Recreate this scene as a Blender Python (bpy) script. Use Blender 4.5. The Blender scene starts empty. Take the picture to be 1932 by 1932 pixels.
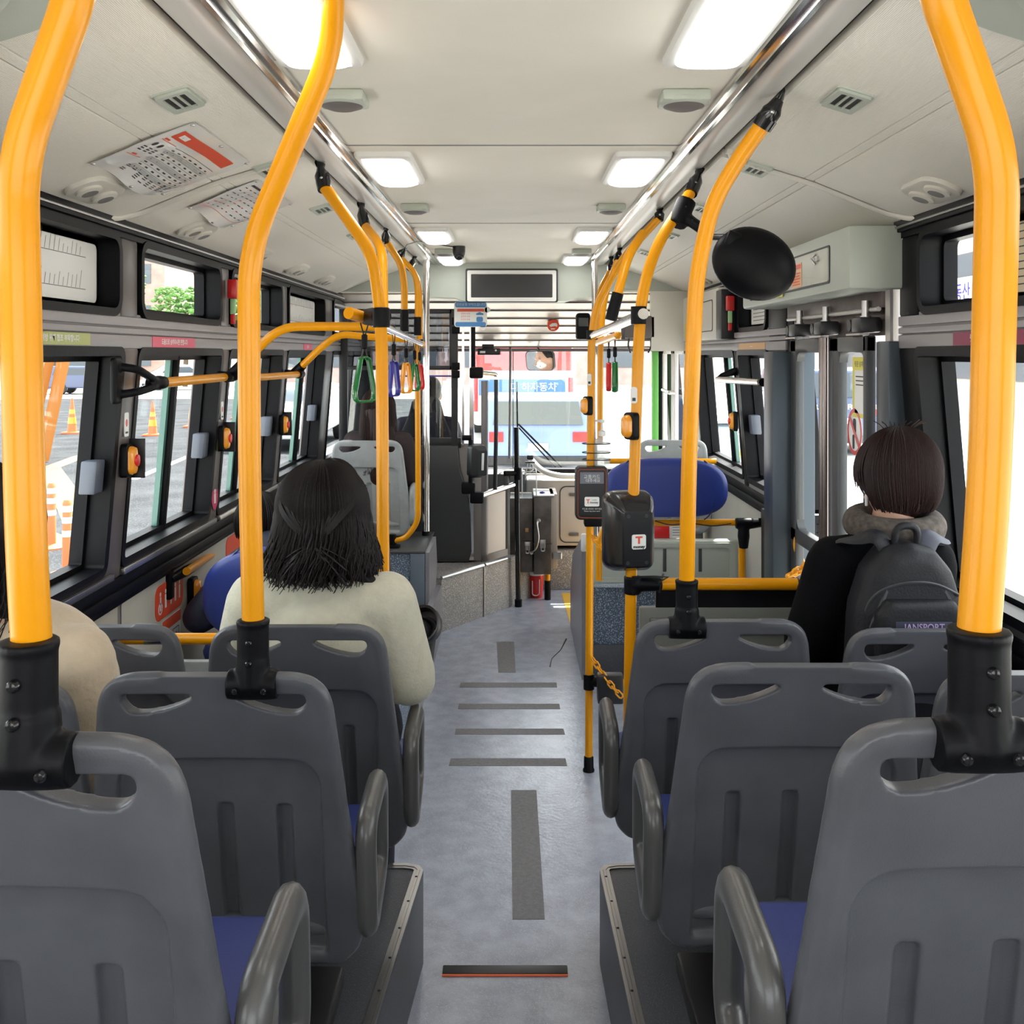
import bpy, bmesh, math, random
from mathutils import Vector, Matrix
random.seed(7)
SC = bpy.context.scene
COL = SC.collection
PI = math.pi
F, HC = 1900.0, 1.78            # focal length in pixels, camera height above the low floor

# ---------------------------------------------------------------- camera, world, sun, exposure
cd = bpy.data.cameras.new('camera')
cam = bpy.data.objects.new('camera', cd)
COL.objects.link(cam)
cam.location = (0, 0, HC)
cam.rotation_euler = (PI/2, 0, 0)
cd.sensor_width = 36
cd.lens = F/1932*36
cd.shift_x = -2/1932
cd.shift_y = -298/1932
cd.clip_start = 0.05
cd.clip_end = 400
SC.camera = cam

w = bpy.data.worlds.new('world')
SC.world = w
w.use_nodes = True
bg = w.node_tree.nodes['Background']
bg.inputs[0].default_value = (0.93, 0.96, 1.0, 1)
bg.inputs[1].default_value = 2.3

sd = bpy.data.lights.new('sun', 'SUN')
sd.energy = 13.0
sd.angle = 0.03
sd.color = (1.0, 0.95, 0.88)
so = bpy.data.objects.new('sun', sd)
COL.objects.link(so)
so.rotation_euler = (math.radians(-27), math.radians(12), 0)

SC.view_settings.view_transform = 'Standard'
SC.view_settings.look = 'None'
SC.view_settings.exposure = 1.08
SC.view_settings.gamma = 1
SC.view_settings.use_curve_mapping = False
try:
    SC.cycles.use_denoising = True
    SC.cycles.max_bounces = 12
    SC.cycles.diffuse_bounces = 5
    SC.cycles.transparent_max_bounces = 16
    SC.cycles.sample_clamp_indirect = 8
    SC.cycles.caustics_reflective = False
    SC.cycles.caustics_refractive = False
except Exception:
    pass

# ---------------------------------------------------------------- helpers
def V(*a): return Vector(a)
def P(x, y, Y):
    return Vector(((x-968)/F*Y, Y, HC-(y-668)/F*Y))

class Fr:
    """a local frame: origin, u (right), v (up), w (out of the face)"""
    def __init__(s, o, u=(1, 0, 0), v=(0, 0, 1), w=(0, -1, 0)):
        s.o, s.u, s.v, s.w = Vector(o), Vector(u), Vector(v), Vector(w)
    def __call__(s, a, b, c=0.0):
        return s.o + s.u*a + s.v*b + s.w*c

def frame_to(o, n, up=(0, 0, 1)):
    n = Vector(n).normalized()
    u = Vector(up).cross(n)
    if u.length < 1e-4: u = Vector((1, 0, 0))
    u.normalize()
    return Fr(o, u, n.cross(u), n)

def rrect(w_, h_, r, n=5, cx=0.0, cy=0.0):
    r = min(r, w_/2-1e-5, h_/2-1e-5)
    out = []
    for (sx, sy, a0) in ((1, 1, 0), (-1, 1, PI/2), (-1, -1, PI), (1, -1, 1.5*PI)):
        for i in range(n+1):
            a = a0+i/n*PI/2
            out.append((cx+sx*(w_/2-r)+r*math.cos(a), cy+sy*(h_/2-r)+r*math.sin(a)))
    return out

def ellipse(a, b, n=24, cx=0, cy=0):
    return [(cx+a*math.cos(2*PI*i/n), cy+b*math.sin(2*PI*i/n)) for i in range(n)]

def fillet(pts, r, n=6, closed=False):
    pts = [Vector(p) for p in pts]
    out = []
    N = len(pts)
    for i, p in enumerate(pts):
        if not closed and (i == 0 or i == N-1):
            out.append(p); continue
        a, b = pts[(i-1) % N], pts[(i+1) % N]
        da, db = (a-p), (b-p)
        rr = r[i] if isinstance(r, (list, tuple)) else r
        k = min(rr, da.length*0.48, db.length*0.48)
        p0, p1 = p+da.normalized()*k, p+db.normalized()*k
        for j in range(n+1):
            t = j/n
            out.append(p0*(1-t)**2+p*2*t*(1-t)+p1*t*t)
    return out

class MB:
    def __init__(s):
        s.v, s.f, s.m, s.mi, s.map = [], [], [], 0, None
    def add(s, verts, faces):
        n = len(s.v)
        if s.map: verts = [s.map(Vector(p)) for p in verts]
        s.v += [Vector(p) for p in verts]
        s.f += [tuple(i+n for i in f) for f in faces]
        s.m += [s.mi]*len(faces)
        return s
    def box(s, x0, x1, y0, y1, z0, z1, b=0.0, seg=2, M=None):
        if x1 < x0: x0, x1 = x1, x0
        if y1 < y0: y0, y1 = y1, y0
        if z1 < z0: z0, z1 = z1, z0
        if b <= 0:
            vs = [Vector((x, y, z)) for x in (x0, x1) for y in (y0, y1) for z in (z0, z1)]
            fs = [(0, 1, 3, 2), (4, 6, 7, 5), (0, 4, 5, 1), (2, 3, 7, 6), (0, 2, 6, 4), (1, 5, 7, 3)]
        else:
            bm = bmesh.new()
            bmesh.ops.create_cube(bm, size=1)
            for q in bm.verts:
                q.co = Vector((x0+(q.co.x+.5)*(x1-x0), y0+(q.co.y+.5)*(y1-y0), z0+(q.co.z+.5)*(z1-z0)))
            bb = min(b, (x1-x0)*.49, (y1-y0)*.49, (z1-z0)*.49)
            bmesh.ops.bevel(bm, geom=bm.edges[:], offset=bb, segments=seg, affect='EDGES', profile=.5)
            bm.verts.index_update()
            vs = [q.co.copy() for q in bm.verts]
            fs = [tuple(q.index for q in f.verts) for f in bm.faces]
            bm.free()
        if M is not None: vs = [M @ p for p in vs]
        return s.add(vs, fs)
    def fbox(s, fr, u0, u1, v0, v1, w0, w1, b=0.0):
        t = MB(); t.box(u0, u1, v0, v1, w0, w1, b)
        return s.add([fr(*p) for p in t.v], t.f)
    def prism(s, out, fr, w0, w1, chamfer=0.0, scale_c=None):
        """extrude a 2-D outline in frame fr from w0 to w1, optional chamfer at the w1 side"""
        n = len(out)
        cx = sum(p[0] for p in out)/n; cy = sum(p[1] for p in out)/n
        rings = [[fr(a, b, w0) for a, b in out]]
        if chamfer > 0:
            rings.append([fr(a, b, w1-chamfer if w1 > w0 else w1+chamfer) for a, b in out])
            W = max(abs(p[0]-cx) for p in out); H = max(abs(p[1]-cy) for p in out)
            for q in (0.5, 1.0):
                c = chamfer*(1-math.cos(q*PI/2)) if q < 1 else chamfer
                d = chamfer*math.sin(q*PI/2)
                ku, kv = max(0, (W-c)/W), max(0, (H-c)/H)
                wz = (w1-chamfer+d) if w1 > w0 else (w1+chamfer-d)
                rings.append([fr(cx+(a-cx)*ku, cy+(b-cy)*kv, wz) for a, b in out])
        else:
            rings.append([fr(a, b, w1) for a, b in out])
        vs = [p for r in rings for p in r]
        fs = [tuple(range(n))[::-1], tuple((len(rings)-1)*n+i for i in range(n))]
        for k in range(len(rings)-1):
            for i in range(n):
                j = (i+1) % n
                fs.append((k*n+i, k*n+j, (k+1)*n+j, (k+1)*n+i))
        return s.add(vs, fs)
    def ring(s, outer, inner, fr, w0, w1):
        n = len(outer)
        vs = [fr(a, b, w0) for a, b in outer]+[fr(a, b, w0) for a, b in inner]
        vs += [fr(a, b, w1) for a, b in outer]+[fr(a, b, w1) for a, b in inner]
        fs = []
        for i in range(n):
            j = (i+1) % n
            fs += [(i, j, n+j, n+i), (2*n+i, 3*n+i, 3*n+j, 2*n+j), (i, 2*n+i, 2*n+j, j), (n+i, n+j, 3*n+j, 3*n+i)]
        return s.add(vs, fs)
    def tube(s, path, r, seg=14, closed=False, flat=1.0, upv=None, caps=True):
        path = [Vector(p) for p in path]
        N = len(path)
        rs = r if isinstance(r, (list, tuple)) else [r]*N
        vs, fs = [], []
        up = None
        for i, p in enumerate(path):
            if closed: t = path[(i+1) % N]-path[i-1]
            else: t = path[min(i+1, N-1)]-path[max(i-1, 0)]
            if t.length < 1e-9: t = Vector((0, 0, 1))
            t.normalize()
            if upv is not None: up = Vector(upv)
            if up is None: up = Vector((0, 0, 1)) if abs(t.z) < .9 else Vector((0, 1, 0))
            a = t.cross(up)
            if a.length < 1e-6: a = t.orthogonal()
            a.normalize()
            b = a.cross(t).normalized()
            if upv is None: up = b
            for k in range(seg):
                an = 2*PI*k/seg
                vs.append(p+a*math.cos(an)*rs[i]+b*math.sin(an)*rs[i]*flat)
        for i in range(N if closed else N-1):
            i2 = (i+1) % N
            for k in range(seg):
                k2 = (k+1) % seg
                fs.append((i*seg+k, i*seg+k2, i2*seg+k2, i2*seg+k))
        if not closed and caps:
            fs.append(tuple(range(seg))[::-1])
            fs.append(tuple((N-1)*seg+k for k in range(seg)))
        return s.add(vs, fs)
    def cyl(s, a, b, r1, r2=None, seg=20):
        r2 = r1 if r2 is None else r2
        return s.tube([a, b], [r1, r2], seg)
    def lathe(s, prof, fr, seg=24, su=1.0, sv=1.0):
        """prof = [(radius, height along w)]"""
        vs, fs = [], []
        for (r, h) in prof:
            for k in range(seg):
                a = 2*PI*k/seg
                vs.append(fr(r*su*math.cos(a), r*sv*math.sin(a), h))
        n = len(prof)
        for i in range(n-1):
            for k in range(seg):
                k2 = (k+1) % seg
                fs.append((i*seg+k, i*seg+k2, (i+1)*seg+k2, (i+1)*seg+k))
        fs.append(tuple(range(seg))[::-1]); fs.append(tuple((n-1)*seg+k for k in range(seg)))
        return s.add(vs, fs)
    def ell(s, c, rad, R=None, nu=20, nv=12):
        vs, fs = [], []
        c = Vector(c)
        for i in range(nv+1):
            th = PI*i/nv
            for k in range(nu):
                a = 2*PI*k/nu
                p = Vector((rad[0]*math.sin(th)*math.cos(a), rad[1]*math.sin(th)*math.sin(a), rad[2]*math.cos(th)))
                if R is not None: p = R @ p
                vs.append(c+p)
        for i in range(nv):
            for k in range(nu):
                k2 = (k+1) % nu
                fs.append((i*nu+k, (i+1)*nu+k, (i+1)*nu+k2, i*nu+k2))
        return s.add(vs, fs)
    def cap(s, a, b, r1, r2, seg=16):
        """tapered capsule"""
        a, b = Vector(a), Vector(b)
        d = (b-a)
        L = max(d.length, 1e-6); d = d/L
        path, rs = [], []
        for q in (-.98, -.8, -.5, 0):
            path.append(a+d*r1*q); rs.append(r1*math.sqrt(1-q*q))
        for q in (0, .5, .8, .98):
            path.append(b+d*r2*q); rs.append(r2*math.sqrt(1-q*q))
        return s.tube(path, rs, seg)
    def sheet(s, fn, nu, nv):
        vs = [fn(i/nu, j/nv) for j in range(nv+1) for i in range(nu+1)]
        fs = [(j*(nu+1)+i, j*(nu+1)+i+1, (j+1)*(nu+1)+i+1, (j+1)*(nu+1)+i) for j in range(nv) for i in range(nu)]
        return s.add(vs, fs)
    def text(s, body, fr, size, cx=0.0, cy=0.0, w=0.0012, mirror=False, bold=0.0, sx=1.0):
        c = bpy.data.curves.new('tmp', 'FONT'); c.body = body; c.align_x = 'CENTER'; c.align_y = 'CENTER'; c.size = size
        c.offset = bold; c.resolution_u = 3
        o = bpy.data.objects.new('tmp', c)
        me = bpy.data.meshes.new_from_object(o)
        k = -1 if mirror else 1
        s.add([fr(cx+k*sx*q.co.x, cy+q.co.y, w) for q in me.vertices], [tuple(p.vertices) for p in me.polygons])
        bpy.data.meshes.remove(me); bpy.data.objects.remove(o); bpy.data.curves.remove(c)
        return s
    def mesh(s, name, mats, off, ang=40):
        me = bpy.data.meshes.new(name)
        me.from_pydata([p-off for p in s.v], [], s.f)
        for m in (mats if isinstance(mats, (list, tuple)) else [mats]): me.materials.append(m)
        for i, p in enumerate(me.polygons):
            p.material_index = s.m[i]; p.use_smooth = True
        me.validate()
        bm = bmesh.new(); bm.from_mesh(me); bmesh.ops.recalc_face_normals(bm, faces=bm.faces); bm.to_mesh(me); bm.free()
        me.set_sharp_from_angle(angle=math.radians(ang))
        return me
    def build(s, name, mats, parent=None, label=None, cat=None, group=None, kind=None, ang=40, origin=None):
        if parent is not None:
            off = world_loc(parent)
        elif origin is not None: off = Vector(origin)
        else:
            xs = [p.x for p in s.v]; ys = [p.y for p in s.v]; zs = [p.z for p in s.v]
            off = Vector(((min(xs)+max(xs))/2, (min(ys)+max(ys))/2, min(zs)))
        o = bpy.data.objects.new(name, s.mesh(name, mats, off, ang))
        COL.objects.link(o)
        if parent is not None: o.parent = parent
        else: o.location = off
        return tag(o, label, cat, group, kind)

def world_loc(o):
    l = Vector((0, 0, 0))
    while o is not None:
        l = l+o.location; o = o.parent
    return l
def tag(o, label=None, cat=None, group=None, kind=None):
    if label: o['label'] = label
    if cat: o['category'] = cat
    if group: o['group'] = group
    if kind: o['kind'] = kind
    return o
def thing(name, label, cat, loc=(0, 0, 0), group=None):
    o = bpy.data.objects.new(name, None)
    o.empty_display_size = 0.05
    COL.objects.link(o)
    o.location = loc
    return tag(o, label, cat, group)
KIDS = {}
def copy_tree(root, loc, label, group=None):
    def rec(o, parent):
        c = o.copy(); COL.objects.link(c)
        if parent is not None: c.parent = parent
        for k in [q for q in bpy.data.objects if q.parent == o and q.name in COL.objects]:
            rec(k, c)
        return c
    r = rec(root, None)
    r.location = loc
    r['label'] = label
    if group: r['group'] = group
    return r

def eval_mods(verts_mb, mods):
    """build a temporary object, run modifiers, return (verts, faces)"""
    me = bpy.data.meshes.new('tmp')
    me.from_pydata(verts_mb.v, [], verts_mb.f)
    bm = bmesh.new(); bm.from_mesh(me); bmesh.ops.recalc_face_normals(bm, faces=bm.faces); bm.to_mesh(me); bm.free()
    o = bpy.data.objects.new('tmp', me); COL.objects.link(o)
    extra = []
    for kind, kw in mods:
        if kind == 'BOOLEAN':
            cm = bpy.data.meshes.new('tmpc'); cm.from_pydata(kw.v, [], kw.f)
            bm = bmesh.new(); bm.from_mesh(cm); bmesh.ops.recalc_face_normals(bm, faces=bm.faces); bm.to_mesh(cm); bm.free()
            co = bpy.data.objects.new('tmpc', cm); COL.objects.link(co); extra.append(co)
            m = o.modifiers.new('b', 'BOOLEAN'); m.object = co; m.operation = 'DIFFERENCE'; m.solver = 'EXACT'; m.use_self = True
        else:
            m = o.modifiers.new('m', kind)
            for k, q in kw.items(): setattr(m, k, q)
    dg = bpy.context.evaluated_depsgraph_get()
    ev = o.evaluated_get(dg)
    em = bpy.data.meshes.new_from_object(ev, depsgraph=dg)
    vs = [q.co.copy() for q in em.vertices]; fs = [tuple(p.vertices) for p in em.polygons]
    bpy.data.meshes.remove(em)
    for e in extra+[o]:
        d = e.data; bpy.data.objects.remove(e); bpy.data.meshes.remove(d)
    r = MB(); r.v = vs; r.f = fs; r.m = [0]*len(fs)
    return r

def remesh(mb, voxel, smooth=4, factor=.5, deci=None):
    mods = [('REMESH', dict(mode='VOXEL', voxel_size=voxel, use_smooth_shade=True)), ('SMOOTH', dict(factor=factor, iterations=smooth))]
    if deci: mods.append(('DECIMATE', dict(ratio=deci)))
    return eval_mods(mb, mods)

# ---------------------------------------------------------------- materials
def mat(name, col, rough=.5, metal=0.0, spec=.5, coat=0.0, bump=0.0, bscale=200.0, vary=0.0, vscale=20.0, emis=None, estr=0.0,
        speck=None, sscale=300.0, sthr=.72, alpha=None, sheen=0.0, stripes=None, stretch=None, col2=None):
    m = bpy.data.materials.new(name); m.use_nodes = True
    nt = m.node_tree; N = nt.nodes; L = nt.links
    b = N['Principled BSDF']
    b.inputs['Base Color'].default_value = (*col, 1)
    b.inputs['Roughness'].default_value = rough
    b.inputs['Metallic'].default_value = metal
    b.inputs['Specular IOR Level'].default_value = spec
    b.inputs['Coat Weight'].default_value = coat
    b.inputs['Coat Roughness'].default_value = .08
    b.inputs['Sheen Weight'].default_value = sheen
    if emis:
        b.inputs['Emission Color'].default_value = (*emis, 1); b.inputs['Emission Strength'].default_value = estr
    tc = N.new('ShaderNodeTexCoord')
    mp = N.new('ShaderNodeMapping'); L.new(tc.outputs['Object'], mp.inputs[0])
    if stretch: mp.inputs['Scale'].default_value = stretch
    src = None
    if vary > 0 or col2:
        n = N.new('ShaderNodeTexNoise'); n.inputs['Scale'].default_value = vscale; n.inputs['Detail'].default_value = 5
        L.new(mp.outputs[0], n.inputs['Vector'])
        r = N.new('ShaderNodeValToRGB')
        lo = tuple(max(0, c*(1-vary)) for c in col) if not col2 else col
        hi = tuple(min(1, c*(1+vary)) for c in col) if not col2 else col2
        r.color_ramp.elements[0].position = .35; r.color_ramp.elements[1].position = .68
        r.color_ramp.elements[0].color = (*lo, 1); r.color_ramp.elements[1].color = (*hi, 1)
        L.new(n.outputs['Fac'], r.inputs[0]); src = r.outputs[0]
    if speck:
        n2 = N.new('ShaderNodeTexNoise'); n2.inputs['Scale'].default_value = sscale; n2.inputs['Detail'].default_value = 2
        L.new(mp.outputs[0], n2.inputs['Vector'])
        r2 = N.new('ShaderNodeValToRGB'); r2.color_ramp.elements[0].position = sthr-.04; r2.color_ramp.elements[1].position = sthr
        r2.color_ramp.elements[0].color = (0, 0, 0, 1); r2.color_ramp.elements[1].color = (1, 1, 1, 1)
        L.new(n2.outputs['Fac'], r2.inputs[0])
        mx = N.new('ShaderNodeMix'); mx.data_type = 'RGBA'
        L.new(r2.outputs[0], mx.inputs['Factor'])
        if src: L.new(src, mx.inputs['A'])
        else: mx.inputs['A'].default_value = (*col, 1)
        mx.inputs['B'].default_value = (*speck, 1)
        src = mx.outputs['Result']
    if stripes:      # fine grooves across an object axis: (axis, scale, darkness)
        wv = N.new('ShaderNodeTexWave'); wv.bands_direction = stripes[0]; wv.inputs['Scale'].default_value = stripes[1]
        L.new(mp.outputs[0], wv.inputs['Vector'])
        bp = N.new('ShaderNodeBump'); bp.inputs['Strength'].default_value = stripes[2]; bp.inputs['Distance'].default_value = .0015
        L.new(wv.outputs['Fac'], bp.inputs['Height']); L.new(bp.outputs[0], b.inputs['Normal'])
    if src: L.new(src, b.inputs['Base Color'])
    if bump > 0 and not stripes:
        n3 = N.new('ShaderNodeTexNoise'); n3.inputs['Scale'].default_value = bscale; n3.inputs['Detail'].default_value = 3
        L.new(mp.outputs[0], n3.inputs['Vector'])
        bp = N.new('ShaderNodeBump'); bp.inputs['Strength'].default_value = bump; bp.inputs['Distance'].default_value = .003
        L.new(n3.outputs['Fac'], bp.inputs['Height']); L.new(bp.outputs[0], b.inputs['Normal'])
    if alpha is not None: b.inputs['Alpha'].default_value = alpha
    return m

def glass_mat(name, tint=(.96, .98, .97), refl=.05, rough=0.0, bump=0.0):
    m = bpy.data.materials.new(name); m.use_nodes = True
    nt = m.node_tree; N = nt.nodes; L = nt.links
    for n in list(N):
        if n.type != 'OUTPUT_MATERIAL': N.remove(n)
    out = [n for n in N if n.type == 'OUTPUT_MATERIAL'][0]
    t = N.new('ShaderNodeBsdfTransparent'); t.inputs[0].default_value = (*tint, 1)
    g = N.new('ShaderNodeBsdfGlossy'); g.inputs['Roughness'].default_value = rough
    mx = N.new('ShaderNodeMixShader'); mx.inputs[0].default_value = refl
    L.new(t.outputs[0], mx.inputs[1]); L.new(g.outputs[0], mx.inputs[2]); L.new(mx.outputs[0], out.inputs[0])
    return m

def lin(r, g, b):
    f = lambda c: (c/255/12.92) if c/255 <= .04045 else ((c/255+.055)/1.055)**2.4
    return (f(r), f(g), f(b))

M = {}
M['yellow'] = mat('yellow_enamel', (.80, .325, .003), .3, spec=.3, coat=.12, vary=.05, vscale=6)
M['black'] = mat('black_plastic', (.012, .012, .014), .42)
M['blackgloss'] = mat('black_gloss', (.01, .01, .012), .15)
M['rubber'] = mat('black_rubber', (.0035, .0035, .005), .45, spec=.14, bump=.1, bscale=90)
M['chrome'] = mat('chrome', (.78, .76, .74), .14, 1.0, vary=.06, vscale=15)
M['steel'] = mat('brushed_steel', (.5, .49, .48), .34, 1.0, bump=.08, bscale=250)
M['alu'] = mat('aluminium_rail', (.60, .58, .55), .35, .25)
M['seat'] = mat('grey_seat_plastic', (.085, .087, .098), .36, spec=.4, bump=.12, bscale=420, vary=.12, vscale=9)
M['seatarm'] = mat('dark_arm_plastic', (.075, .073, .072), .3, spec=.5, bump=.08, bscale=350)
M['seatlight'] = mat('pale_seat_plastic', (.36, .38, .38), .45, bump=.08, bscale=350, vary=.08)
M['blue'] = mat('blue_vinyl', (.022, .045, .26), .42, bump=.05, bscale=120)
M['blueseat'] = mat('blue_pad', (.014, .024, .13), .6, bump=.08, bscale=150)
M['ceil'] = mat('cream_ceiling', (.82, .79, .71), .6, bump=.05, bscale=300, vary=.02, vscale=4)
M['ceilrib'] = mat('ribbed_cream_panel', (.82, .79, .72), .55, stripes=('X', 95.0, .5))
M['cream'] = mat('cream_plastic', (.62, .60, .54), .45)
M['palegreen'] = mat('pale_green_plastic', (.46, .50, .44), .42, bump=.06, bscale=300)
M['wallp'] = mat('beige_wall_panel', (.48, .46, .40), .5, vary=.04, vscale=5)
M['belt'] = mat('grey_belt', (.30, .28, .29), .4, bump=.05)
M['pillar'] = mat('grey_pillar', (.13, .115, .115), .35, metal=.2)
M['floor'] = mat('blue_grey_vinyl', (.345, .37, .45), .24, spec=.6, bump=.35, bscale=60, vary=.12, vscale=14, speck=(.5, .53, .6), sscale=420, sthr=.66)
M['strip'] = mat('grey_grip_tape', (.17, .165, .175), .6, bump=.4, bscale=500, vary=.12, vscale=60)
M['podium'] = mat('dark_speckled_vinyl', (.075, .08, .095), .45, bump=.3, bscale=260, speck=(.2, .22, .26), sscale=500, sthr=.68)
M['bluespeck'] = mat('blue_speckled_vinyl', (.075, .11, .165), .5, speck=(.42, .5, .6), sscale=160, sthr=.60, bump=.2)
M['greyspeck'] = mat('grey_speckled_vinyl', (.25, .235, .225), .5, speck=(.55, .53, .5), sscale=170, sthr=.60, bump=.2, vary=.12, vscale=6)
M['white'] = mat('white_plastic', (.75, .75, .73), .45)
M['paper'] = mat('white_paper', (.82, .82, .80), .35)
M['film'] = mat('glossy_laminate', (.88, .88, .86), .15, coat=.5)
M['ink'] = mat('black_ink', (.03, .03, .035), .5)
M['inkgrey'] = mat('grey_ink', (.2, .2, .2), .5)
M['red'] = mat('red_plastic', (.62, .02, .02), .3)
M['redink'] = mat('red_ink', (.75, .08, .03), .4)
M['orange'] = mat('orange_plastic', (.85, .16, .05), .5)
M['green'] = mat('green_plastic', (.008, .16, .03), .22, coat=.3)
M['navy'] = mat('navy_plastic', (.03, .03, .28), .25, coat=.3)
M['amber'] = mat('amber_plastic', (.85, .33, .02), .25, coat=.3)
M['pink'] = mat('pink_sticker', (.68, .10, .18), .4)
M['olive'] = mat('olive_sticker', (.42, .46, .16), .4)
M['lamp'] = mat('lamp_diffuser', (.85, .85, .8), .4, emis=(1, .985, .95), estr=6.0)
M['glass'] = glass_mat('window_glass')
M['acrylic'] = glass_mat('clear_acrylic', (.9, .93, .93), .09)
M['tint'] = glass_mat('tinted_glass', (.45, .47, .5), .07)
M['mirror'] = mat('mirror', (.9, .9, .9), .02, 1.0)
M['screen'] = mat('dark_screen', (.015, .014, .016), .3)
M['darkgrey'] = mat('dark_grey_panel', (.055, .057, .06), .4)
M['doorblue'] = mat('blue_grey_steel', (.05, .065, .08), .35, metal=.4)
# ================================================================ THE BUS SHELL
def wx(z):                                   # inner wall half width by height
    if z < 1.1: return 1.25
    if z < 1.8: return 1.25-.06*(z-1.1)/.7
    return 1.19
CEIL = 2.39
def sz(x):                                   # sloping ceiling panel height by |x|
    x = abs(x)
    if x < .62: return CEIL
    if x < .9: return 2.385-(x-.62)*.305
    return 2.2996-(x-.9)*.405
def wall_map(side):
    return lambda p: Vector((side*(wx(p.z)+p.x), p.y, p.z))    # p.x = depth outward

YB, YF = -.7, 8.15

# floor
b = MB(); b.box(-1.3, 1.3, YB, YF, -.12, 0)
b.build('floor', M['floor'], kind='structure')
# podiums at the back
def podium(side):
    X = lambda y: (.253 if side > 0 else .262)+(2.94-y)*(.0245 if side > 0 else .072)
    ys = [2.94-i*.22 for i in range(17)]
    out = [(side*(X(y)), y) for y in ys]
    # rounded corner at the front
    out = [(side*1.249, 2.98), (side*(X(2.94)+.05), 2.98), (side*(X(2.94)+.014), 2.967)]+out+[(side*1.249, ys[-1])]
    b = MB(); b.prism(out, Fr((0, 0, 0), (1, 0, 0), (0, 1, 0), (0, 0, 1)), .001, .27)
    o = b.build('floor', M['podium'], kind='structure')
    # aluminium nosing strip round the edge, with rivets
    b = MB()
    pth = [Vector((side*(X(y)), y, .271)) for y in ys][::-1]+[Vector((side*(X(2.94)+.014), 2.967, .271)), Vector((side*(X(2.94)+.05), 2.98, .271)), Vector((side*(X(2.94)+.12), 2.982, .271))]
    inn = [p+Vector((side*.028, 0, 0)) for p in pth[:-3]]+[pth[-3]+Vector((side*.02, -.02, 0)), pth[-2]+Vector((side*.008, -.028, 0)), pth[-1]+Vector((0, -.028, 0))]
    n = len(pth)
    for (ka, kb, h) in ((0, .32, .274), (.34, .62, .2755), (.65, .98, .274)):
        A = [p.lerp(q, ka) for p, q in zip(pth, inn)]; B = [p.lerp(q, kb) for p, q in zip(pth, inn)]
        vs = []
        for a, c in zip(A, B): vs += [Vector((a.x, a.y, .262)), Vector((a.x, a.y, h)), Vector((c.x, c.y, h)), Vector((c.x, c.y, .262))]
        fs = []
        for i in range(n-1):
            for k in range(3): fs.append((i*4+k, i*4+k+1, (i+1)*4+k+1, (i+1)*4+k))
        b.add(vs, fs)
    b.mi = 1
    for y in [2.9-i*.13 for i in range(12)]:
        b.lathe([(.004, 0), (.004, .0012), (.002, .002)], Fr((side*(X(y)+.014), y, .275), (1, 0, 0), (0, 1, 0), (0, 0, 1)), 8)
    b.build('trim_%d' % (1 if side < 0 else 2), [M['steel'], M['black']], kind='structure')
podium(-1); podium(1)

# lower floor edge strip and the grip tapes
b = MB(); b.box(-.203, .157, 2.885, 2.925, .0005, .006, .002)
b.build('trim_3', [M['black']], kind='structure')
b = MB(); b.box(-.203, .157, 2.878, 2.886, .0008, .004)
b.build('trim_4', [M['orange']], kind='structure')
def tape(x0, x1, y0, y1, lab, g=None, skew=0):
    b = MB()
    def q(x, y): 
        Y = F*HC/(y-668); return Vector(((x-968)/F*Y, Y, .0012))
    c = [q(x0[0], y0), q(x0[1], y0), q(x1[1], y1), q(x1[0], y1)]
    vs = c+[p-Vector((0, 0, .001)) for p in c]
    b.add(vs, [(0, 1, 2, 3), (7, 6, 5, 4), (0, 4, 5, 1), (1, 5, 6, 2), (2, 6, 7, 3), (3, 7, 4, 0)])
    return b.build('grip_tape', M['strip'], label=lab, cat='grip tape', group=g)
g = 'grey grip tapes stuck across the aisle'
tape((869, 1050), (867, 1051), 1288, 1297, 'grey grip tape across the aisle, farthest and shortest of the four parallel strips', g)
tape((866, 1055), (864, 1057), 1328, 1338, 'grey grip tape across the aisle, second farthest of the four parallel strips', g)
tape((860, 1063), (858, 1066), 1375, 1386, 'grey grip tape across the aisle, second nearest of the four parallel strips', g)
tape((851, 1067), (847, 1070), 1431, 1445, 'grey grip tape across the aisle, nearest and longest of the four parallel strips', g)
tape((964, 1012), (967, 1028), 1491, 1735, 'long grey grip tape running lengthwise, in the near part of the aisle floor', 'grey grip tapes laid lengthwise')
tape((937, 970), (940, 973), 1211, 1269, 'short grey grip tape running lengthwise, beyond the four cross strips on the floor', 'grey grip tapes laid lengthwise')
# yellow floor zone by the front door, floor seams
b = MB(); b.prism([(.36, 7.5), (.378, 6.6), (1.2, 6.6), (1.2, 7.5)], Fr((0, 0, 0), (1, 0, 0), (0, 1, 0), (0, 0, 1)), .0005, .002)
b.build('trim_5', mat('yellow_floor_vinyl', (.72, .42, .05), .5, bump=.2), kind='structure')
b = MB(); b.tube([P(1109, 1238, 3382/570)+V(-.19, 0, 0), V(.19, 5.95, .0015), V(.215, 5.75, .0015), V(.30, 6.3, .0015)], .002, 5)
sc = MB(); sc.tube([V(.21, 5.73, .002), V(.225, 5.88, .002), V(.285, 6.05, .002), V(.33, 6.28, .002)], [.003, .0015, .002, .006], 6)
sc.build('floor_scratch', M['ink'], label='thin dark scuff line on the aisle floor beside the right kick panel', cat='floor mark')

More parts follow.
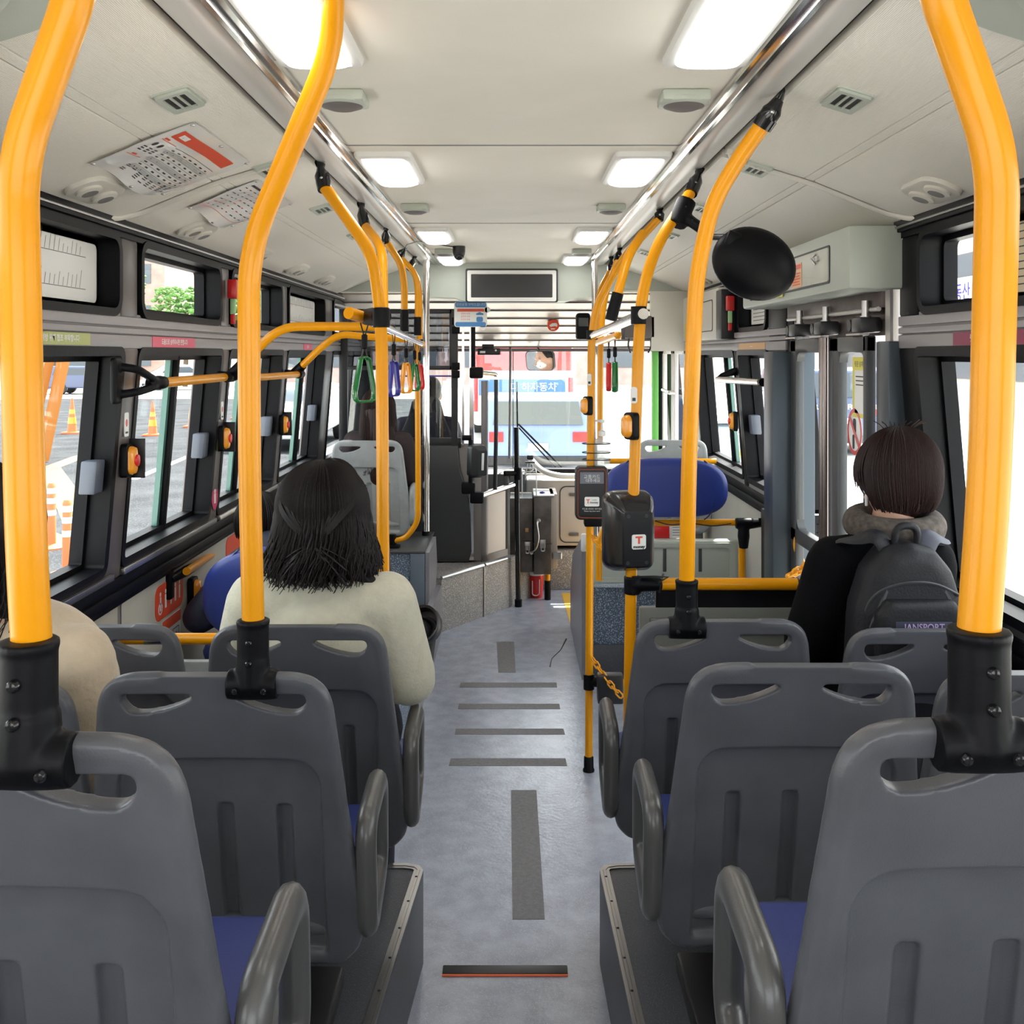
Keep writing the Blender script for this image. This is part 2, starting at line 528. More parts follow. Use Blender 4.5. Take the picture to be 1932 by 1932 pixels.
# walls -----------------------------------------------------------
LWIN = [(-.3, 1.42), (1.56, 3.08), (3.21, 4.13), (4.24, 5.22), (5.33, 6.40)]
RWIN = [(-.3, 1.42), (1.5, 2.98), (4.72, 5.35), (5.45, 6.62)]
def wall(side, wins, name, ops):
    """ops: y-intervals that stay open from floor to header"""
    b = MB(); b.map = wall_map(side)
    def bx(d0, d1, y0, y1, z0, z1, bev=0, mi=0):
        b.mi = mi; b.box(d0, d1, y0, y1, z0, z1, bev)
    segs = []
    y = YB
    for (a, c) in ops:
        segs.append((y, a)); y = c
    segs.append((y, YF))
    for (a, c) in segs:
        bx(.02, .12, a, c, -.1, .98, 0, 0)            # lower panel
        bx(.0, .12, a, c, .98, 1.0, .004, 1)
        bx(-.012, .12, a, c, 1.0, 1.036, .006, 1)
        bx(-.004, .12, a, c, 1.036, 1.075, .005, 1)
        bx(.004, .10, a, c, 1.075, 1.10, 0, 2)
    # belt between the lower and the upper windows, with grooves
    dr = ops[0] if side > 0 else None
    for (a, c) in ([(YB, dr[0]), (dr[1], YF)] if dr else [(YB, YF)]):
        bx(.012, .12, a, c, 1.78, 1.905, 0, 3)
        for (z0, z1) in ((1.797, 1.838), (1.842, 1.86), (1.866, 1.895)):
            bx(0, .02, a, c, z0, z1, .003, 3)
        bx(.0, .12, a, c, 2.135, 2.16, 0, 1)
        bx(-.012, .12, a, c, 2.152, 2.21, .004, 1)
        bx(-.018, 0, a, c, 2.163, 2.170, .002, 2)
    # pillars
    edges = [YB]
    allw = sorted(wins)
    for i, (a, c) in enumerate(allw):
        pass
    gaps = []
    prev = YB
    lims = sorted(list(wins)+[(o[0], o[1]) for o in ops])
    for (a, c) in lims:
        if a > prev: gaps.append((prev, a))
        prev = max(prev, c)
    if prev < YF: gaps.append((prev, min(YF, prev+.25)))
    for (a, c) in gaps:
        bx(0, .12, a, c, 1.07, 1.8, .012, 4 if side < 0 else 1)
        bx(.004, .12, a, c, 1.89, 2.14, .012, 4 if side < 0 else 1)
    return b.build(name, [M['wallp'], M['rubber'], M['steel'], M['belt'], M['pillar']], kind='structure')
wall(-1, LWIN+[(6.66, 7.95)], 'wall_left', [])
wall(1, RWIN, 'wall_right', [(3.12, 4.40), (6.78, 7.95)])

WN = [0]
def wring(b, y0, y1, z0, z1, r, t, d0, d1, side):
    """rounded frame in the wall plane"""
    fr = Fr((0, 0, 0), (0, 1, 0), (0, 0, 1), (1, 0, 0))
    W, H = y1-y0, z1-z0
    o = rrect(W, H, r, 6, (y0+y1)/2, (z0+z1)/2)
    i = rrect(W-2*t, H-2*t, max(.006, r-t), 6, (y0+y1)/2, (z0+z1)/2)
    b.ring(o, i, fr, d0, d1)
def window(side, y0, y1, z0, z1, mull=None, r=.03, t=.016, latch=None, up=False):
    WN[0] += 1
    g = MB(); g.map = wall_map(side)
    g.box(.088, .094, y0+.005, y1-.005, z0+.005, z1-.005)
    o = g.build('window_%d' % WN[0], M['glass'], kind='structure')
    b = MB(); b.map = wall_map(side)
    wring(b, y0-.012, y1+.012, z0-.012, z1+.012, r+.012, t+.012, -.004, .1, side)
    wring(b, y0+t, y1-t, z0+t, z1-t, r*.7, .016, .06, .1, side)
    if mull:
        b.box(.06, .1, mull-.016, mull+.016, z0+.01, z1-.01, .004)
    b.build('window_frame', M['rubber'], o)
    if mull:
        b = MB(); b.map = wall_map(side)
        b.box(.078, .098, mull-.04, mull-.017, z0+.02, z1-.02)
        b.build('sliding_edge', mat('green_edge_glass', (.08, .19, .16), .2), o)
    if latch:
        b = MB(); b.map = wall_map(side)
        b.box(.02, .07, latch-.03, latch+.035, 1.36, 1.46, .006)
        b.build('latch', mat('slate_latch', (.10, .115, .15), .35), o)
    return o
for i, (a, c) in enumerate(LWIN):
    window(-1, a, c, 1.11, 1.79, mull=[None, None, 3.78, 4.75, 6.07][i], latch=c-.05)
    window(-1, a+.02, c-.03, 1.905, 2.135, r=.05, t=.012, up=True)
window(-1, 6.66, 7.95, 1.0, 1.79)
window(-1, 6.68, 7.93, 1.905, 2.135, r=.05)
for i, (a, c) in enumerate(RWIN):
    window(1, a, c, 1.11, 1.79, mull=[None, None, None, 6.0][i], latch=[None, None, 5.28, None][i])
    window(1, a+.02, c-.03, 1.905, 2.135, r=.05, t=.012, up=True)

# chrome strip on the left sill
b = MB(); b.map = wall_map(-1); b.box(-.016, .0, 1.0, 3.12, 1.078, 1.098, .003); b.box(-.016, .0, 3.2, 4.2, 1.078, 1.098, .003); b.box(-.016, 0, 4.25, 6.4, 1.078, 1.098, .003)
b.build('trim_6', M['steel'], kind='structure')
b = MB(); b.map = wall_map(-1); b.box(.012, .022, 3.235, 3.245, .3, .98)
b.build('trim_7', M['steel'], kind='structure')

# ceiling ----------------------------------------------------------
b = MB()
b.box(-.49, .49, YB, 6.75, CEIL, CEIL+.06)
b.mi = 1
for y in (2.94, 4.69, 1.2):
    b.box(-.49, .49, y-.004, y+.004, CEIL-.002, CEIL+.001)
b.mi = 0
b.build('ceiling', [M['ceil'], M['inkgrey']], kind='structure')
for side in (-1, 1):
    b = MB()
    def prof(us, y0, y1, mi, th=.03, side=side):
        b.mi = mi
        n = len(us)
        vs = []
        for y in (y0, y1):
            for (x, z) in us: vs.append(Vector((side*x, y, z)))
            for (x, z) in us: vs.append(Vector((side*x, y, z+th)))
        fs = []
        for i in range(n-1):
            fs += [(i, i+1, 2*n+i+1, 2*n+i), (n+i, 3*n+i, 3*n+i+1, n+i+1)]
        fs += [(0, 2*n, 3*n, n), (n-1, 2*n-1, 4*n-1, 3*n-1)]
        fs += [tuple(list(range(n))+list(range(2*n-1, n-1, -1))), tuple([2*n+k for k in range(n)]+[2*n+k for k in range(2*n-1, n-1, -1)])]
        b.add(vs, fs)
    for (y0, y1) in ((YB, 3.02), (3.06, 6.75)):
        prof([(.635, 2.38), (.64, sz(.64))]+[(x, sz(x)) for x in (.7, .78, .84, .872)], y0, y1, 0)
        prof([(x, sz(x)) for x in (.876, .885, .9)], y0, y1, 0)
        prof([(x, sz(x)) for x in (.905, .95, 1.0, 1.06, 1.12, 1.17, 1.21)], y0, y1, 0)
    b.mi = 1
    prof([(.62, 2.41), (1.22, sz(1.22)+.03)], YB, 6.75, 1, .02)
    b.build('ceiling', [M['ceilrib'], M['inkgrey']], kind='structure')
    # aluminium rail with its ribs and dark gap
    b = MB()
    b.mi = 0
    prof([(.485, CEIL-.002), (.49, CEIL-.012), (.497, CEIL-.012), (.503, CEIL-.004), (.512, CEIL-.004), (.517, CEIL-.014), (.528, CEIL-.014), (.533, CEIL-.004), (.541, CEIL-.002)], YB, 6.75, 0, .03)
    b.mi = 1
    prof([(.541, CEIL-.002), (.552, CEIL-.012), (.58, CEIL-.016), (.607, CEIL-.012), (.612, CEIL)], YB, 6.75, 1, .03)
    b.mi = 2
    prof([(.611, CEIL+.012), (.637, CEIL+.012)], YB, 6.75, 2, .01)
    b.build('trim_%d' % (8 if side < 0 else 9), [M['chrome'], M['alu'], M['black']], kind='structure')
    # piping across the panel joint
    b = MB()
    b.tube(fillet([V(side*.635, 2.95, 2.375), V(side*.66, 3.04, sz(.66)-.002)]+[V(side*x, 3.04, sz(x)-.003) for x in (.75, .9, 1.05, 1.12)]+[V(side*1.18, 3.0, sz(1.18)-.003), V(side*1.195, 2.9, 2.175)], .03), .009, 8)
    b.build('trim_%d' % (10 if side < 0 else 11), M['cream'], kind='structure')
# solid roof above so no sky leaks
b = MB(); b.box(-1.33, 1.33, YB-.1, 8.25, 2.46, 2.52)
b.box(-1.33, -1.2, YB-.1, 8.25, 2.2, 2.5); b.box(1.2, 1.33, YB-.1, 8.25, 2.2, 2.5)
b.build('ceiling', M['white'], kind='structure')
# rear wall behind the camera
b = MB()
b.box(-1.33, 1.33, YB-.1, YB, -.1, 1.15); b.box(-1.33, 1.33, YB-.1, YB, 2.1, 2.5)
b.box(-1.33, -1.05, YB-.1, YB, 1.1, 2.2); b.box(1.05, 1.33, YB-.1, YB, 1.1, 2.2)
b.build('wall_back', M['wallp'], kind='structure')

# front bulkhead with the dark display --------------------------------
YBH = 6.76
zt, zb = CEIL, 1.78+(668-563)/F*YBH
b = MB()
fr = Fr((0, YBH, 0))
sx_ = lambda x: (x-968)/F*YBH
zz = lambda y: HC-(y-668)/F*YBH
out = [(sx_(798), zz(500)+.05), (sx_(1125), zz(500)+.05), (sx_(1125), zz(560)), (sx_(1085), zz(562)), (sx_(1068), zz(568)), (sx_(875), zz(568)), (sx_(858), zz(562)), (sx_(798), zz(560))]
b.prism(out, fr, -.25, .0, .0)
b.box(-1.25, sx_(798), YBH, YBH+.05, zz(560)+.04, 2.5)
b.box(sx_(1125), 1.25, YBH, YBH+.05, zz(560)+.04, 2.5)
b.build('wall_front', M['palegreen'], kind='structure')
b = MB()
b.mi = 1
b.prism(rrect(sx_(1049)-sx_(882), zz(511)-zz(569), .01, 4, (sx_(882)+sx_(1049))/2, (zz(511)+zz(569))/2), fr, 0, .03, .004)
o = thing('display_panel', 'wide black electronic display in a white frame above the windscreen', 'display', (sx_(965), YBH-.03, zz(565)))
b = MB()
c0, c1 = (sx_(882)+sx_(1049))/2, (zz(511)+zz(569))/2
W_, H_ = sx_(1049)-sx_(882), zz(511)-zz(569)
b.ring(rrect(W_, H_, .01, 4, c0, c1), rrect(W_-.05, H_-.05, .006, 4, c0, c1), fr, .0, .04)
b.build('frame', M['white'], o)
b = MB(); b.fbox(fr, c0-W_/2+.024, c0+W_/2-.024, c1-H_/2+.024, c1+H_/2-.024, .002, .03)
b.build('screen', M['screen'], o)
b = MB(); b.ring(rrect(W_+.025, H_+.02, .012, 4, c0, c1+.004), rrect(W_, H_, .01, 4, c0, c1), fr, .0, .02)
b.build('gasket', M['black'], o)

# front upper wall (ribbed metal) down to the windscreen
YW = 8.0
b = MB()
zt2 = 1.83
yy0, yy1 = 6.95, 7.9
n = 7
for i in range(n):
    a0, a1 = i/n, (i+1)/n-.012
    y0, y1 = yy0+(yy1-yy0)*a0, yy0+(yy1-yy0)*a1
    z0, z1 = 2.19-(2.19-zt2)*a0, 2.19-(2.19-zt2)*a1
    vs = [V(-1.19, y0, z0), V(1.19, y0, z0), V(1.19, y1, z1), V(-1.19, y1, z1)]
    vs += [p+V(0, .03, .05) for p in vs]
    b.mi = 0
    b.add(vs, [(0, 1, 2, 3), (7, 6, 5, 4), (0, 4, 5, 1), (1, 5, 6, 2), (2, 6, 7, 3), (3, 7, 4, 0)])
    b.mi = 1
    b.box(-1.19, 1.19, y1-.01, y1+.012, z1-.006, z1+.002)
b.mi = 2
b.box(-1.25, 1.25, 6.8, 8.2, 2.2, 2.46)
b.mi = 1
b.box(-1.25, 1.25, 7.93, 8.02, 1.80, 1.825)
b.build('wall_front', [mat('ribbed_beige_metal', (.56, .51, .47), .32, .3), M['pillar'], M['ceil']], kind='structure')
# windscreen and its pillars, lower front wall
b = MB(); b.box(-1.12, 1.12, 8.0, 8.008, .86, 1.81)
o = b.build('window_%d' % (WN[0]+1), M['glass'], kind='structure'); WN[0] += 1
b = MB()
b.box(-1.25, -1.12, 7.9, 8.05, .3, 2.2, .01); b.box(1.12, 1.2, 7.95, 8.05, .3, 2.2, .01)
b.box(-1.2, 1.2, 7.95, 8.05, .83, .875, .01)
b.box(-.003, .003, 7.99, 8.0, .87, 1.8)
b.build('window_frame', M['rubber'], o)
b = MB()
b.box(-1.25, 1.25, 7.9, 8.1, -.1, .84)
b.box(.2, 1.2, 7.6, 7.9, .0, .30, .01)
b.build('wall_front', [M['greyspeck']], kind='structure')
# ================================================================ SEATS
def seat_back_mesh():
    half = [(.10, 0), (.155, -.002), (.182, -.010), (.2, -.026), (.209, -.05), (.213, -.08), (.222, -.15), (.235, -.26), (.249, -.38), (.258, -.48),
            (.256, -.53), (.245, -.57), (.222, -.598), (.19, -.608)]
    out = half+[(-x, z) for x, z in half[::-1]]
    fr = Fr((0, .0, 0))
    b = MB(); b.prism(out, fr, -.034, 0)
    cut = MB()
    for s in (-1, 1):
        # hand hole: flat top, curved belly
        c = []
        x0, x1 = .036, .172
        n = 14
        c.append((s*(x1-.004), -.036)); c.append((s*(x0+.01), -.036))
        for i in range(n+1):
            t = i/n
            x = x0+(x1-x0)*t
            z = -.040-.034*(math.sin(PI*min(1, t*.62+.0))**.8 if t < .8 else math.sin(PI*.496)*math.cos((t-.8)/.2*PI/2*.9)**.6)
            c.append((s*x, z))
        if s < 0: c = c[::-1]
        cut.prism(c, Fr((0, 0, 0)), -.2, .2)
    cut.prism(rrect(.38, .5, .05, 6, 0, -.17-.25), Fr((0, 0, 0)), -.016, .1)
    for x in (-.115, 0, .115):
        cut.prism(rrect(.030, .26, .006, 3, x, -.40), Fr((0, 0, 0)), -.030, .1)
    r = eval_mods(b, [('BOOLEAN', cut)])
    # round rim tube round the edge
    pts = [V(x, .017, z) for x, z in out]
    inn = []
    n = len(out)
    for i, (x, z) in enumerate(out):
        d = math.hypot(x, z+.3)
        inn.append(V(x-x/d*.014, .017, z-(z+.3)/d*.014))
    r.tube(fillet(inn, .01, 3), .0195, 12)
    r = remesh(r, .0042, 5, .5)
    for p in r.v:                       # lean and curve
        t = -p.z
        p.y += .02*t/.1*.6 if t < .1 else .012+.16*(t-.1)+.10*(t-.1)**2
        p.y += .03*(1-(p.x/.26)**2)*min(1, t/.2)
    return r
_sb = seat_back_mesh()

def make_seat(aisle, pale=False):
    """origin: centre of the top edge of the backrest; hangs down to z=-.86; aisle = +1/-1 side of the arm, 0 none"""
    root = thing('bus_chair', 'x', 'seat', (0, 0, 0))
    ms = M['seatlight'] if pale else M['seat']
    o = bpy.data.objects.new('backrest', BACK_MESH[pale]); COL.objects.link(o); o.parent = root
    b = MB(); b.box(-.215, .215, .16, .56, -.52, -.475, .03, 3)
    b.build('seat_cushion', M['blueseat'], root)
    b = MB(); b.box(-.235, .235, .13, .58, -.555, -.515, .018, 3)
    b.build('seat_pan', ms, root)
    b = MB(); b.box(-.06, .06, .22, .46, -.84, -.55, .015)
    b.box(-.16, .16, .2, .5, -.88, -.83, .008)
    b.build('pedestal', M['black'], root)
    if aisle:
        x = aisle*.272
        pth = fillet([V(x, .075, -.305), V(x-aisle*.004, .29, -.30), V(x-aisle*.008, .325, -.50), V(x, .10, -.525)], .05, 7, True)
        b = MB(); b.tube(pth, .026, 14, True, flat=.78, upv=(1, 0, 0))
        for p in b.v: p.x = x+(p.x-x)*1.0
        b.build('armrest', M['seatarm'] if not pale else ms, root)
        b = MB(); b.box(aisle*.225, aisle*.262, .10, .20, -.52, -.44, .01)
        b.build('arm_hinge', M['black'], root)
    return root
BACK_MESH = {}
for k in (False, True):
    BACK_MESH[k] = _sb.mesh('backrest', M['seatlight'] if k else M['seat'], V(0, 0, 0), 60)

# (X centre, Y, Z of the top edge)
SA, SB_, SC3 = 1.0, 1.845, 2.46
protoL = make_seat(1); protoR = make_seat(-1); protoN = make_seat(0)
def seat(root, first, x, y, z, label, group='grey plastic seats of the rear rows'):
    if first:
        root.location = (x, y, z); root['label'] = label; root['group'] = group; return root
    return copy_tree(root, (x, y, z), label, group)
zA, zB, zC = HC-.387, HC-.592, HC-.668
seat(protoL, True, -.55, 1.0, zA, 'large grey seat back at the bottom left corner, nearest of the left seats')
seat(protoL, False, -.553, SB_, zB, 'grey seat with a yellow pole clamped on top, behind the woman in the cream sweater')
seat(protoL, False, -.53, SC3, zC, 'grey aisle seat that the woman in the cream sweater sits on')
seat(protoR, True, .555, 1.04, zA, 'large grey seat back at the bottom right corner, nearest of the right seats')
seat(protoR, False, .548, 1.90, zB, 'grey seat without any pole on its back, right of the aisle, empty')
seat(protoR, False, .525, 2.51, zC, 'empty grey aisle seat on the right with a yellow pole clamped on top')
wl = seat(protoN, True, -1.02, SC3, zC, 'grey window seat left of the cream sweater woman, partly hidden by a beige sleeve')
wr = seat(protoN, False, 1.02, 2.46, zC-.01, 'grey window seat that the passenger with the black backpack sits on')
we = seat(protoN, False, 1.03, 1.95, zB-.03, 'grey window seat at the right picture edge, behind the yellow pole')
for q in (wl, wr, we): q.scale = (.92, 1, 1)
# pale seats further forward
pl = make_seat(1, True)
seat(pl, True, -.90, 6.2, 1.245, 'pale grey seat under the long-haired passenger, on the blue speckled step', 'pale grey seats at the front')
pr = make_seat(0, True)
seat(pr, True, 1.0, 6.3, 1.24, 'pale grey empty seat behind the blue headrest pad at front right', 'pale grey seats at the front')
for o_, dz in ((pl, -.0), (pr, 0)):
    for c in o_.children:
        if c.name.startswith('pedestal'): c.scale = (1, 1, .72) if False else (1, 1, 1)

# ================================================================ YELLOW POLES
def clamp_T(root, x, y, z, r):
    """black cast tee that clamps a pole to the seat's top bar"""
    b = MB()
    b.lathe([(r*1.30, -.01), (r*1.42, 0), (r*1.42, .085), (r*1.5, .09), (r*1.5, .096), (r*1.05, .097)], Fr((x, y+.018, z+.005), (1, 0, 0), (0, 1, 0), (0, 0, 1)), 24)
    b.tube([V(x-.046, y+.018, z-.018), V(x-.03, y+.018, z-.018), V(x, y+.018, z-.016), V(x+.03, y+.018, z-.018), V(x+.046, y+.018, z-.018)], [.027, .0285, .031, .0285, .027], 20)
    b.tube([V(x, y+.018, z-.02), V(x, y+.018, z+.03)], [.034, .030], 18)
    r2 = remesh(b, .003, 3, .5)
    o = r2.build('clamp', M['rubber'], root, ang=60)
    for (dx, dz, dy) in ((-.026, -.022, -.011), (.026, -.022, -.011), (0, .028, -.014), (0, .065, -.012)):
        b = MB(); b.lathe([(.0065, -.004), (.0065, .002), (.0045, .005), (.002, .0055)], Fr((x+dx, y+dy-.001, z+dz)), 10)
        b.build('screw', M['blackgloss'], o)
def top_clamp(root, a, c, rr=.021):
    """twisted black bracket between the pole top a and the ceiling rail c"""
    a, c = Vector(a), Vector(c)
    d = (c-a)
    b = MB()
    b.tube([a-d*.12, a+d*.2], [rr*1.22, rr*1.28], 16)
    b.tube([a+d*.15, a+d*.42, a+d*.62, a+d*.8], [rr*1.25, rr*1.3, rr*.85, rr*.6], 14, flat=.9)
    b.tube([a+d*.7, a+d*.9, c+V(0, .012, 0)], [rr*.6, rr*.9, rr*.95], 12, flat=.3)
    b.build('ceiling_bracket', M['blackgloss'], root)
    b = MB()
    e = d.normalized()
    b.lathe([(.005, -.01), (.005, .003), (.002, .005)], frame_to(a+d*.3+V(0, -rr*1.25, 0), (0, -1, 0)), 8)
    b.build('bolt', M['steel'], root)
GP = 'bent yellow grab poles'
def pole(label, pts, r, fil=.12, seatc=None, topc=None, foot=None, base=None, group=GP):
    pts = [Vector(p) for p in pts]
    root = thing('grab_pole', label, 'pole', pts[0], group)
    b = MB(); b.tube(fillet(pts, fil, 10), r, 20)
    b.build('tube', M['yellow'], root)
    if seatc: clamp_T(root, *seatc, r)
    if topc is not None: top_clamp(root, pts[-1], topc, r)
    if foot:
        p = pts[0]
        b = MB(); b.lathe([(r*1.5, 0), (r*1.5, .008), (r*1.28, .014), (r*1.25, .06), (r*1.05, .064)], Fr((p.x, p.y, p.z), (1, 0, 0), (0, 1, 0), (0, 0, 1)), 18)
        b.build('foot', M['rubber'], root)
    return root
# left pole of the nearest row: s=1917 px/m
def PX(x, y, s): return P(x, y, F/s)
pole('thick bent yellow pole at the left picture edge, clamped to the nearest seat',
     [V(-.484, 1.015, zA+.075), V(-.484, 1.0, 1.6), PX(33, 300, 1900), PX(98, 118, 1930), PX(150, -30, 1960), V(-.41, .96, 2.385)], .0195, .09, seatc=(-.484, 1.0-.012, zA+.0), topc=None)
pole('inward-leaning bent yellow pole clamped to the seat behind the cream sweater woman',
     [V(-.481, 1.865, zB+.09), P(471, 900, 1.86), P(469, 470, 1.84), P(545, 290, 1.80), P(612, 130, 1.76), P(625, 70, 1.74), V(-.305, 1.70, 2.39)], .0205, .09, seatc=(-.481, SB_, zB))
pole('thick bent yellow pole at the right picture edge, clamped to the nearest seat',
     [V(.484, 1.05, zA+.075), P(1868, 900, 1.045), P(1883, 300, 1.03), P(1822, 120, 1.02), P(1765, -40, 1.0), V(.41, .99, 2.385)], .0215, .09, seatc=(.484, 1.04-.012, zA))
pole('yellow pole right of the aisle, clamped to a seat and curving outward to the ceiling',
     [V(.436, 2.53, zC+.09), P(1299, 900, 2.5), P(1313, 520, 2.45), P(1345, 380, 2.4), P(1400, 290, 2.36), P(1441, 233, 2.33)], .0195, .14, seatc=(.436, 2.51, zC), topc=(.618, 2.30, 2.375))
# distant poles
pL1 = pole('floor-to-ceiling yellow pole left of the aisle, beside the nearest green strap',
     [P(724, 1290, 2.95)*1.0, P(722, 900, 2.96), P(720, 610, 3.0), P(703, 480, 3.03), P(655, 412, 3.06), P(612, 352, 3.08)], .0185, .3, topc=(-.60, 3.12, 2.375), foot=True)
pR1 = pole('yellow pole carrying the rear black card reader, right of the aisle',
     [P(1186, 1430, 3.08)*1.0, P(1190, 1100, 3.08), P(1205, 640, 3.08), P(1212, 545, 3.1), P(1240, 460, 3.13), P(1305, 360, 3.18)], .0175, .35, topc=(.603, 3.24, 2.375))
pR2 = pole('yellow pole with a black rubber foot standing in the aisle, carrying the front card reader',
     [V(.323, 4.3, 0), P(1113, 1000, 4.3), P(1116, 640, 4.3), P(1124, 580, 4.28), P(1175, 485, 4.18), P(1243, 412, 4.10)], .0165, .3, topc=(.602, 4.12, 2.375), foot=True)
def short_pole(label, pts, r, top, sleeve=None):
    root = pole(label, pts, r, .3, topc=top)
    if sleeve:
        b = MB(); a = Vector(pts[0]); c = Vector(pts[1]); d = (c-a).normalized()
        b.tube([a-d*.06, a+d*.045], [r*1.3, r*1.25], 16)
        b.build('sleeve', M['rubber'], root)
    return root
short_pole('second yellow pole of the left ceiling row, ending at the strap rail', [P(724, 612, 3.62), P(722, 480, 3.66), P(712, 455, 3.72), P(688, 425, 3.85)], .0175, (-.60, 3.96, 2.375))
short_pole('yellow pole with a black sleeve above the blue and amber hanging straps', [P(763, 602, 4.85), P(763, 540, 4.85), P(758, 500, 4.85), P(728, 455, 4.85)], .0165, (-.60, 4.75, 2.375), True)
short_pole('yellow pole with a black sleeve next to the chrome pole on the left', [P(788, 613, 5.75), P(788, 545, 5.75), P(783, 515, 5.75), P(752, 482, 5.7)], .0165, (-.60, 5.65, 2.375), True)
short_pole('farthest yellow pole of the left ceiling row, just beside the chrome pole', [P(792, 640, 5.9), P(792, 560, 5.9), P(788, 525, 5.95), P(774, 504, 6.05)], .0165, (-.60, 6.15, 2.375))
short_pole('yellow pole ending in a black sleeve on the right-hand grab rail', [P(1160, 575, 3.75), P(1172, 530, 3.75), P(1186, 480, 3.78), P(1213, 440, 3.85)], .0175, None, True)
short_pole('slim yellow pole between the front reader pole and the right-hand straps', [P(1132, 838, 5.6), P(1133, 640, 5.6), P(1140, 560, 5.6), P(1165, 490, 5.6)], .0165, (.60, 5.65, 2.375))
short_pole('short bent yellow pole highest at the far right end of the ceiling brackets', [P(1125, 640, 6.0), P(1127, 570, 6.0), P(1135, 540, 6.02), P(1152, 510, 6.08)], .0165, (.60, 6.15, 2.375))
bpy.context.view_layer.update()
# ================================================================ CEILING FIXTURES
DN = lambda x, y, z: Fr((x, y, z), (1, 0, 0), (0, 1, 0), (0, 0, -1))     # facing down
def ceiling_lamp(side, y0, y1, label):
    cx, cy = side*.396, (y0+y1)/2
    root = thing('ceiling_light', label, 'ceiling light', (cx, cy, CEIL), 'square white ceiling lamps in two rows')
    fr = DN(cx, cy, CEIL)
    L_ = y1-y0
    b = MB(); b.prism(rrect(.175, L_, .02, 4), fr, 0, .018, .012)
    b.build('frame', M['white'], root)
    def fn(u, v):
        x, y = (u-.5)*.135, (v-.5)*(L_-.05)
        k = (1-(2*u-1)**4)*(1-(2*v-1)**4)
        return fr(x, y, .016+.026*k**.6)
    b = MB(); b.sheet(fn, 16, 24)
    b.build('diffuser', M['lamp'], root)
names = [('nearest', 'at the top picture edge'), ('second', 'before the ceiling seam'), ('third', 'beside the dome camera'), ('farthest', 'touching the display bulkhead')]
for (y0, y1), (nm, wh) in zip(((1.60, 2.10), (3.03, 3.54), (4.85, 5.36), (6.12, 6.62)), names):
    for s in (-1, 1):
        wh2 = wh if nm != 'third' else ('beside the dome camera' if s < 0 else 'two lamps before the display')
        ceiling_lamp(s, y0, y1, '%s rectangular ceiling light of the %s row, %s' % (nm, 'left' if s < 0 else 'right', wh2))
for y, nm in ((2.36, 'nearest'), (4.12, 'middle'), (5.88, 'farthest')):
    for s in (-1, 1):
        cx = s*.40
        root = thing('ceiling_speaker', '%s flat round speaker hanging from the %s half of the ceiling' % (nm, 'left' if s < 0 else 'right'), 'speaker', (cx, y, CEIL), 'round ceiling speakers')
        b = MB(); b.box(cx-.056, cx+.056, y-.05, y+.05, CEIL-.026, CEIL, .006)
        b.lathe([(.058, .0), (.058, .008), (.05, .012)], DN(cx, y, CEIL-.018), 28)
        b.build('housing', M['palegreen'], root)
        b = MB(); b.lathe([(.049, 0), (.048, .010), (.03, .017), (.01, .019)], DN(cx, y, CEIL-.02), 28)
        b.build('grille', mat('speaker_grille', (.16, .14, .14), .5, bump=.4, bscale=900), root)
def slope_fr(side, x, y, off=0):
    e = .01
    n = Vector((side*(sz(x-e)-sz(x+e)), 0, -2*e)).normalized()
    n = Vector((-side*abs(n.x), 0, -abs(n.z))).normalized()
    o = Vector((side*x, y, sz(x)))+n*off
    v = Vector((0, 1, 0)); u = v.cross(n)
    return Fr(o, u, v, n)
VENT = ['nearest', 'second', 'third', 'fourth', 'farthest']
for s in (-1, 1):
    for i, y in enumerate((2.24, 3.07, 3.92, 4.78, 5.62)):
        fr = slope_fr(s, .742, y)
        root = thing('air_vent', '%s small slotted air vent on the %s sloping ceiling panel' % (VENT[i], 'left' if s < 0 else 'right'), 'air vent', fr.o, 'small square air vents')
        b = MB(); b.ring(rrect(.074, .135, .008, 3), rrect(.050, .100, .004, 3), fr, 0, .010)
        b.prism(rrect(.084, .147, .012, 3), fr, 0, .004)
        for k in (-.5, .5): b.fbox(fr, k*.0165-.002, k*.0165+.002, -.05, .05, .003, .010)
        b.build('frame', M['palegreen'], root)
        b = MB(); b.fbox(fr, -.025, .025, -.05, .05, .0042, .005)
        b.build('opening', M['black'], root)
    for i, y in enumerate((2.66, 3.52, 4.35, 5.15, 5.9)):
        if s > 0 and i in (1, 2): continue
        fr = slope_fr(s, 1.105, y)
        root = thing('reading_panel', '%s oval fitting low on the %s sloping ceiling panel, above the windows' % (VENT[i], 'left' if s < 0 else 'right'), 'ceiling fitting', fr.o, 'oval fittings above the windows')
        b = MB(); b.prism(rrect(.11, .21, .045, 6), fr, 0, .013, .006)
        b.build('base_plate', M['cream'], root)
        for k in (-.05, .05):
            b = MB(); b.lathe([(.034, .01), (.034, .02), (.026, .024)], Fr(fr(0, k, 0), fr.u, fr.v, fr.w), 20)
            b.mi = 1; b.lathe([(.022, .0235), (.022, .0245)], Fr(fr(0, k, 0), fr.u, fr.v, fr.w), 16)
            b.build('nozzle', [M['cream'], M['inkgrey']], root)
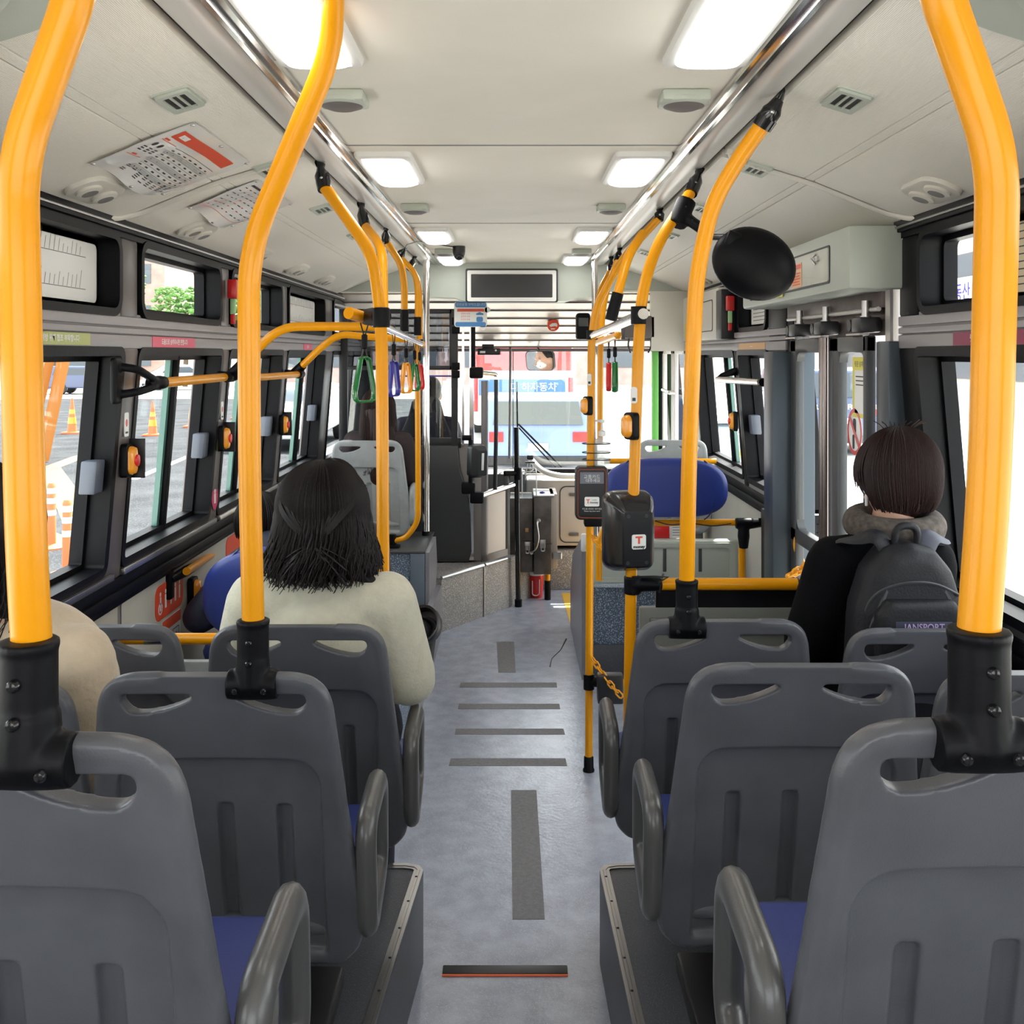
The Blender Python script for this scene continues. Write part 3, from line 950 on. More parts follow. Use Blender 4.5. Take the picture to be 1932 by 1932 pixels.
# fluted strips on the rear sloping panels
# posters ----------------------------------------------------------------
def poster(label, y0, y1, x0, x1, kind):
    W_, H_ = y1-y0, x1-x0
    def fn(u, v, off=0.0):
        x = x0+H_*v
        sag = .004+.010*math.sin(u*7+v*3)*v+.016*v*v*(1-abs(2*u-1))
        return Vector((-x, y0+W_*u+.02*v, sz(x)-sag-off))
    root = thing('route_poster', label, 'poster', fn(.5, .5))
    b = MB(); b.sheet(fn, 26, 16)
    t = MB(); t.v = b.v+[p+V(0, 0, .0012) for p in b.v]; n = len(b.v); t.f = b.f+[tuple(i+n for i in f[::-1]) for f in b.f]; t.m = [0]*len(t.f)
    t.build('sheet', M['film'], root)
    pr = MB()
    def q(u0, u1, v0, v1, mi, n=1):
        pr.mi = mi
        k = max(1, int((u1-u0)*24))
        pr.sheet(lambda a, c: fn(u0+(u1-u0)*a, v0+(v1-v0)*c, .0012), k, max(1, int((v1-v0)*14)))
    rnd = random.Random(5 if kind else 9)
    if kind == 1:
        q(.07, .90, .13, .27, 0)
        q(.12, .22, .17, .23, 3); q(.8, .82, .16, .24, 3)
        q(.05, .25, .335, .342, 0); q(.06, .12, .30, .325, 0)
        q(.28, .9, .36, .366, 1)
        for r in range(8):
            v = .40+r*.055
            if r % 3 == 1: q(.27, .9, v-.008, v+.032, 2)
            q(.28, .9, v+.036, v+.039, 1)
            for c in range(7): q(.30+c*.088, .30+c*.088+.03+.012*rnd.random(), v+.004, v+.02, 1)
        for r in range(3):
            for c in range(3): q(.05+c*.07, .05+c*.07+.04, .50+r*.03, .515+r*.03, 1)
        pr.mi = 1
        for c, mi in ((.09, 1), (.16, 1)):
            pts = ellipse(.018, .035, 14, c, .43)
            pr.add([fn(a, d, .0013) for a, d in pts], [tuple(range(14))])
        q(.04, .22, .665, .672, 0); q(.08, .14, .635, .655, 0)
        for r in range(5):
            for c in range(8):
                if rnd.random() < .8: q(.25+c*.08, .25+c*.08+.045, .86-r*.0+.022*r-.06, .87+.022*r-.06, 1)
    else:
        q(.08, .3, .10, .14, 1); q(.36, .5, .10, .14, 1); q(.6, .8, .10, .14, 0)
        for r in range(7):
            for c in range(9): q(.06+c*.1, .06+c*.1+.03+.035*rnd.random(), .2+r*.09, .215+r*.09, (1, 1, 0)[rnd.randrange(3)])
        q(.05, .9, .82, .825, 0)
    pr.build('print', [M['redink'], M['ink'], mat('grey_table', (.48, .49, .48), .3), M['paper']], root)
    for (u, v) in ((.02, .03), (.98, .03), (.02, .97), (.98, .97), (.5, .04), (.5, .97)):
        b = MB(); b.lathe([(.006, 0), (.005, .003), (.002, .004)], Fr(fn(u, v, .001), (1, 0, 0), (0, 1, 0), (0, 0, -1)), 10)
        b.build('rivet', M['steel'], root)
poster('glossy white notice with a red title band and a table, on the left sloping ceiling', 2.42, 2.93, .765, 1.03, 1)
poster('smaller white notice with orange lines, beyond the piping on the left sloping ceiling', 3.16, 3.66, .80, 1.03, 0)
# dome camera
b = MB(); c = P(866, 463, 5.7); c.z = CEIL
root = thing('dome_camera', 'small black dome security camera hanging from the ceiling beside the left lamps', 'camera', c)
b.lathe([(.036, 0), (.036, .03), (.032, .05), (.028, .055)], DN(c.x, c.y, c.z), 20); b.build('housing', M['black'], root)
b = MB(); b.ell((c.x, c.y-.004, c.z-.055), (.029, .029, .026)); b.build('lens_ball', M['blackgloss'], root)
b = MB(); b.tube(fillet([c+V(-.03, 0, -.004), P(790, 462, 5.3)+V(0, 0, .02), P(766, 462, 5.1), P(762, 485, 5.1)], .03), .003, 6); b.build('cable', M['black'], root)
# big rounded housings in the two upper corners
for s in (-1, 1):
    root = thing('roof_hatch_cover', 'large rounded pale green cover in the upper %s corner of the picture' % ('left' if s < 0 else 'right'), 'cover', (s*.86, 1.30, 2.2))
    fr = slope_fr(s, .87, 1.27)
    b = MB()
    b.prism(rrect(.52, .66, .16, 8), fr, -.02, .06, .03)
    b.build('shell', M['palegreen'], root)
    b = MB(); b.prism(rrect(.36, .40, .12, 8), fr, .05, .085, .03)
    b.build('lid', M['palegreen'], root)
    if s < 0:
        b = MB(); b.prism(rrect(.1, .2, .02, 4, -.05, .1), fr, .08, .088); b.build('sticker', M['redink'], root)

# ================================================================ LEFT SIDE RAILS
root = thing('wall_rail', 'horizontal yellow rail along the left windows, held by a looped black bracket', 'handrail', P(300, 718, 3.0))
b = MB(); b.tube([P(296, 723, 3.16), P(430, 711, 4.1), P(500, 711, 4.6), P(566, 706, 5.3)], .0165, 18); b.build('tube', M['yellow'], root)
b = MB()
a, c = V(-1.185, 3.02, 1.735), P(300, 722, 3.17)
e = V(-1.185, 3.02, 1.665)
b.tube(fillet([a+V(-.02, 0, .01), a+V(.05, .02, .0), c+V(0, -.05, .012), c], .02), [.014]*9+[.018]*9 if False else .013, 12)
b.tube(fillet([e+V(-.02, 0, -.01), e+V(.05, .02, .0), c+V(0, -.05, -.012), c], .02), .013, 12)
b.tube([c+V(-.01, -.05, 0), c, c+V(.006, .03, 0)], [.020, .023, .020], 16)
b.box(-1.2, -1.18, 2.99, 3.05, 1.63, 1.77, .008)
r_ = remesh(b, .004, 4); r_.build('bracket', M['rubber'], root)
for (x, y, Y) in ((434, 711, 4.08), (566, 706, 5.28)):
    q = P(x, y, Y)
    b = MB(); b.tube([q+V(0, -.045, 0), q+V(0, .03, 0)], .022, 16); b.tube([q, V(-1.2, Y+.02, q.z+.01)], [.02, .014], 12)
    b.build('bracket', M['rubber'], root)
def arm(label, pts, r):
    root = thing('curved_handrail', label, 'handrail', pts[0], 'curved yellow arms on the left')
    b = MB(); b.tube(fillet(pts, .14, 10), r, 18); b.build('tube', M['yellow'], root)
    a = Vector(pts[0]); d = (Vector(pts[1])-a).normalized()
    b = MB(); b.tube([a-d*.02, a+d*.05], [r*1.45, r*1.3], 16); b.build('sleeve', M['rubber'], root)
arm('nearer curved yellow arm rising from the left window rail to the strap rail', [P(444, 702, 4.08), P(476, 668, 4.06), P(530, 616, 4.05), P(730, 616, 4.05)], .018)
arm('farther curved yellow arm rising from the left window rail to the strap rail', [P(560, 700, 5.28), P(606, 655, 5.2), P(640, 630, 5.2), P(700, 636, 5.2), P(772, 640, 5.2)], .018)
RA, RB = V(-.473, 3.12, 1.897), V(-.556, 6.15, 1.840)
root = thing('strap_rail', 'chrome rail left of the aisle on which five coloured straps hang', 'handrail', RA)
b = MB(); b.tube([RA.lerp(RB, .07), RB.lerp(RA, .03)], .0165, 18); b.build('tube', M['chrome'], root)
b = MB(); b.tube(fillet([V(-.50, 3.06, 1.905), RA, RA.lerp(RB, .08)], .05), .0185, 18); b.build('near_end', M['yellow'], root)
b = MB(); b.ell(RB, (.02, .02, .02)); b.build('far_end', M['yellow'], root)
b = MB(); q = P(711, 597, 3.03)
b.tube([q+V(.015, 0, .0), RA+V(.01, .06, 0)], [.032, .026], 18, flat=1.0); b.tube([P(720, 618, 3.0), P(719, 580, 3.0)], .026, 16)
remesh(b, .004, 5).build('clamp', M['rubber'], root)
def strap(q, L_, ang, color, cname, label):
    """q = point on the rail, L_ total length, ang = handle turn about the vertical"""
    root = thing('hanging_strap', label, 'hanging strap', q, 'coloured hanging straps')
    u = V(math.cos(ang), math.sin(ang), 0); n = V(-math.sin(ang), math.cos(ang), 0)
    k = L_/.28
    B = lambda a, z, w=0: q+u*a*k+n*w*k+V(0, 0, z*k)
    b = MB()
    for s in (-1, 1):
        b.tube(fillet([B(0, .021, s*.006), B(s*.021, .008, s*.006), B(s*.02, -.014, s*.004), B(s*.003, -.055, 0)], .02), .0024, 6)
        b.tube([B(s*.003, -.095), B(s*.012, -.128), B(s*.014, -.14)], .0026, 6)
    b.build('cord', M['chrome'] if False else M['black'], root)
    b = MB(); b.tube([B(0, -.052), B(0, -.056), B(0, -.098), B(0, -.102)], [.006*k, .010*k, .010*k, .006*k], 10); b.build('grip_sleeve', M['rubber'], root)
    b = MB()
    b.tube(fillet([B(-.015, -.128), B(.015, -.128), B(.040, -.245), B(.034, -.272), B(-.034, -.272), B(-.040, -.245)], [.012, .012, .02, .02, .02, .02], 5, True),   .0046*k, 12, True, flat=2.9, upv=n)
    b.build('handle', M[color], root)
def onrail(t): return RA.lerp(RB, t)
strap(onrail(.035), .275, .8, 'green', '', 'green hanging strap nearest of the left five, its triangular handle seen face-on')
strap(onrail(.375), .28, 1.2, 'navy', '', 'dark blue hanging strap second in the left row, turned edgewise')
strap(onrail(.595), .28, 1.1, 'amber', '', 'amber yellow hanging strap in the middle of the left row')
strap(onrail(.79), .28, 1.1, 'green', '', 'green hanging strap between the amber and the red one')
strap(onrail(.93), .28, 1.15, 'red', '', 'red hanging strap last of the left row, beside the chrome pole')
# right strap rail
root = thing('grab_rail', 'chrome rail between the two card reader poles on the right', 'handrail', P(1205, 597, 3.08))
a, c = P(1214, 592, 3.02), P(1117, 634, 4.3)
b = MB(); b.tube([a, c], .0165, 18); b.build('tube', M['chrome'], root)
for q, s_ in ((P(1205, 595, 3.08), .03), (P(1117, 632, 4.3), .022)):
    b = MB(); b.tube([q+V(0, 0, -s_*.9), q+V(0, 0, s_*.9)], .024, 16); b.build('clamp', M['rubber'], root)
root = thing('grab_rail', 'short yellow rail behind the pole on the right, holding a red and a green strap', 'handrail', P(1163, 634, 4.95))
a, c = P(1166, 633, 4.9), P(1130, 646, 5.6)
b = MB(); b.tube([a, c], .0185, 18); b.ell(a, (.0185, .02, .0185)); b.build('tube', M['yellow'], root)
b = MB(); b.tube([c, P(1127, 648, 5.9)], .017, 14); b.build('far_end', M['chrome'], root)
strap(a.lerp(c, .45), .275, 1.45, 'red', '', 'red hanging strap alone with a green one on the right side')
strap(a.lerp(c, .14), .28, 1.40, 'green', '', 'green hanging strap on the right side, next to the red one')

# chrome poles by the bulkhead
root = thing('chrome_pole', 'chrome pole left of the front bulkhead, standing on the speckled box', 'pole', V(-.553, 6.40, .62), 'chrome poles at the bulkhead')
b = MB(); b.tube([V(-.553, 6.40, .62), V(-.553, 6.42, CEIL)], .0215, 18); b.build('tube', M['chrome'], root)
b = MB(); b.tube([V(-.553, 6.40, .60), V(-.553, 6.40, .655)], .026, 16); b.build('foot', M['rubber'], root)
root = thing('chrome_pole', 'chrome pole right of the front bulkhead, behind the yellow poles', 'pole', V(.522, 6.45, .55), 'chrome poles at the bulkhead')
b = MB(); b.tube([V(.522, 6.45, .3), V(.522, 6.45, CEIL)], .0195, 18); b.build('tube', M['chrome'], root)
# bent yellow tube from the strap rail down to the speckled box
root = pole('yellow pole that bends back near its foot on the left speckled box', [P(741, 1068, 6.0), P(741, 1030, 6.0)], .0165, .02, group=None)
b = MB(); b.tube(fillet([P(741, 1021, 6.0), P(765, 1016, 6.0), P(789, 985, 6.0), P(789, 900, 6.0), P(787, 640, 6.0)], .2, 10), .0165, 18); b.build('bend', M['yellow'], root)
b = MB(); b.tube([P(741, 1038, 6.0), P(741, 1008, 6.0)], .021, 14); b.build('joint', M['rubber'], root)
b = MB(); b.lathe([(.045, 0), (.045, .012), (.03, .016)], Fr(P(741, 1032, 6.0).xy.to_3d()+V(0, 0, .63), (1, 0, 0), (0, 1, 0), (0, 0, 1)), 20); b.build('foot', M['rubber'], root)

# ================================================================ RIGHT: READERS, BUTTONS, MIRROR
def stop_button(label, q, fr, w_=.05, h_=.085, bell=True):
    root = thing('stop_button', label, 'stop button', q, 'yellow stop buttons')
    b = MB(); b.prism(rrect(w_, h_, .012, 4), fr, 0, .022, .006); b.build('base', M['rubber'], root)
    b = MB(); b.prism(rrect(w_*.74, h_*.84, .02, 5), fr, .02, .042, .014); b.build('push_pad', M['amber'], root)
    if not bell: return
    b = MB(); b.lathe([(w_*.26, .04), (w_*.24, .047), (w_*.1, .049)], fr, 16, 1, 1.2); b.build('bell_button', M['red'], root)
R1 = P(1196, 803, 3.08); R2 = P(1112, 765, 4.3)
frs = Fr(R1+V(-.002, -.017, 0), (.5, -.86, 0), (0, 0, 1), (-.86, -.5, 0))
stop_button('larger stop button on the pole of the rear card reader', R1, frs, .055, .083, False)
stop_button('smaller stop button on the pole of the front card reader', R2, Fr(R2+V(0, -.015, 0), (.5, -.86, 0), (0, 0, 1), (-.86, -.5, 0)), .05, .08, False)
for (x, y, Y, px, lab) in ((1197, 745, 3.08, .028, 'small pale plate on the pole above the larger stop button'), (1113, 716, 4.3, .024, 'small pale plate on the pole above the smaller stop button')):
    q = P(x, y, Y)
    b = MB(); b.prism(rrect(px*.75, .05, .008, 4), Fr(q+V(-.004, -.0185, 0)), 0, .003); b.mi = 1; b.fbox(Fr(q+V(-.004, -.0185, 0)), -.005, .005, -.018, -.008, .003, .0035)
    b.build('bell_plate', [M['white'], M['ink']], label=lab, cat='plate')
# front reader
q = P(1115, 928, 4.3); fr = Fr(q+V(0, -.018, 0))
root = thing('card_reader', 'black fare card reader with a grey display and an orange rim, on the front pole', 'card reader', q, 'fare card readers on the poles')
b = MB(); b.prism(rrect(.139, .226, .022, 6), fr, -.02, .035, .012); b.build('body', M['black'], root)
b = MB(); b.ring(rrect(.122, .208, .016, 6), rrect(.114, .2, .013, 6), fr, .033, .038); b.build('rim', mat('copper_rim', (.22, .05, .025), .3), root)
b = MB(); b.fbox(fr, -.050, .050, .042, .090, .033, .037); b.build('display', mat('lcd_grey', (.16, .17, .20), .3), root)
b = MB(); b.text('교통카드', fr, .019, 0, .070, .0385); b.text('대주세요', fr, .017, .004, .054, .0385); b.build('lettering', M['white'], root)
def tmoney(root, fr, u, v, w_, h_, wd, small):
    b = MB(); b.prism(rrect(w_, h_, .006, 4, u, v), fr, wd-.002, wd); o = b.build('sticker', M['paper'], root)
    b = MB()
    if small:
        b.mi = 1; b.text('T', fr, h_*.62, u-w_*.27, v, wd+.0006, bold=.0006); b.mi = 0; b.text('money', fr, h_*.32, u+w_*.14, v-h_*.08, wd+.0006, bold=.0003)
        b.text('mobile', fr, h_*.2, u+w_*.16, v+h_*.18, wd+.0006)
    else:
        b.mi = 1; b.text('T', fr, h_*.66, u, v+h_*.1, wd+.0006, bold=.0014, sx=1.15); b.mi = 0; b.text('money', fr, h_*.27, u, v-h_*.33, wd+.0006, bold=.0006, sx=1.1)
    b.build('lettering', [M['ink'], M['redink']], o)
tmoney(root, fr, 0, -.034, .062, .040, .037, True)
b = MB(); b.text('카드를 한장만 대주세요', fr, .0085, 0, -.065, .0365); b.text('Please tap your card', fr, .008, 0, -.074, .0365); b.build('small_lettering', M['white'], root)
b = MB(); b.box(q.x-.03, q.x+.045, q.y-.03, q.y+.03, q.z-.145, q.z-.105, .006); b.build('holder', M['rubber'], root)
# rear reader
q = P(1188, 1002, 3.08); 
fr = Fr(q+V(-.001, -.004, 0), (.985, .17, 0), (0, 0, 1), (.17, -.985, 0))
root = thing('card_reader', 'large black card reader housing with a white square sticker, on the rear pole', 'card reader', q, 'fare card readers on the poles')
b = MB()
lay = [(rrect(.150, .236, .030, 6), -.045), (rrect(.158, .244, .034, 6), -.03), (rrect(.154, .238, .034, 6), .0), (rrect(.135, .222, .03, 6, .003, -.004), .022), (rrect(.094, .178, .014, 6, .008, -.012), .054), (rrect(.082, .166, .008, 6, .008, -.013), .058)]
n = len(lay[0][0]); vs = [fr(a, c, w_) for (o_, w_) in lay for (a, c) in o_]
fs = [tuple(range(n))[::-1], tuple((len(lay)-1)*n+i for i in range(n))]
for k in range(len(lay)-1):
    for i in range(n): fs.append((k*n+i, k*n+(i+1) % n, (k+1)*n+(i+1) % n, (k+1)*n+i))
b.add(vs, fs)
cut = MB(); cut.tube([P(1194, 840, 3.08)+V(.0, -.005, 0), P(1190, 964, 3.08)+V(.0, -.03, 0), P(1189, 966, 3.08)+V(0, -.04, .0)], .020, 16)
cut2 = b
b.build('body', mat('black_reader_gloss', (.012, .012, .014), .22, coat=.3), root, ang=25)
tmoney(root, fr, .012, -.022, .044, .044, .0595, False)
for (u, v) in ((-.02, .055), (.036, .055), (-.022, -.085), (.036, -.085)):
    b = MB(); b.lathe([(.006, 0), (.006, .001)], Fr(fr(u, v, .058), fr.u, fr.v, fr.w), 14); b.build('screw_cap', M['black'], root)
# the pole passes in front of the housing's upper bowl
b = MB(); b.tube([P(1201, 900, 3.08)+V(0, -.0, 0), P(1198, 925, 3.07), P(1194, 952, 3.02)], [.0175, .0175, .016], 18); 
# sanitizer
q = P(1134, 852, 4.3)
root = thing('sanitizer_bottle', 'clear pump bottle strapped with black bands to the front reader pole', 'bottle', V(q.x, q.y, P(0, 880, 4.3).z))
zb_ = P(0, 880, 4.3).z
b = MB(); f2 = Fr((q.x+.004, q.y, zb_), (1, 0, 0), (0, 1, 0), (0, 0, 1))
b.lathe([(.030, 0), (.034, .005), (.034, .10), (.03, .115), (.014, .125), (.014, .135)], f2, 20); b.build('bottle_body', mat('clear_pet', (.62, .66, .66), .08, alpha=.5), root)
b = MB(); b.lathe([(.031, .004), (.031, .07)], f2, 20); b.build('gel', mat('gel', (.75, .8, .8), .1, alpha=.25), root)
b = MB(); b.lathe([(.015, .13), (.016, .15), (.006, .155), (.005, .185), (.012, .188), (.012, .2)], f2, 14); b.box(q.x-.028, q.x+.008, q.y-.006, q.y+.006, zb_+.19, zb_+.2, .003); b.build('pump', M['white'], root)
for k in (.03, .06, .098):
    b = MB(); pts = [V(q.x+.004-.052*(1 if c < 0 else 0)+.0, 0, 0) for c in (1,)]
    pth = [V(q.x+.004+.036*math.cos(a)-(.048 if math.cos(a) < 0 else 0), q.y+.037*math.sin(a), zb_+k) for a in [2*PI*i/20 for i in range(20)]]
    b.tube(pth, .0022, 6, True); b.build('band', M['black'], root)
# black round mirror on an arm
q = P(1423, 498, 3.05)
root = thing('round_mirror', 'black oval back of an observation mirror, mounted to a yellow pole by an arm', 'mirror', P(1286, 405, 3.16))
a_ = math.radians(-22)
fr = Fr(q, (math.cos(a_), .12, math.sin(a_)), (-math.sin(a_), -.1, math.cos(a_)), (-.10, -.98, -.12))
b = MB(); b.lathe([(1.0, -.012), (1.02, -.004), (1.0, .008), (.93, .024), (.78, .038), (.55, .048), (.3, .053), (.08, .055)], fr, 40, .135, .108)
vs = b.v
b = MB(); 
prof = [(.130, -.012), (.134, -.004), (.132, .008), (.122, .024), (.102, .038), (.072, .048), (.04, .053), (.01, .055)]
b.lathe(prof, fr, 44, 1.0, .80)
b.build('back_shell', M['rubber'], root)
b = MB(); b.lathe([(.126, -.0125), (.126, -.014)], fr, 44, 1.0, .8); b.build('mirror_face', M['mirror'], root)
b = MB(); b.fbox(fr, -.115, -.06, .015, .065, .02, .038, .008); b.build('arm_plate', M['rubber'], root)
b = MB(); b.tube([fr(-.10, .045, .015), P(1340, 447, 3.1)], .010, 12); b.build('rod', M['black'], root)
b = MB(); p1 = P(1285, 405, 3.165); p2 = P(1332, 437, 3.11)
b.tube([P(1276, 425, 3.15), P(1296, 378, 3.17)], .031, 18); b.tube([p1, p1.lerp(p2, .5), p2], [.026, .022, .022], 14, flat=.8)
remesh(b, .004, 4).build('clamp', M['rubber'], root)
for (x, y, Y) in ((1294, 390, 3.135), (1281, 412, 3.13), (1306, 416, 3.105), (1320, 426, 3.09)):
    b = MB(); b.lathe([(.004, 0), (.003, .003)], Fr(P(x, y, Y), (1, 0, 0), (0, 0, 1), (0, -1, 0)), 8); b.build('screw', M['blackgloss'], root)

# chain helper
def chain(label, pts, link=.03, r=.0035):
    root = thing('plastic_chain', label, 'chain', pts[0], 'yellow plastic chains')
    pts = [Vector(p) for p in pts]
    a, c = pts[0], pts[-1]
    sag = pts[1] if len(pts) > 2 else (a+c)/2
    L_ = (c-a).length; n = max(3, int(L_/(link*.72)))
    b = MB()
    for i in range(n):
        t = (i+.5)/n
        p = a*(1-t)**2+sag*2*t*(1-t)+c*t*t
        d = ((sag-a)*(1-t)+(c-sag)*t).normalized()
        side = d.cross(V(0, 1, 0) if i % 2 else V(.3, .2, 1)).normalized()
        nn = d.cross(side).normalized()
        pp = [p+d*(link*.5*sx)+side*(link*.26*sy) for (sx, sy) in ((-.6, 1), (.6, 1), (1, .5), (1, -.5), (.6, -1), (-.6, -1), (-1, -.5), (-1, .5))]
        b.tube(pp, r, 6, True, upv=nn)
    b.build('links', M['yellow'], root)
chain('yellow chain hanging from a slot of the front reader pole, behind the rear reader', [P(1117, 1010, 4.28), P(1130, 1030, 4.2), P(1150, 1052, 4.1)], .035)
chain('yellow chain hanging low between the reader poles near the floor', [P(1117, 1240, 4.28), P(1140, 1280, 4.2), P(1172, 1314, 4.15)], .035)
chain('yellow chain slung across the rear door opening', [P(1489, 1086, 3.6), P(1530, 1066, 3.65), P(1570, 1022, 3.8)], .045, .0045)
for (x, y) in ((1114, 998), (1114, 1232)):
    pass
# lower rail with black box
root = thing('low_rail', 'short low yellow rail with a black clamp at the foot of the reader poles', 'handrail', P(1115, 1286, 4.3))
b = MB(); b.tube([P(1112, 1287, 4.3), P(1240, 1290, 4.35)], .0165, 14); b.build('tube', M['yellow'], root)
b = MB(); b.tube([P(1111, 1300, 4.3), P(1111, 1272, 4.3)], .023, 14); b.tube([P(1111, 1286, 4.3), P(1146, 1287, 4.3)], .022, 14); b.build('clamp', M['rubber'], root)
b = MB(); b.box(*[v for v in (P(1126, 0, 4.25).x, P(1174, 0, 4.25).x)], 4.2, 4.26, P(0, 1322, 4.25).z, P(0, 1268, 4.25).z, .008); b.box(P(1143, 0, 4.25).x, P(1148, 0, 4.25).x, 4.22, 4.23, 0, P(0, 1322, 4.25).z)
b.build('reader_box', M['black'], label='small black box on a thin stalk behind the low chain', cat='box')

# partition in front of the right aisle seat
PYR = 3.10
root = thing('partition', 'ribbed grey partition behind the horizontal yellow rail, right of the aisle', 'partition', (.8, PYR, 0))
b = MB()
x0, x1 = P(1207, 0, PYR).x, 1.17
b.box(x0, x1, PYR, PYR+.03, .02, 1.0, .008)
for z in (.965, .93, .83): b.box(x0+.03, x1-.02, PYR-.008, PYR+.005, z-.012, z+.004, .005)
b.box(x0+.06, x1-.05, PYR-.004, PYR+.005, .35, .78, .004)
b.build('panel', mat('grey_green_panel', (.17, .18, .165), .45, bump=.3, bscale=350), root)
b = MB(); b.box(x0+.05, x1, PYR+.005, PYR+.02, .99, 1.058); b.build('dark_gap_band', M['blackgloss'], root)  # black band stands in for the dark see-through gap above the panel
root = thing('partition_rail', 'horizontal yellow rail with a black clamp, above the grey partition', 'handrail', P(1192, 1102, 3.08))
zr = P(0, 1102, 3.08).z
b = MB(); b.tube([V(.42, 3.08, zr), V(1.19, 3.08, zr)], .0185, 18); b.build('tube', M['yellow'], root)
b = MB(); b.tube([V(.345+.02, 3.08, zr-.03), V(.365, 3.08, zr+.025)], .026, 18); b.tube([V(.36, 3.08, zr), V(.455, 3.08, zr)], [.027, .023], 18, flat=.9)
r_ = remesh(b, .004, 4); r_.build('clamp', M['rubber'], root)
b = MB(); b.tube([V(.445, 3.06, zr-.02), V(.45, 3.055, zr+.02), V(.46, 3.08, zr+.03), V(.455, 3.1, zr)], .0035, 6, True); b.tube([V(.44, 3.055, zr+.01), V(.47, 3.05, zr+.028), V(.43, 3.05, zr+.03), V(.36, 3.05, zr+.028)], .003, 6); b.build('cable_tie', M['black'], root)
b = MB(); b.tube([V(.868, 3.08, zr), V(.873, 3.08, zr)], .0192, 18); b.build('joint_ring', M['black'], root)

# ================================================================ REAR DOOR (right)
DX = 1.18
root = thing('door_header_box', 'pale metal box above the rear door with a latched flap', 'cabinet', (1.12, 3.8, 1.98))
z0, z1 = HC+.20, HC+.385
b = MB(); b.box(1.03, 1.24, 3.09, 4.52, z0, z1+.012, .012); b.build('casing', M['palegreen'], root)
b = MB(); fx = Fr((1.03, 3.8, (z0+z1)/2), (0, -1, 0), (0, 0, 1), (-1, 0, 0))
b.ring(rrect(1.10, .125, .012, 4, -.02, 0), rrect(1.09, .115, .010, 4, -.02, 0), fr if False else fx, -.001, .003)
b.build('flap_seam', M['ink'], root)
b = MB(); b.prism(rrect(1.086, .112, .010, 4, -.02, 0), fx, 0, .006, .003); o = b.build('flap', mat('pale_flap', (.50, .51, .44), .4, vary=.08, vscale=9), root)
b = MB(); b.fbox(fx, .40, .43, .02, .035, .005, .014); b.tube([fx(.395, .045, .008), fx(.39, .03, .022), fx(.395, .01, .008)], .004, 8); b.build('latch', M['steel'], o)
b = MB(); b.prism(rrect(.12, .085, .002, 2, .17, -.01), fx, .006, .008); b.mi = 1
b.fbox(fx, .115, .225, .012, .028, .008, .0086)
for k in range(5): b.fbox(fx, .12, .215-.01*(k % 2), -.005-.01*k, -.001-.01*k, .008, .0086)
b.build('sticker', [mat('peach_sticker', (.72, .42, .22), .4), M['redink']], root)
b = MB(); b.lathe([(.034, 0), (.036, .006), (.03, .010)], Fr(fx(.06, -.01, .01), fx.u, fx.v, fx.w), 24, .8, 1.1); b.tube([fx(.06, -.01, .01), fx(.06, -.01, .05)], [.014, .010], 12); b.build('valve_knob', M['red'], root)
b = MB(); b.prism(rrect(.10, .13, .002, 2, -.07, -.01), fx, .006, .008); b.build('sticker', mat('lime_sticker', (.55, .6, .08), .4), root)
for z in (z0+.03, z1-.03):
    b = MB(); b.lathe([(.008, 0), (.007, .004), (.002, .006)], Fr((1.205, 3.09, z)), 14); b.build('rivet', M['palegreen'], root)
# columns either side of the door
for (xa, xb, ya, yb, zt, lab) in ((1.158, 1.262, 3.105, 3.215, 1.82, 'blue-grey door column right of the rear door, nearer the camera'), (1.07, 1.245, 4.15, 4.30, 1.79, 'blue-grey door column left of the rear door, farther from the camera')):
    b = MB(); b.box(xa, xb, ya, yb, .0, zt, .006); b.build('door_column', M['doorblue'], label=lab, cat='column', group='columns of the rear door')
b = MB(); b.tube([V(1.205, 3.14, 1.81), V(1.205, 3.14, HC+.21)], .034, 20); b.box(1.168, 1.185, 3.12, 3.16, 1.82, HC+.2)
b.build('steel_post', M['steel'], label='short grey steel post between the header box and the right door column', cat='post')
b = MB(); b.box(1.16, 1.29, 4.28, 4.71, -.1, 1.06, .004); b.box(1.2, 1.29, 4.32, 4.72, 1.0, 2.2, .004); b.box(1.22, 1.29, 2.99, 3.10, -.1, 2.2, .004)
b.build('trim_12', M['rubber'], kind='structure')
b = MB(); b.box(1.19, 1.25, 3.1, 4.5, -.35, -.30); b.build('trim_13', M['steel'], kind='structure')
# door gear
root = thing('door_gear', 'dark door mechanism with rods and clamps under the header box', 'door mechanism', (1.2, 3.7, 1.83))
b = MB(); b.box(1.17, 1.26, 3.2, 4.3, 1.93, 1.985, .004); b.box(1.20, 1.27, 3.2, 4.3, 1.84, 1.93, .003); b.build('beam', mat('brown_grey_metal', (.13, .105, .10), .4, .3, vary=.25, vscale=12), root)
b = MB(); b.tube([V(1.17, 3.22, 1.925), V(1.17, 4.28, 1.925)], .008, 10); b.build('rail', M['alu'], root)
for y in (4.06, 3.72, 3.3):
    b = MB(); b.tube([V(1.155, y, 1.955), V(1.155, y, 1.90)], .013, 12); b.tube([V(1.155, y, 1.905), V(1.155, y, 1.895)], .018, 12); b.build('roller', M['steel'], root)
    b = MB(); b.box(1.12, 1.19, y-.05, y+.04, 1.85, 1.90, .008); b.tube([V(1.12, y+.06, 1.875), V(1.19, y+.06, 1.875)], .020, 12); b.build('carriage', M['black'], root)
    b = MB(); b.tube([V(1.155, y, 1.85), V(1.155, y, 1.825)], .009, 8); b.box(1.13, 1.16, y-.02, y+.12, 1.842, 1.848); b.build('pin', M['steel'], root)
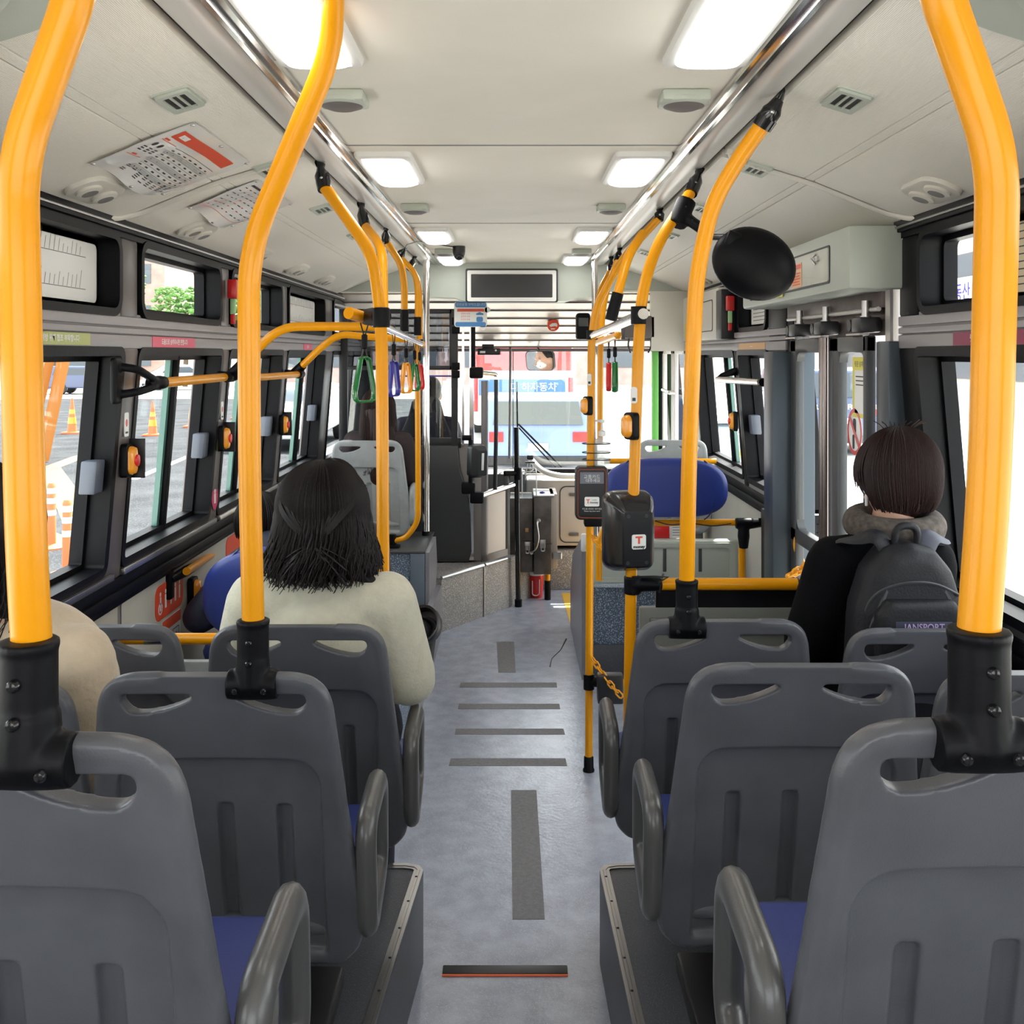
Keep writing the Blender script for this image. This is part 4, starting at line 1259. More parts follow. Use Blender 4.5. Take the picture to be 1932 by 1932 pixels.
# leaves
def leaf(n, ya, yb, glass, lab):
    fr = Fr((DX, 0, 0), (0, 1, 0), (0, 0, 1), (-1, 0, 0))
    b = MB()
    o = rrect(yb-ya, 2.12, .01, 5, (ya+yb)/2, -.30+1.06)
    b.ring(o, rrect(glass[1]-glass[0], 1.78-1.09, .05, 5, (glass[0]+glass[1])/2, 1.435), fr, 0, .03)
    # lower part as its own frame
    b.v.clear(); b.f.clear(); b.m.clear()
    def fbx(y0, y1, z0, z1, d0=0, d1=.035): b.box(DX-d1, DX-d0, y0, y1, z0, z1, .006)
    fbx(ya, yb, 1.785, 1.84); fbx(ya, glass[0], -.3, 1.84); fbx(glass[1], yb, -.3, 1.84); fbx(ya, yb, 1.015, 1.075); fbx(ya, yb, -.3, .12)
    # rounded corners of the upper pane
    for (yy, s1) in ((glass[0], 1), (glass[1], -1)):
        for (zz_, s2) in ((1.785, -1), (1.075, 1)):
            pts = [(yy, zz_)]+[(yy+s1*.035*(1-math.sin(t)), zz_+s2*.035*(1-math.cos(t))) for t in [i*PI/2/5 for i in range(6)]]
            b.prism([(p[0], p[1]) for p in pts], fr, 0, .03)
    d = b.build('door_%d' % n, M['darkgrey'], kind='structure')
    g = MB(); g.box(DX-.012, DX-.008, glass[0], glass[1], 1.07, 1.79); g.build('pane', M['glass'], d)
    g = MB(); g.box(DX-.012, DX-.008, glass[0], glass[1], .12, 1.02); g.build('pane', M['glass'], d)
    g = MB(); g.tube([V(DX-.05, yb-.03 if n == 1 else ya+.03, .9), V(DX-.05, yb-.03 if n == 1 else ya+.03, 1.8)], .011, 12)
    return d
d1 = leaf(1, 3.27, 3.62, (3.30, 3.55), '')
d2 = leaf(2, 3.66, 4.16, (3.72, 4.08), '')
b = MB()
for y, r in ((3.675, .013), (3.645, .011), (3.70, .007)): b.tube([V(DX-.05, y, .2), V(DX-.05, y, 1.84)], r, 14)
b.build('door_handle', mat('dark_bronze_metal', (.20, .17, .16), .25, .9), d2)
def no_sign(label, y, z, ry, rz_, slash):
    fr = Fr((DX-.014, y, z), (0, -1, 0), (0, 0, 1), (-1, 0, 0))
    root = thing('round_sign', label, 'sticker', fr.o, 'round red-rimmed stickers on the door glass')
    b = MB(); b.lathe([(.1, 0), (.1, .001)], fr, 32, ry/.1, rz_/.1); b.build('disc', M['paper'], root)
    b = MB(); b.ring(ellipse(ry, rz_, 32), ellipse(ry*.82, rz_*.82, 32), fr, .001, .002); 
    d = V(math.cos(2.2), math.sin(2.2), 0)
    b.add([fr(-ry*.6+.006, rz_*.55+.006, .0025), fr(-ry*.6-.006, rz_*.55-.006, .0025), fr(ry*.6-.006, -rz_*.55-.006, .0025), fr(ry*.6+.006, -rz_*.55+.006, .0025)], [(0, 1, 2, 3)])
    b.build('red_ring', M['red'], root)
    b = MB(); b.prism(rrect(.03, .05, .01, 3, .0, .02), fr, .0012, .0018); b.prism(rrect(.02, .05, .008, 3, -.01, -.035), fr, .0012, .0018); b.build('pictogram', M['ink'], root)
no_sign('round no-entry sticker with a red rim on the nearer rear door leaf', 3.435, 1.515, .072, .08, 1)
no_sign('round red-rimmed sticker half hidden by the centre bars of the rear door', 3.76, 1.515, .072, .08, 1)
fr = Fr((DX-.014, 3.37, 1.68), (0, -1, 0), (0, 0, 1), (-1, 0, 0))
root = thing('yellow_notice', 'yellow and white notice at the top of the nearer rear door leaf', 'notice', fr.o)
b = MB(); b.fbox(fr, -.085, .085, -.115, .09, 0, .0015); b.build('sheet', mat('notice_yellow', (.75, .68, .08), .4), root)
b = MB(); b.fbox(fr, -.062, .075, -.10, .045, .0015, .002); b.build('white_field', M['paper'], root)
b = MB(); b.text('뒷문 승차금지', fr, .022, 0, .065, .0022); b.mi = 0
for k in range(3): b.fbox(fr, -.05, .03+.01*k, .022-.014*k, .026-.014*k, .002, .0024)
b.build('lettering', M['ink'], root)
# yellow grab bar at the door foot
root = thing('door_grab_bar', 'short bent yellow bar beside the rear door, below the glass', 'handrail', P(1508, 1008, 4.1))
b = MB(); b.tube(fillet([P(1507, 1006, 4.1), P(1502, 1030, 4.1), P(1510, 1055, 4.1), P(1526, 1100, 4.1), P(1532, 1200, 4.1)], .06), .015, 14); b.build('tube', M['yellow'], root)
# chrome handle rail near the front right window
root = thing('window_handrail', 'short gold-tinted chrome rail with a black end cap, by the front right window', 'handrail', P(1440, 720, 4.43))
a, c = P(1436, 721, 4.5), P(1354, 716, 5.4)
b = MB(); b.tube([a, c], .0165, 18); b.build('tube', M['chrome'], root)
b = MB(); b.tube([a+V(0, -.035, 0), a+V(0, .0, 0)], .019, 18); b.build('end_cap', M['rubber'], root)
b = MB(); b.tube([c, c+V(.03, .03, .02), V(1.2, 5.42, c.z+.045)], [.014, .015, .022], 12); b.build('bracket', M['rubber'], root)
# ================================================================ FRONT OF THE BUS
XY = Fr((0, 0, 0), (1, 0, 0), (0, 1, 0), (0, 0, 1))
def ZZ(y, Y): return HC-(y-668)/F*Y
def XX(x, Y): return (x-968)/F*Y
YZ = lambda x, s=1: Fr((x, 0, 0), (0, 1, 0), (0, 0, 1), (s, 0, 0))
# left speckled box with slanted kick panel
root = thing('wheel_arch_box', 'box clad in blue speckled vinyl at the front left of the aisle', 'wheel box', (-.85, 6.1, 0))
b = MB(); b.box(-1.24, -.53, 5.90, 6.52, 0, .615, .01); b.build('body', M['bluespeck'], root)
b = MB(); b.box(-1.24, -.512, 5.885, 6.54, .612, .628, .004); b.build('top_plate', M['darkgrey'], root)
b = MB(); b.box(-.60, -.515, 5.878, 5.90, .0, .612, .004); b.build('corner_strip', mat('slate_strip', (.12, .15, .19), .4), root)
b = MB(); b.prism([(5.88, 0), (6.50, 0), (6.50, .44), (6.47, .50), (6.40, .62), (5.88, .62)], Fr((0, 0, 0), (0, 1, 0), (0, 0, 1), (1, 0, 0)), -.512, -.49)
b.prism([(4.6, 0), (6.5, 0), (6.5, .3), (5.9, .34), (4.6, .34)], Fr((0, 0, 0), (0, 1, 0), (0, 0, 1), (1, 0, 0)), -.49, -.456)
b.build('kick_panel', mat('violet_grey_panel', (.22, .215, .24), .35, spec=.5), root)
b = MB(); b.box(XX(705, 6.0), XX(738, 6.0), 6.0, 6.2, .628, .631); b.build('label_plate', M['paper'], label='white notice lying on top of the blue speckled box', cat='notice')
# left bench podium for the wide blue backrest
root = thing('bench_podium', 'speckled podium under the left blue bench', 'podium', (-.85, 4.1, 0))
b = MB(); b.box(-1.24, -.47, 3.55, 4.62, 0, .30, .01); b.build('body', M['bluespeck'], root)
def blue_pad(label, x0, x1, z0, z1, Y, group='wide blue backrests'):
    root = thing('blue_pad', label, 'backrest', ((x0+x1)/2, Y, z0), group)
    W_, H_ = x1-x0, z1-z0
    cx, cz = (x0+x1)/2, (z0+z1)/2
    def outl(k=1.0):
        pts = []
        for i in range(48):
            a = 2*PI*i/48
            c, s_ = math.cos(a), math.sin(a)
            ex = .62
            x = W_/2*k*math.copysign(abs(c)**ex, c); z = H_/2*k*math.copysign(abs(s_)**(.75 if s_ > 0 else .8), s_)
            z -= .04*H_*(1-(2*x/W_)**2)*-1
            pts.append((cx+x, cz+z))
        return pts
    fr = Fr((0, Y, 0))
    b = MB()
    lay = [(.90, -.055), (.97, -.045), (1.0, -.025), (1.0, .005), (.97, .022), (.90, .032), (.75, .038), (.4, .042)]
    n = 48
    vs = [fr(a, c, w_) for k, w_ in lay for a, c in outl(k)]
    fs = [tuple(range(n))[::-1], tuple((len(lay)-1)*n+i for i in range(n))]
    for k in range(len(lay)-1):
        for i in range(n): fs.append((k*n+i, k*n+(i+1) % n, (k+1)*n+(i+1) % n, (k+1)*n+i))
    b.add(vs, fs); b.build('cushion', M['blue'], root, ang=70)
    for s in (-1, 1):
        b = MB(); pts = []
        for i in range(18):
            t = i/17; a = -1.25+2.5*t
            xx = cx+s*(W_*.27+W_*.12*math.cos(a)); zz_ = cz+H_*.50*math.sin(a)/math.sin(1.25)
            kk = min(1, max(abs(zz_-cz)/(H_/2), 0))
            pts.append(fr(xx, zz_, .037-.030*kk**5-.004))
        b.tube(pts, .0035, 6); b.build('seam', mat('navy_piping', (.02, .03, .12), .4), root)
    return root
blue_pad('wide blue vinyl backrest pad above the yellow rail at the front right', XX(1141, 4.93), XX(1373, 4.93), ZZ(980, 4.93), ZZ(869, 4.93), 4.93)
blue_pad('blue vinyl backrest on the left, mostly hidden by the cream sweater', XX(383, 3.62), XX(383, 3.62)+.66, ZZ(1215, 3.62), ZZ(1038, 3.62), 3.62)
b = MB(); b.box(-1.13, -.49, 3.64, 4.05, .66, .73, .03); b.box(-1.1, -.52, 3.66, 4.0, .3, .66, .02)
b.build('blue_bench', M['blueseat'], label='blue bench seat in front of the left blue backrest', cat='bench')
# rail of the right pad
root = thing('pad_rail', 'yellow rail with black joints under the front right blue pad', 'handrail', (1.1, 4.95, .2))
zr = ZZ(987, 4.97)
b = MB(); b.tube(fillet([V(XX(1130, 4.97), 4.97, ZZ(1095, 4.97)), V(XX(1130, 4.97), 4.97, zr), V(1.16, 4.97, zr+.004)], .12), .0165, 16); b.build('tube', M['yellow'], root)
b = MB(); b.tube([V(XX(1401, 4.95), 4.96, .0), V(XX(1401, 4.95), 4.96, zr-.06)], .0175, 16); b.build('post', M['yellow'], root)
b = MB(); q = V(XX(1403, 4.95), 4.95, zr)
b.tube([q+V(0, 0, -.12), q+V(0, 0, -.06), q+V(0, 0, .0)], [.022, .03, .026], 14); b.tube([q+V(-.04, 0, .003), q+V(.04, 0, .003)], .027, 14); b.tube([q+V(.03, 0, 0), V(1.25, 5.0, zr+.0)], [.026, .022], 12); b.tube([q+V(.10, -.01, -.05), q+V(.10, 0, .07)], .016, 10)
remesh(b, .004, 3).build('joint', M['rubber'], root)
b = MB(); pts = [V(XX(x, 4.93), 4.935, ZZ(y, 4.93)) for x, y in ((1236, 983), (1265, 992), (1300, 986), (1345, 994), (1380, 988))]; b.tube(fillet(pts, .05), .003, 6); b.build('cable', M['black'], root)
# right podium with speckled face, side panel and the pale bench shell
root = thing('bench_podium', 'podium with a blue speckled face at the front right, below the pale bench shell', 'podium', (.8, 5.9, 0))
b = MB(); b.box(.40, 1.24, 5.52, 6.62, 0, .50, .006); b.build('body', M['bluespeck'], root)
b = MB(); b.prism([(5.50, 0), (6.60, 0), (6.60, .30), (6.52, .34), (6.35, .52), (5.52, .775), (5.50, .775)], YZ(0), .375, .40); b.build('side_panel', mat('violet_grey_panel2', (.20, .195, .22), .35), root)
b = MB(); b.box(.37, .402, 5.49, 5.515, .70, .80, .01); b.build('corner_cap', M['white'], root)
b = MB(); b.box(.41, .72, 5.505, 5.525, .0, .19, .002); b.build('dark_plinth', M['podium'], root)
root = thing('bench_shell', 'pale green moulded bench back with two dark slots, below the yellow rail', 'bench', (.78, 5.5, .55))
b = MB(); x0, x1 = XX(1113, 5.5), XX(1389, 5.5); z0, z1 = ZZ(1097, 5.5), ZZ(1017, 5.5)
b.box(x0, x1, 5.44, 5.52, z0, z1, .008)
b.ring(rrect(x1-x0-.03, z1-z0-.02, .03, 5, (x0+x1)/2, (z0+z1)/2), rrect(x1-x0-.10, z1-z0-.07, .02, 5, (x0+x1)/2, (z0+z1)/2), Fr((0, 5.44, 0)), 0, .006)
b.build('shell', M['palegreen'], root)
for x in (1254, 1321):
    b = MB(); b.fbox(Fr((XX(x, 5.44), 5.44, ZZ(1057, 5.44))), -.009, .009, -.062, .062, .0, .003, .001); b.build('slot', M['darkgrey'], root)
b = MB(); b.fbox(Fr((XX(1255, 5.6), 5.5, ZZ(1003, 5.5))), -.075, .005, -.035, .035, .0, .02, .004); b.build('red_box', M['red'], label='red box standing on the pale bench back', cat='box')
b = MB(); b.fbox(Fr((XX(1275, 5.6), 5.5, ZZ(1003, 5.5))), -.05, .07, -.035, .04, .0, .006); b.mi = 1
for k in range(4): b.fbox(Fr((XX(1275, 5.6), 5.5, ZZ(1003, 5.5))), -.035, .01+.012*(k % 3), .022-.014*k, .026-.014*k, .006, .0066)
b.build('leaflet', [M['paper'], M['inkgrey']], label='white leaflets standing beside the red box on the bench back', cat='leaflet')
root = thing('seat_rail', 'short yellow rail behind the sanitizer bottle, at the front right seat', 'handrail', P(1147, 870, 5.9))
b = MB(); b.tube([P(1140, 870, 5.95), V(1.2, 5.95, P(1140, 870, 5.95).z)], .0165, 14); b.build('tube', M['yellow'], root)

# driver's platform ---------------------------------------------------------
root = thing('driver_platform', 'speckled plinth of the driver cab running to the front', 'platform', (-.6, 7.0, 0))
b = MB(); out = [(-1.24, 6.55), (-.62, 6.50), (-.458, 6.44), (-.045, 7.05), (.18, 7.45), (.18, 7.88), (-1.24, 7.88)]
b.prism(out, XY, .0, .345); b.build('body', M['greyspeck'], root)
b = MB(); 
for a, c in (((-.458, 6.435), (-.20, 6.815)), ((-.19, 6.83), (-.045, 7.045))):
    b.tube([V(a[0], a[1]-.004, .35), V(c[0], c[1]-.004, .35)], .012, 8)
b.tube([V(-.195, 6.82, 0.0), V(-.195, 6.82, .345)], .004, 6)
b.build('edge_strip', M['steel'], root)
# cab partition: big moulded panel
YP = 6.92
root = thing('cab_partition', 'dark grey moulded panel and chrome frame behind the driver', 'partition', (-.6, YP, .345))
out = [(XX(812, YP), .35), (XX(884, YP), .35), (XX(890, YP), .42), (XX(888, YP), .68), (XX(880, YP), .85), (XX(868, YP), .98), (XX(864, YP), 1.15), (-1.2, 1.15), (-1.2, .35)]
b = MB(); b.prism(out, Fr((0, YP, 0)), -.10, 0, .012)
b.build('panel', M['darkgrey'], root, ang=30)
out2 = [(XX(884, YP), .35), (XX(905, YP)+.01, .35), (XX(905, YP)+.01, 1.16), (XX(864, YP), 1.16), (XX(868, YP), .98), (XX(880, YP), .85), (XX(888, YP), .68), (XX(890, YP), .42)]
b = MB(); b.prism(out2, Fr((0, YP+.04, 0)), -.06, 0, .004); b.build('side_panel', mat('grey_beige_plastic', (.36, .34, .32), .4), root)
# upper dark screens and clear screen
YS = 6.96
b = MB(); b.box(-1.19, XX(853, YS), YS, YS+.012, ZZ(692, YS), ZZ(590, YS)); b.build('tinted_screen', M['tint'], root)
for (x0, x1, y0, y1) in ((655, 858, 583, 592), (655, 858, 690, 698), (848, 858, 583, 698), (640, 656, 583, 845), (700, 870, 826, 845)):
    b = MB(); b.box(XX(x0, YS), XX(x1, YS), YS-.01, YS+.02, ZZ(y1, YS), ZZ(y0, YS), .003); b.build('frame', M['black'], root)
b = MB(); b.box(-1.19, XX(858, YS), YS, YS+.008, 1.15, ZZ(698, YS)); b.build('clear_screen', M['acrylic'], root)
b = MB(); b.box(XX(755, YS), XX(855, YS), YS-.002, YS+.010, ZZ(711, YS), ZZ(708, YS)); b.build('edge', M['navy'], root)
for (xa, xb, mt) in ((852, 864, 'black'), (886, 894, 'chrome'), (872, 876, 'chrome')):
    b = MB(); b.box(XX(xa, YS), XX(xb, YS), YS-.03, YS+.02, .36 if xa != 872 else 1.15, ZZ(585, YS)); b.build('frame', M[mt] if mt != 'chrome' else M['chrome'], root)
b = MB(); b.box(XX(862, YS), XX(895, YS), YS-.03, YS+.02, ZZ(612, YS), ZZ(600, YS), .003); b.build('frame', M['pillar'], root)
b = MB(); b.box(XX(889, YS), XX(897, YS), YS-.04, YS, ZZ(700, YS), ZZ(565, YS), .003); b.build('post', M['rubber'], root)
for y in (605, 622, 690, 705):
    b = MB(); b.box(XX(853, YS), XX(868, YS), YS-.045, YS-.02, ZZ(y+8, YS), ZZ(y-6, YS), .006); b.build('hinge', M['rubber'], root)
# little gate beside the driver
YG = 6.75
root = thing('driver_gate', 'beige driver gate panel in a black and chrome frame', 'gate', (-.15, YG, .36))
p0, p1 = V(-.215, 6.78, 0), V(-.055, 7.02, 0)
def gate(y0a, y1a, mat_, nm, off=0, ta=0, tb=1):
    a, c = p0.lerp(p1, ta), p0.lerp(p1, tb)
    s0 = F/a.y; s1 = F/c.y
    b = MB(); vs = [V(a.x, a.y, y0a), V(c.x, c.y, y0a), V(c.x, c.y, y1a), V(a.x, a.y, y1a)]
    vs += [p+V(.02, .012, 0) for p in vs]
    b.add(vs, [(0, 1, 2, 3), (7, 6, 5, 4), (0, 4, 5, 1), (1, 5, 6, 2), (2, 6, 7, 3), (3, 7, 4, 0)])
    return b.build(nm, mat_, root)
gate(.42, .86, mat('beige_gate', (.55, .47, .41), .4), 'panel', ta=.08, tb=.95)
for (ta, tb, z0, z1) in ((0, .1, .38, 1.6), (.93, 1.02, .38, .95), (0, 1, .38, .425)):
    a, c = p0.lerp(p1, ta), p0.lerp(p1, tb)
    b = MB(); b.add([V(a.x, a.y-.004, z0), V(c.x, c.y-.004, z0), V(c.x, c.y-.004, z1), V(a.x, a.y-.004, z1)]+[V(a.x+.03, a.y+.01, z0), V(c.x+.03, c.y+.01, z0), V(c.x+.03, c.y+.01, z1), V(a.x+.03, a.y+.01, z1)], [(0, 1, 2, 3), (7, 6, 5, 4), (0, 4, 5, 1), (1, 5, 6, 2), (2, 6, 7, 3), (3, 7, 4, 0)])
    b.build('frame', M['black'] if ta else M['pillar'], root)
root = thing('gate_bar', 'black and chrome grab bars in front of the driver gate', 'handrail', P(890, 940, 6.6))
b = MB(); b.tube([P(900, 938, 6.62), P(968, 915, 7.0)], .019, 14); b.build('cross_tube', M['chrome'], root)
b = MB(); b.tube([P(934, 926, 6.8), P(936, 820, 6.8), P(936, 715, 6.8)], .014, 14); b.build('upright', M['black'], root)
b = MB(); b.tube(fillet([P(936, 716, 6.8), P(936, 706, 6.8), P(905, 703, 6.72)], .05), .015, 12); b.build('bend', M['chrome'], root)
for (x, y, Y) in ((884, 921, 6.6), (900, 939, 6.62), (899, 704, 6.68)):
    b = MB(); q = P(x, y, Y); b.box(q.x-.045, q.x+.045, q.y-.04, q.y+.02, q.z-.035, q.z+.04, .012); b.build('clamp', M['rubber'], root)
b = MB(); b.tube([P(888, 925, 6.58), P(888, 830, 6.58)], .015, 12); b.tube([P(872, 826, 6.58), P(890, 826, 6.58)], .018, 12); b.build('holder_tube', M['rubber'], root)
# card machine on the driver side
q = P(900, 870, 6.5); fr = Fr(q, (.92, .39, 0), (.03, 0, 1), (.39, -.92, 0))
root = thing('card_machine', 'black card machine with a pale strip beside the driver gate', 'card reader', q)
b = MB(); lay = [(rrect(.10, .20, .02, 5), -.05), (rrect(.115, .215, .03, 5), 0), (rrect(.10, .20, .02, 5, .0, 0), .03), (rrect(.06, .16, .01, 5, .02, -.01), .05)]
n = len(lay[0][0]); vs = [fr(a, c, w_) for (o_, w_) in lay for (a, c) in o_]; fs = [tuple(range(n))[::-1], tuple((len(lay)-1)*n+i for i in range(n))]
for k in range(len(lay)-1):
    for i in range(n): fs.append((k*n+i, k*n+(i+1) % n, (k+1)*n+(i+1) % n, (k+1)*n+i))
b.add(vs, fs); b.build('body', M['black'], root, ang=25)
b = MB(); b.fbox(fr, .012, .028, -.055, .055, .049, .053, .001); b.build('light_strip', M['white'], root)
# black floor post
root = thing('floor_post', 'black post standing on the floor left of the fare box', 'post', V(XX(978, 7.1), 7.1, 0))
b = MB(); b.tube([V(XX(978, 7.1), 7.1, 0), V(XX(974, 7.05), 7.05, ZZ(806, 7.05))], .0185, 16); b.build('tube', M['blackgloss'], root)
b = MB(); b.tube([V(XX(978, 7.1), 7.1, 0), V(XX(978, 7.1), 7.1, .05)], .026, 14); b.build('foot', M['rubber'], root)
b = MB(); b.tube([P(977, 905, 7.05), P(977, 882, 7.05)], .027, 14); b.tube([P(977, 893, 7.05), P(952, 893, 7.0)], .018, 12); b.build('clamp', M['rubber'], root)
# fare box
root = thing('fare_box', 'brown-grey steel fare box with hasps and a clear coin hopper on top', 'fare box', (.15, 7.25, .45))
YB1 = 7.2
steelb = mat('brown_steel', (.11, .095, .085), .38, .5, vary=.35, vscale=9)
b = MB(); b.box(XX(962, YB1), XX(1005, YB1), YB1, YB1+.32, ZZ(1080, YB1), ZZ(940, YB1), .006); b.build('left_cabinet', steelb, root)
b = MB(); b.box(XX(1007, YB1), XX(1040, YB1), YB1-.02, YB1+.34, ZZ(1083, YB1), ZZ(938, YB1), .006); b.build('right_cabinet', steelb, root)
b = MB(); b.box(XX(1006, YB1), XX(1041, YB1), YB1-.022, YB1+.34, ZZ(1025, YB1)-.003, ZZ(1025, YB1)+.003); b.box(XX(962, YB1), XX(1005, YB1), YB1-.003, YB1+.1, ZZ(1020, YB1)-.003, ZZ(1020, YB1)+.003); b.build('seam', M['ink'], root)
b = MB(); b.box(XX(1038, YB1), XX(1052, YB1), YB1+.05, YB1+.40, ZZ(1076, YB1), ZZ(934, YB1), .004); b.build('side_plate', mat('pale_steel', (.45, .4, .36), .35, .4), root)
b = MB(); b.box(XX(1007, YB1), XX(1046, YB1), YB1-.01, YB1+.36, ZZ(938, YB1), ZZ(934, YB1), .003); b.build('lid', M['steel'], root)
b = MB(); b.box(XX(985, YB1), XX(1012, YB1), YB1, YB1+.2, ZZ(938, YB1), ZZ(890, YB1)); b.build('coin_hopper', M['acrylic'], root)
b = MB(); 
for (x, y) in ((985, 890), (1012, 890)): b.tube([V(XX(x, YB1), YB1, ZZ(938, YB1)), V(XX(x, YB1), YB1, ZZ(890, YB1))], .004, 6)
b.tube([V(XX(985, YB1), YB1, ZZ(890, YB1)), V(XX(1012, YB1), YB1, ZZ(890, YB1)), V(XX(1012, YB1), YB1+.2, ZZ(890, YB1)), V(XX(985, YB1), YB1+.2, ZZ(890, YB1))], .004, 6, True)
b.build('hopper_edge', M['white'], root)
b = MB(); b.tube(fillet([P(1015, 981, YB1-.03), P(1013, 990, YB1-.05), P(1017, 1015, YB1-.05), P(1012, 1035, YB1-.05), P(1003, 1043, YB1-.03)], .04), .006, 8); b.lathe([(.018, 0), (.018, .01), (.01, .02)], Fr(P(1016, 982, YB1-.02)), 14); b.lathe([(.012, 0), (.012, .008)], Fr(P(1003, 1043, YB1-.005)), 12); b.build('cable_lock', M['steel'], root)
for (x, y) in ((995, 1030), (1024, 1026)):
    q = P(x, y, YB1-.02); b = MB(); b.fbox(Fr(q), -.02, .02, -.03, .03, 0, .008, .003); b.tube(fillet([q+V(-.012, -.012, .0), q+V(-.012, -.014, -.05), q+V(.012, -.014, -.05), q+V(.012, -.012, 0)], .01), .005, 8); b.build('hasp', M['steel'], root)
b = MB(); b.fbox(Fr(P(994, 1000, YB1)), -.012, .012, -.014, .014, 0, .008, .002); b.build('keyhole', mat('brass', (.5, .3, .12), .35, .8), root)
b = MB(); q = V(XX(1034, YB1), YB1+.1, 0); b.tube([q, q+V(0, 0, .46)], .019, 14); b.build('leg', M['yellow'], root)
b = MB(); b.tube([q, q+V(0, 0, .14)], .023, 14); b.build('leg_sleeve', M['rubber'], root)
q = P(1051, 1048, 7.25); b = MB(); b.ring(rrect(.07, .05, .01, 3), rrect(.06, .04, .008, 3), Fr(q, (1, 0, 0), (0, 1, 0), (0, 0, 1)), -.02, .02); b.fbox(Fr(q, (1, 0, 0), (0, 1, 0), (0, 0, 1)), -.03, .03, -.02, .02, -.022, -.018); b.build('change_tray', M['steel'], root)
b = MB(); b.ell(P(1023, 931, 7.3), (.022, .03, .02)); b.build('blue_fitting', M['navy'], label='small dark blue knob on the lid of the fare box', cat='knob')
# red bucket
q = V(XX(1012, 7.35), 7.38, 0); root = thing('red_can', 'red plastic can with a pale rim under the fare box', 'bucket', q)
b = MB(); f = Fr(q, (1, 0, 0), (0, 1, 0), (0, 0, 1)); b.lathe([(.042, 0.0), (.046, .01), (.056, .17), (.05, .17)], f, 24); b.build('body', M['red'], root)
b = MB(); b.lathe([(.056, .165), (.059, .17), (.059, .195), (.052, .197), (.05, .17)], f, 24); b.build('rim', M['white'], root)
b = MB(); b.tube(fillet([f(-.03, -.055, .13), f(-.03, -.058, .03), f(-.005, -.05, .02), f(.02, -.057, .03), f(.022, -.058, .14)], .02), .004, 6); b.build('cord', M['white'], root)
# dashboard and beige hatch
root = thing('dashboard', 'beige dashboard with a rounded hatch, right of the fare box', 'dashboard', (.3, 7.7, .3))
beige = mat('beige_dash', (.42, .37, .33), .45)
b = MB(); b.box(.10, .75, 7.60, 7.9, .33, .83, .02); b.build('body', beige, root)
b = MB(); b.ring(rrect(.30, .43, .05, 5, .50, .57), rrect(.285, .415, .045, 5, .50, .57), Fr((0, 7.6, 0)), 0, .004); b.build('hatch_seam', M['ink'], root)
for z in (.72, .42):
    b = MB(); b.fbox(Fr((.46, 7.6, z)), -.035, .035, -.012, .012, 0, .01, .003); b.build('hatch_catch', M['pillar'], root)
b = MB(); b.tube(fillet([V(.12, 7.72, .99), V(.22, 7.62, .89), V(.35, 7.58, .86), V(.9, 7.6, .86)], .12), .022, 14); b.build('white_tube', M['white'], root)
b = MB(); b.box(-1.2, .1, 7.62, 7.9, .345, .88, .03); b.build('cowl', M['darkgrey'], root)
b = MB(); b.fbox(Fr((.62, 7.595, .24)), -.12, .10, -.035, .035, 0, .003); b.mi = 1
for k in range(3): b.fbox(Fr((.62, 7.595, .24)), -.08, .06, .015-.016*k, .02-.016*k, .003, .0035)
b.build('floor_sticker', [M['paper'], M['navy']], label='white and blue sticker low on the speckled front wall', cat='sticker')
# small phone-like cam on a tripod above
root = thing('dash_camera', 'small black camera on a wire stand above the coin hopper', 'camera', P(1001, 885, 7.3))
b = MB(); q = P(1000, 863, 7.3); b.box(q.x-.025, q.x+.025, q.y-.02, q.y+.02, q.z-.016, q.z+.016, .008); b.box(q.x-.035, q.x+.035, q.y-.02, q.y+.02, q.z-.04, q.z-.03, .003); b.build('body', M['black'], root)
for dx in (-.03, 0.0, .03):
    b = MB(); b.tube([q+V(dx*.5, 0, -.03), q+V(dx, 0, -.13)], .002, 5); b.build('stand_wire', M['steel'], root)
# steering wheel, driver seat, driver
root = thing('driver_chair', 'dark high-backed driver seat behind the screen', 'seat', (-.8, 7.0, .345))
x0 = XX(803, 7.2)
out = [(-.19, .0), (.19, .0), (.20, .2), (.205, .30), (.17, .40), (.125, .50), (.10, .60), (.06, .64), (0, .65), (-.06, .64), (-.10, .60), (-.125, .50), (-.17, .40), (-.205, .30), (-.20, .2)]
b = MB(); b.prism(out, Fr((x0, 7.22, ZZ(745, 7.2)-.65)), -.08, .02, .02); b.build('backrest', mat('black_fabric', (.02, .02, .028), .8, bump=.3, bscale=300), root, ang=50)
b = MB(); b.box(x0-.22, x0+.22, 7.26, 7.66, .72, .84, .04); b.box(x0-.15, x0+.15, 7.15, 7.5, .345, .72, .02); b.build('cushion', M['black'], root)
root = thing('steering_wheel', 'steering wheel in front of the driver', 'steering wheel', (x0, 7.6, 1.0))
fr = frame_to((x0, 7.68, 1.06), (0, -.5, .85))
b = MB(); b.tube([fr(.2*math.cos(a), .2*math.sin(a), 0) for a in [2*PI*i/28 for i in range(28)]], .013, 8, True)
for a in (0, 2.1, 4.2): b.tube([fr(0, 0, -.02), fr(.2*math.cos(a), .2*math.sin(a), 0)], .01, 6)
b.lathe([(.05, -.03), (.05, .01), (.03, .015)], fr, 16); b.tube([fr(0, 0, -.02), fr(0, .0, -.25)], .025, 10)
b.build('rim', M['black'], root)

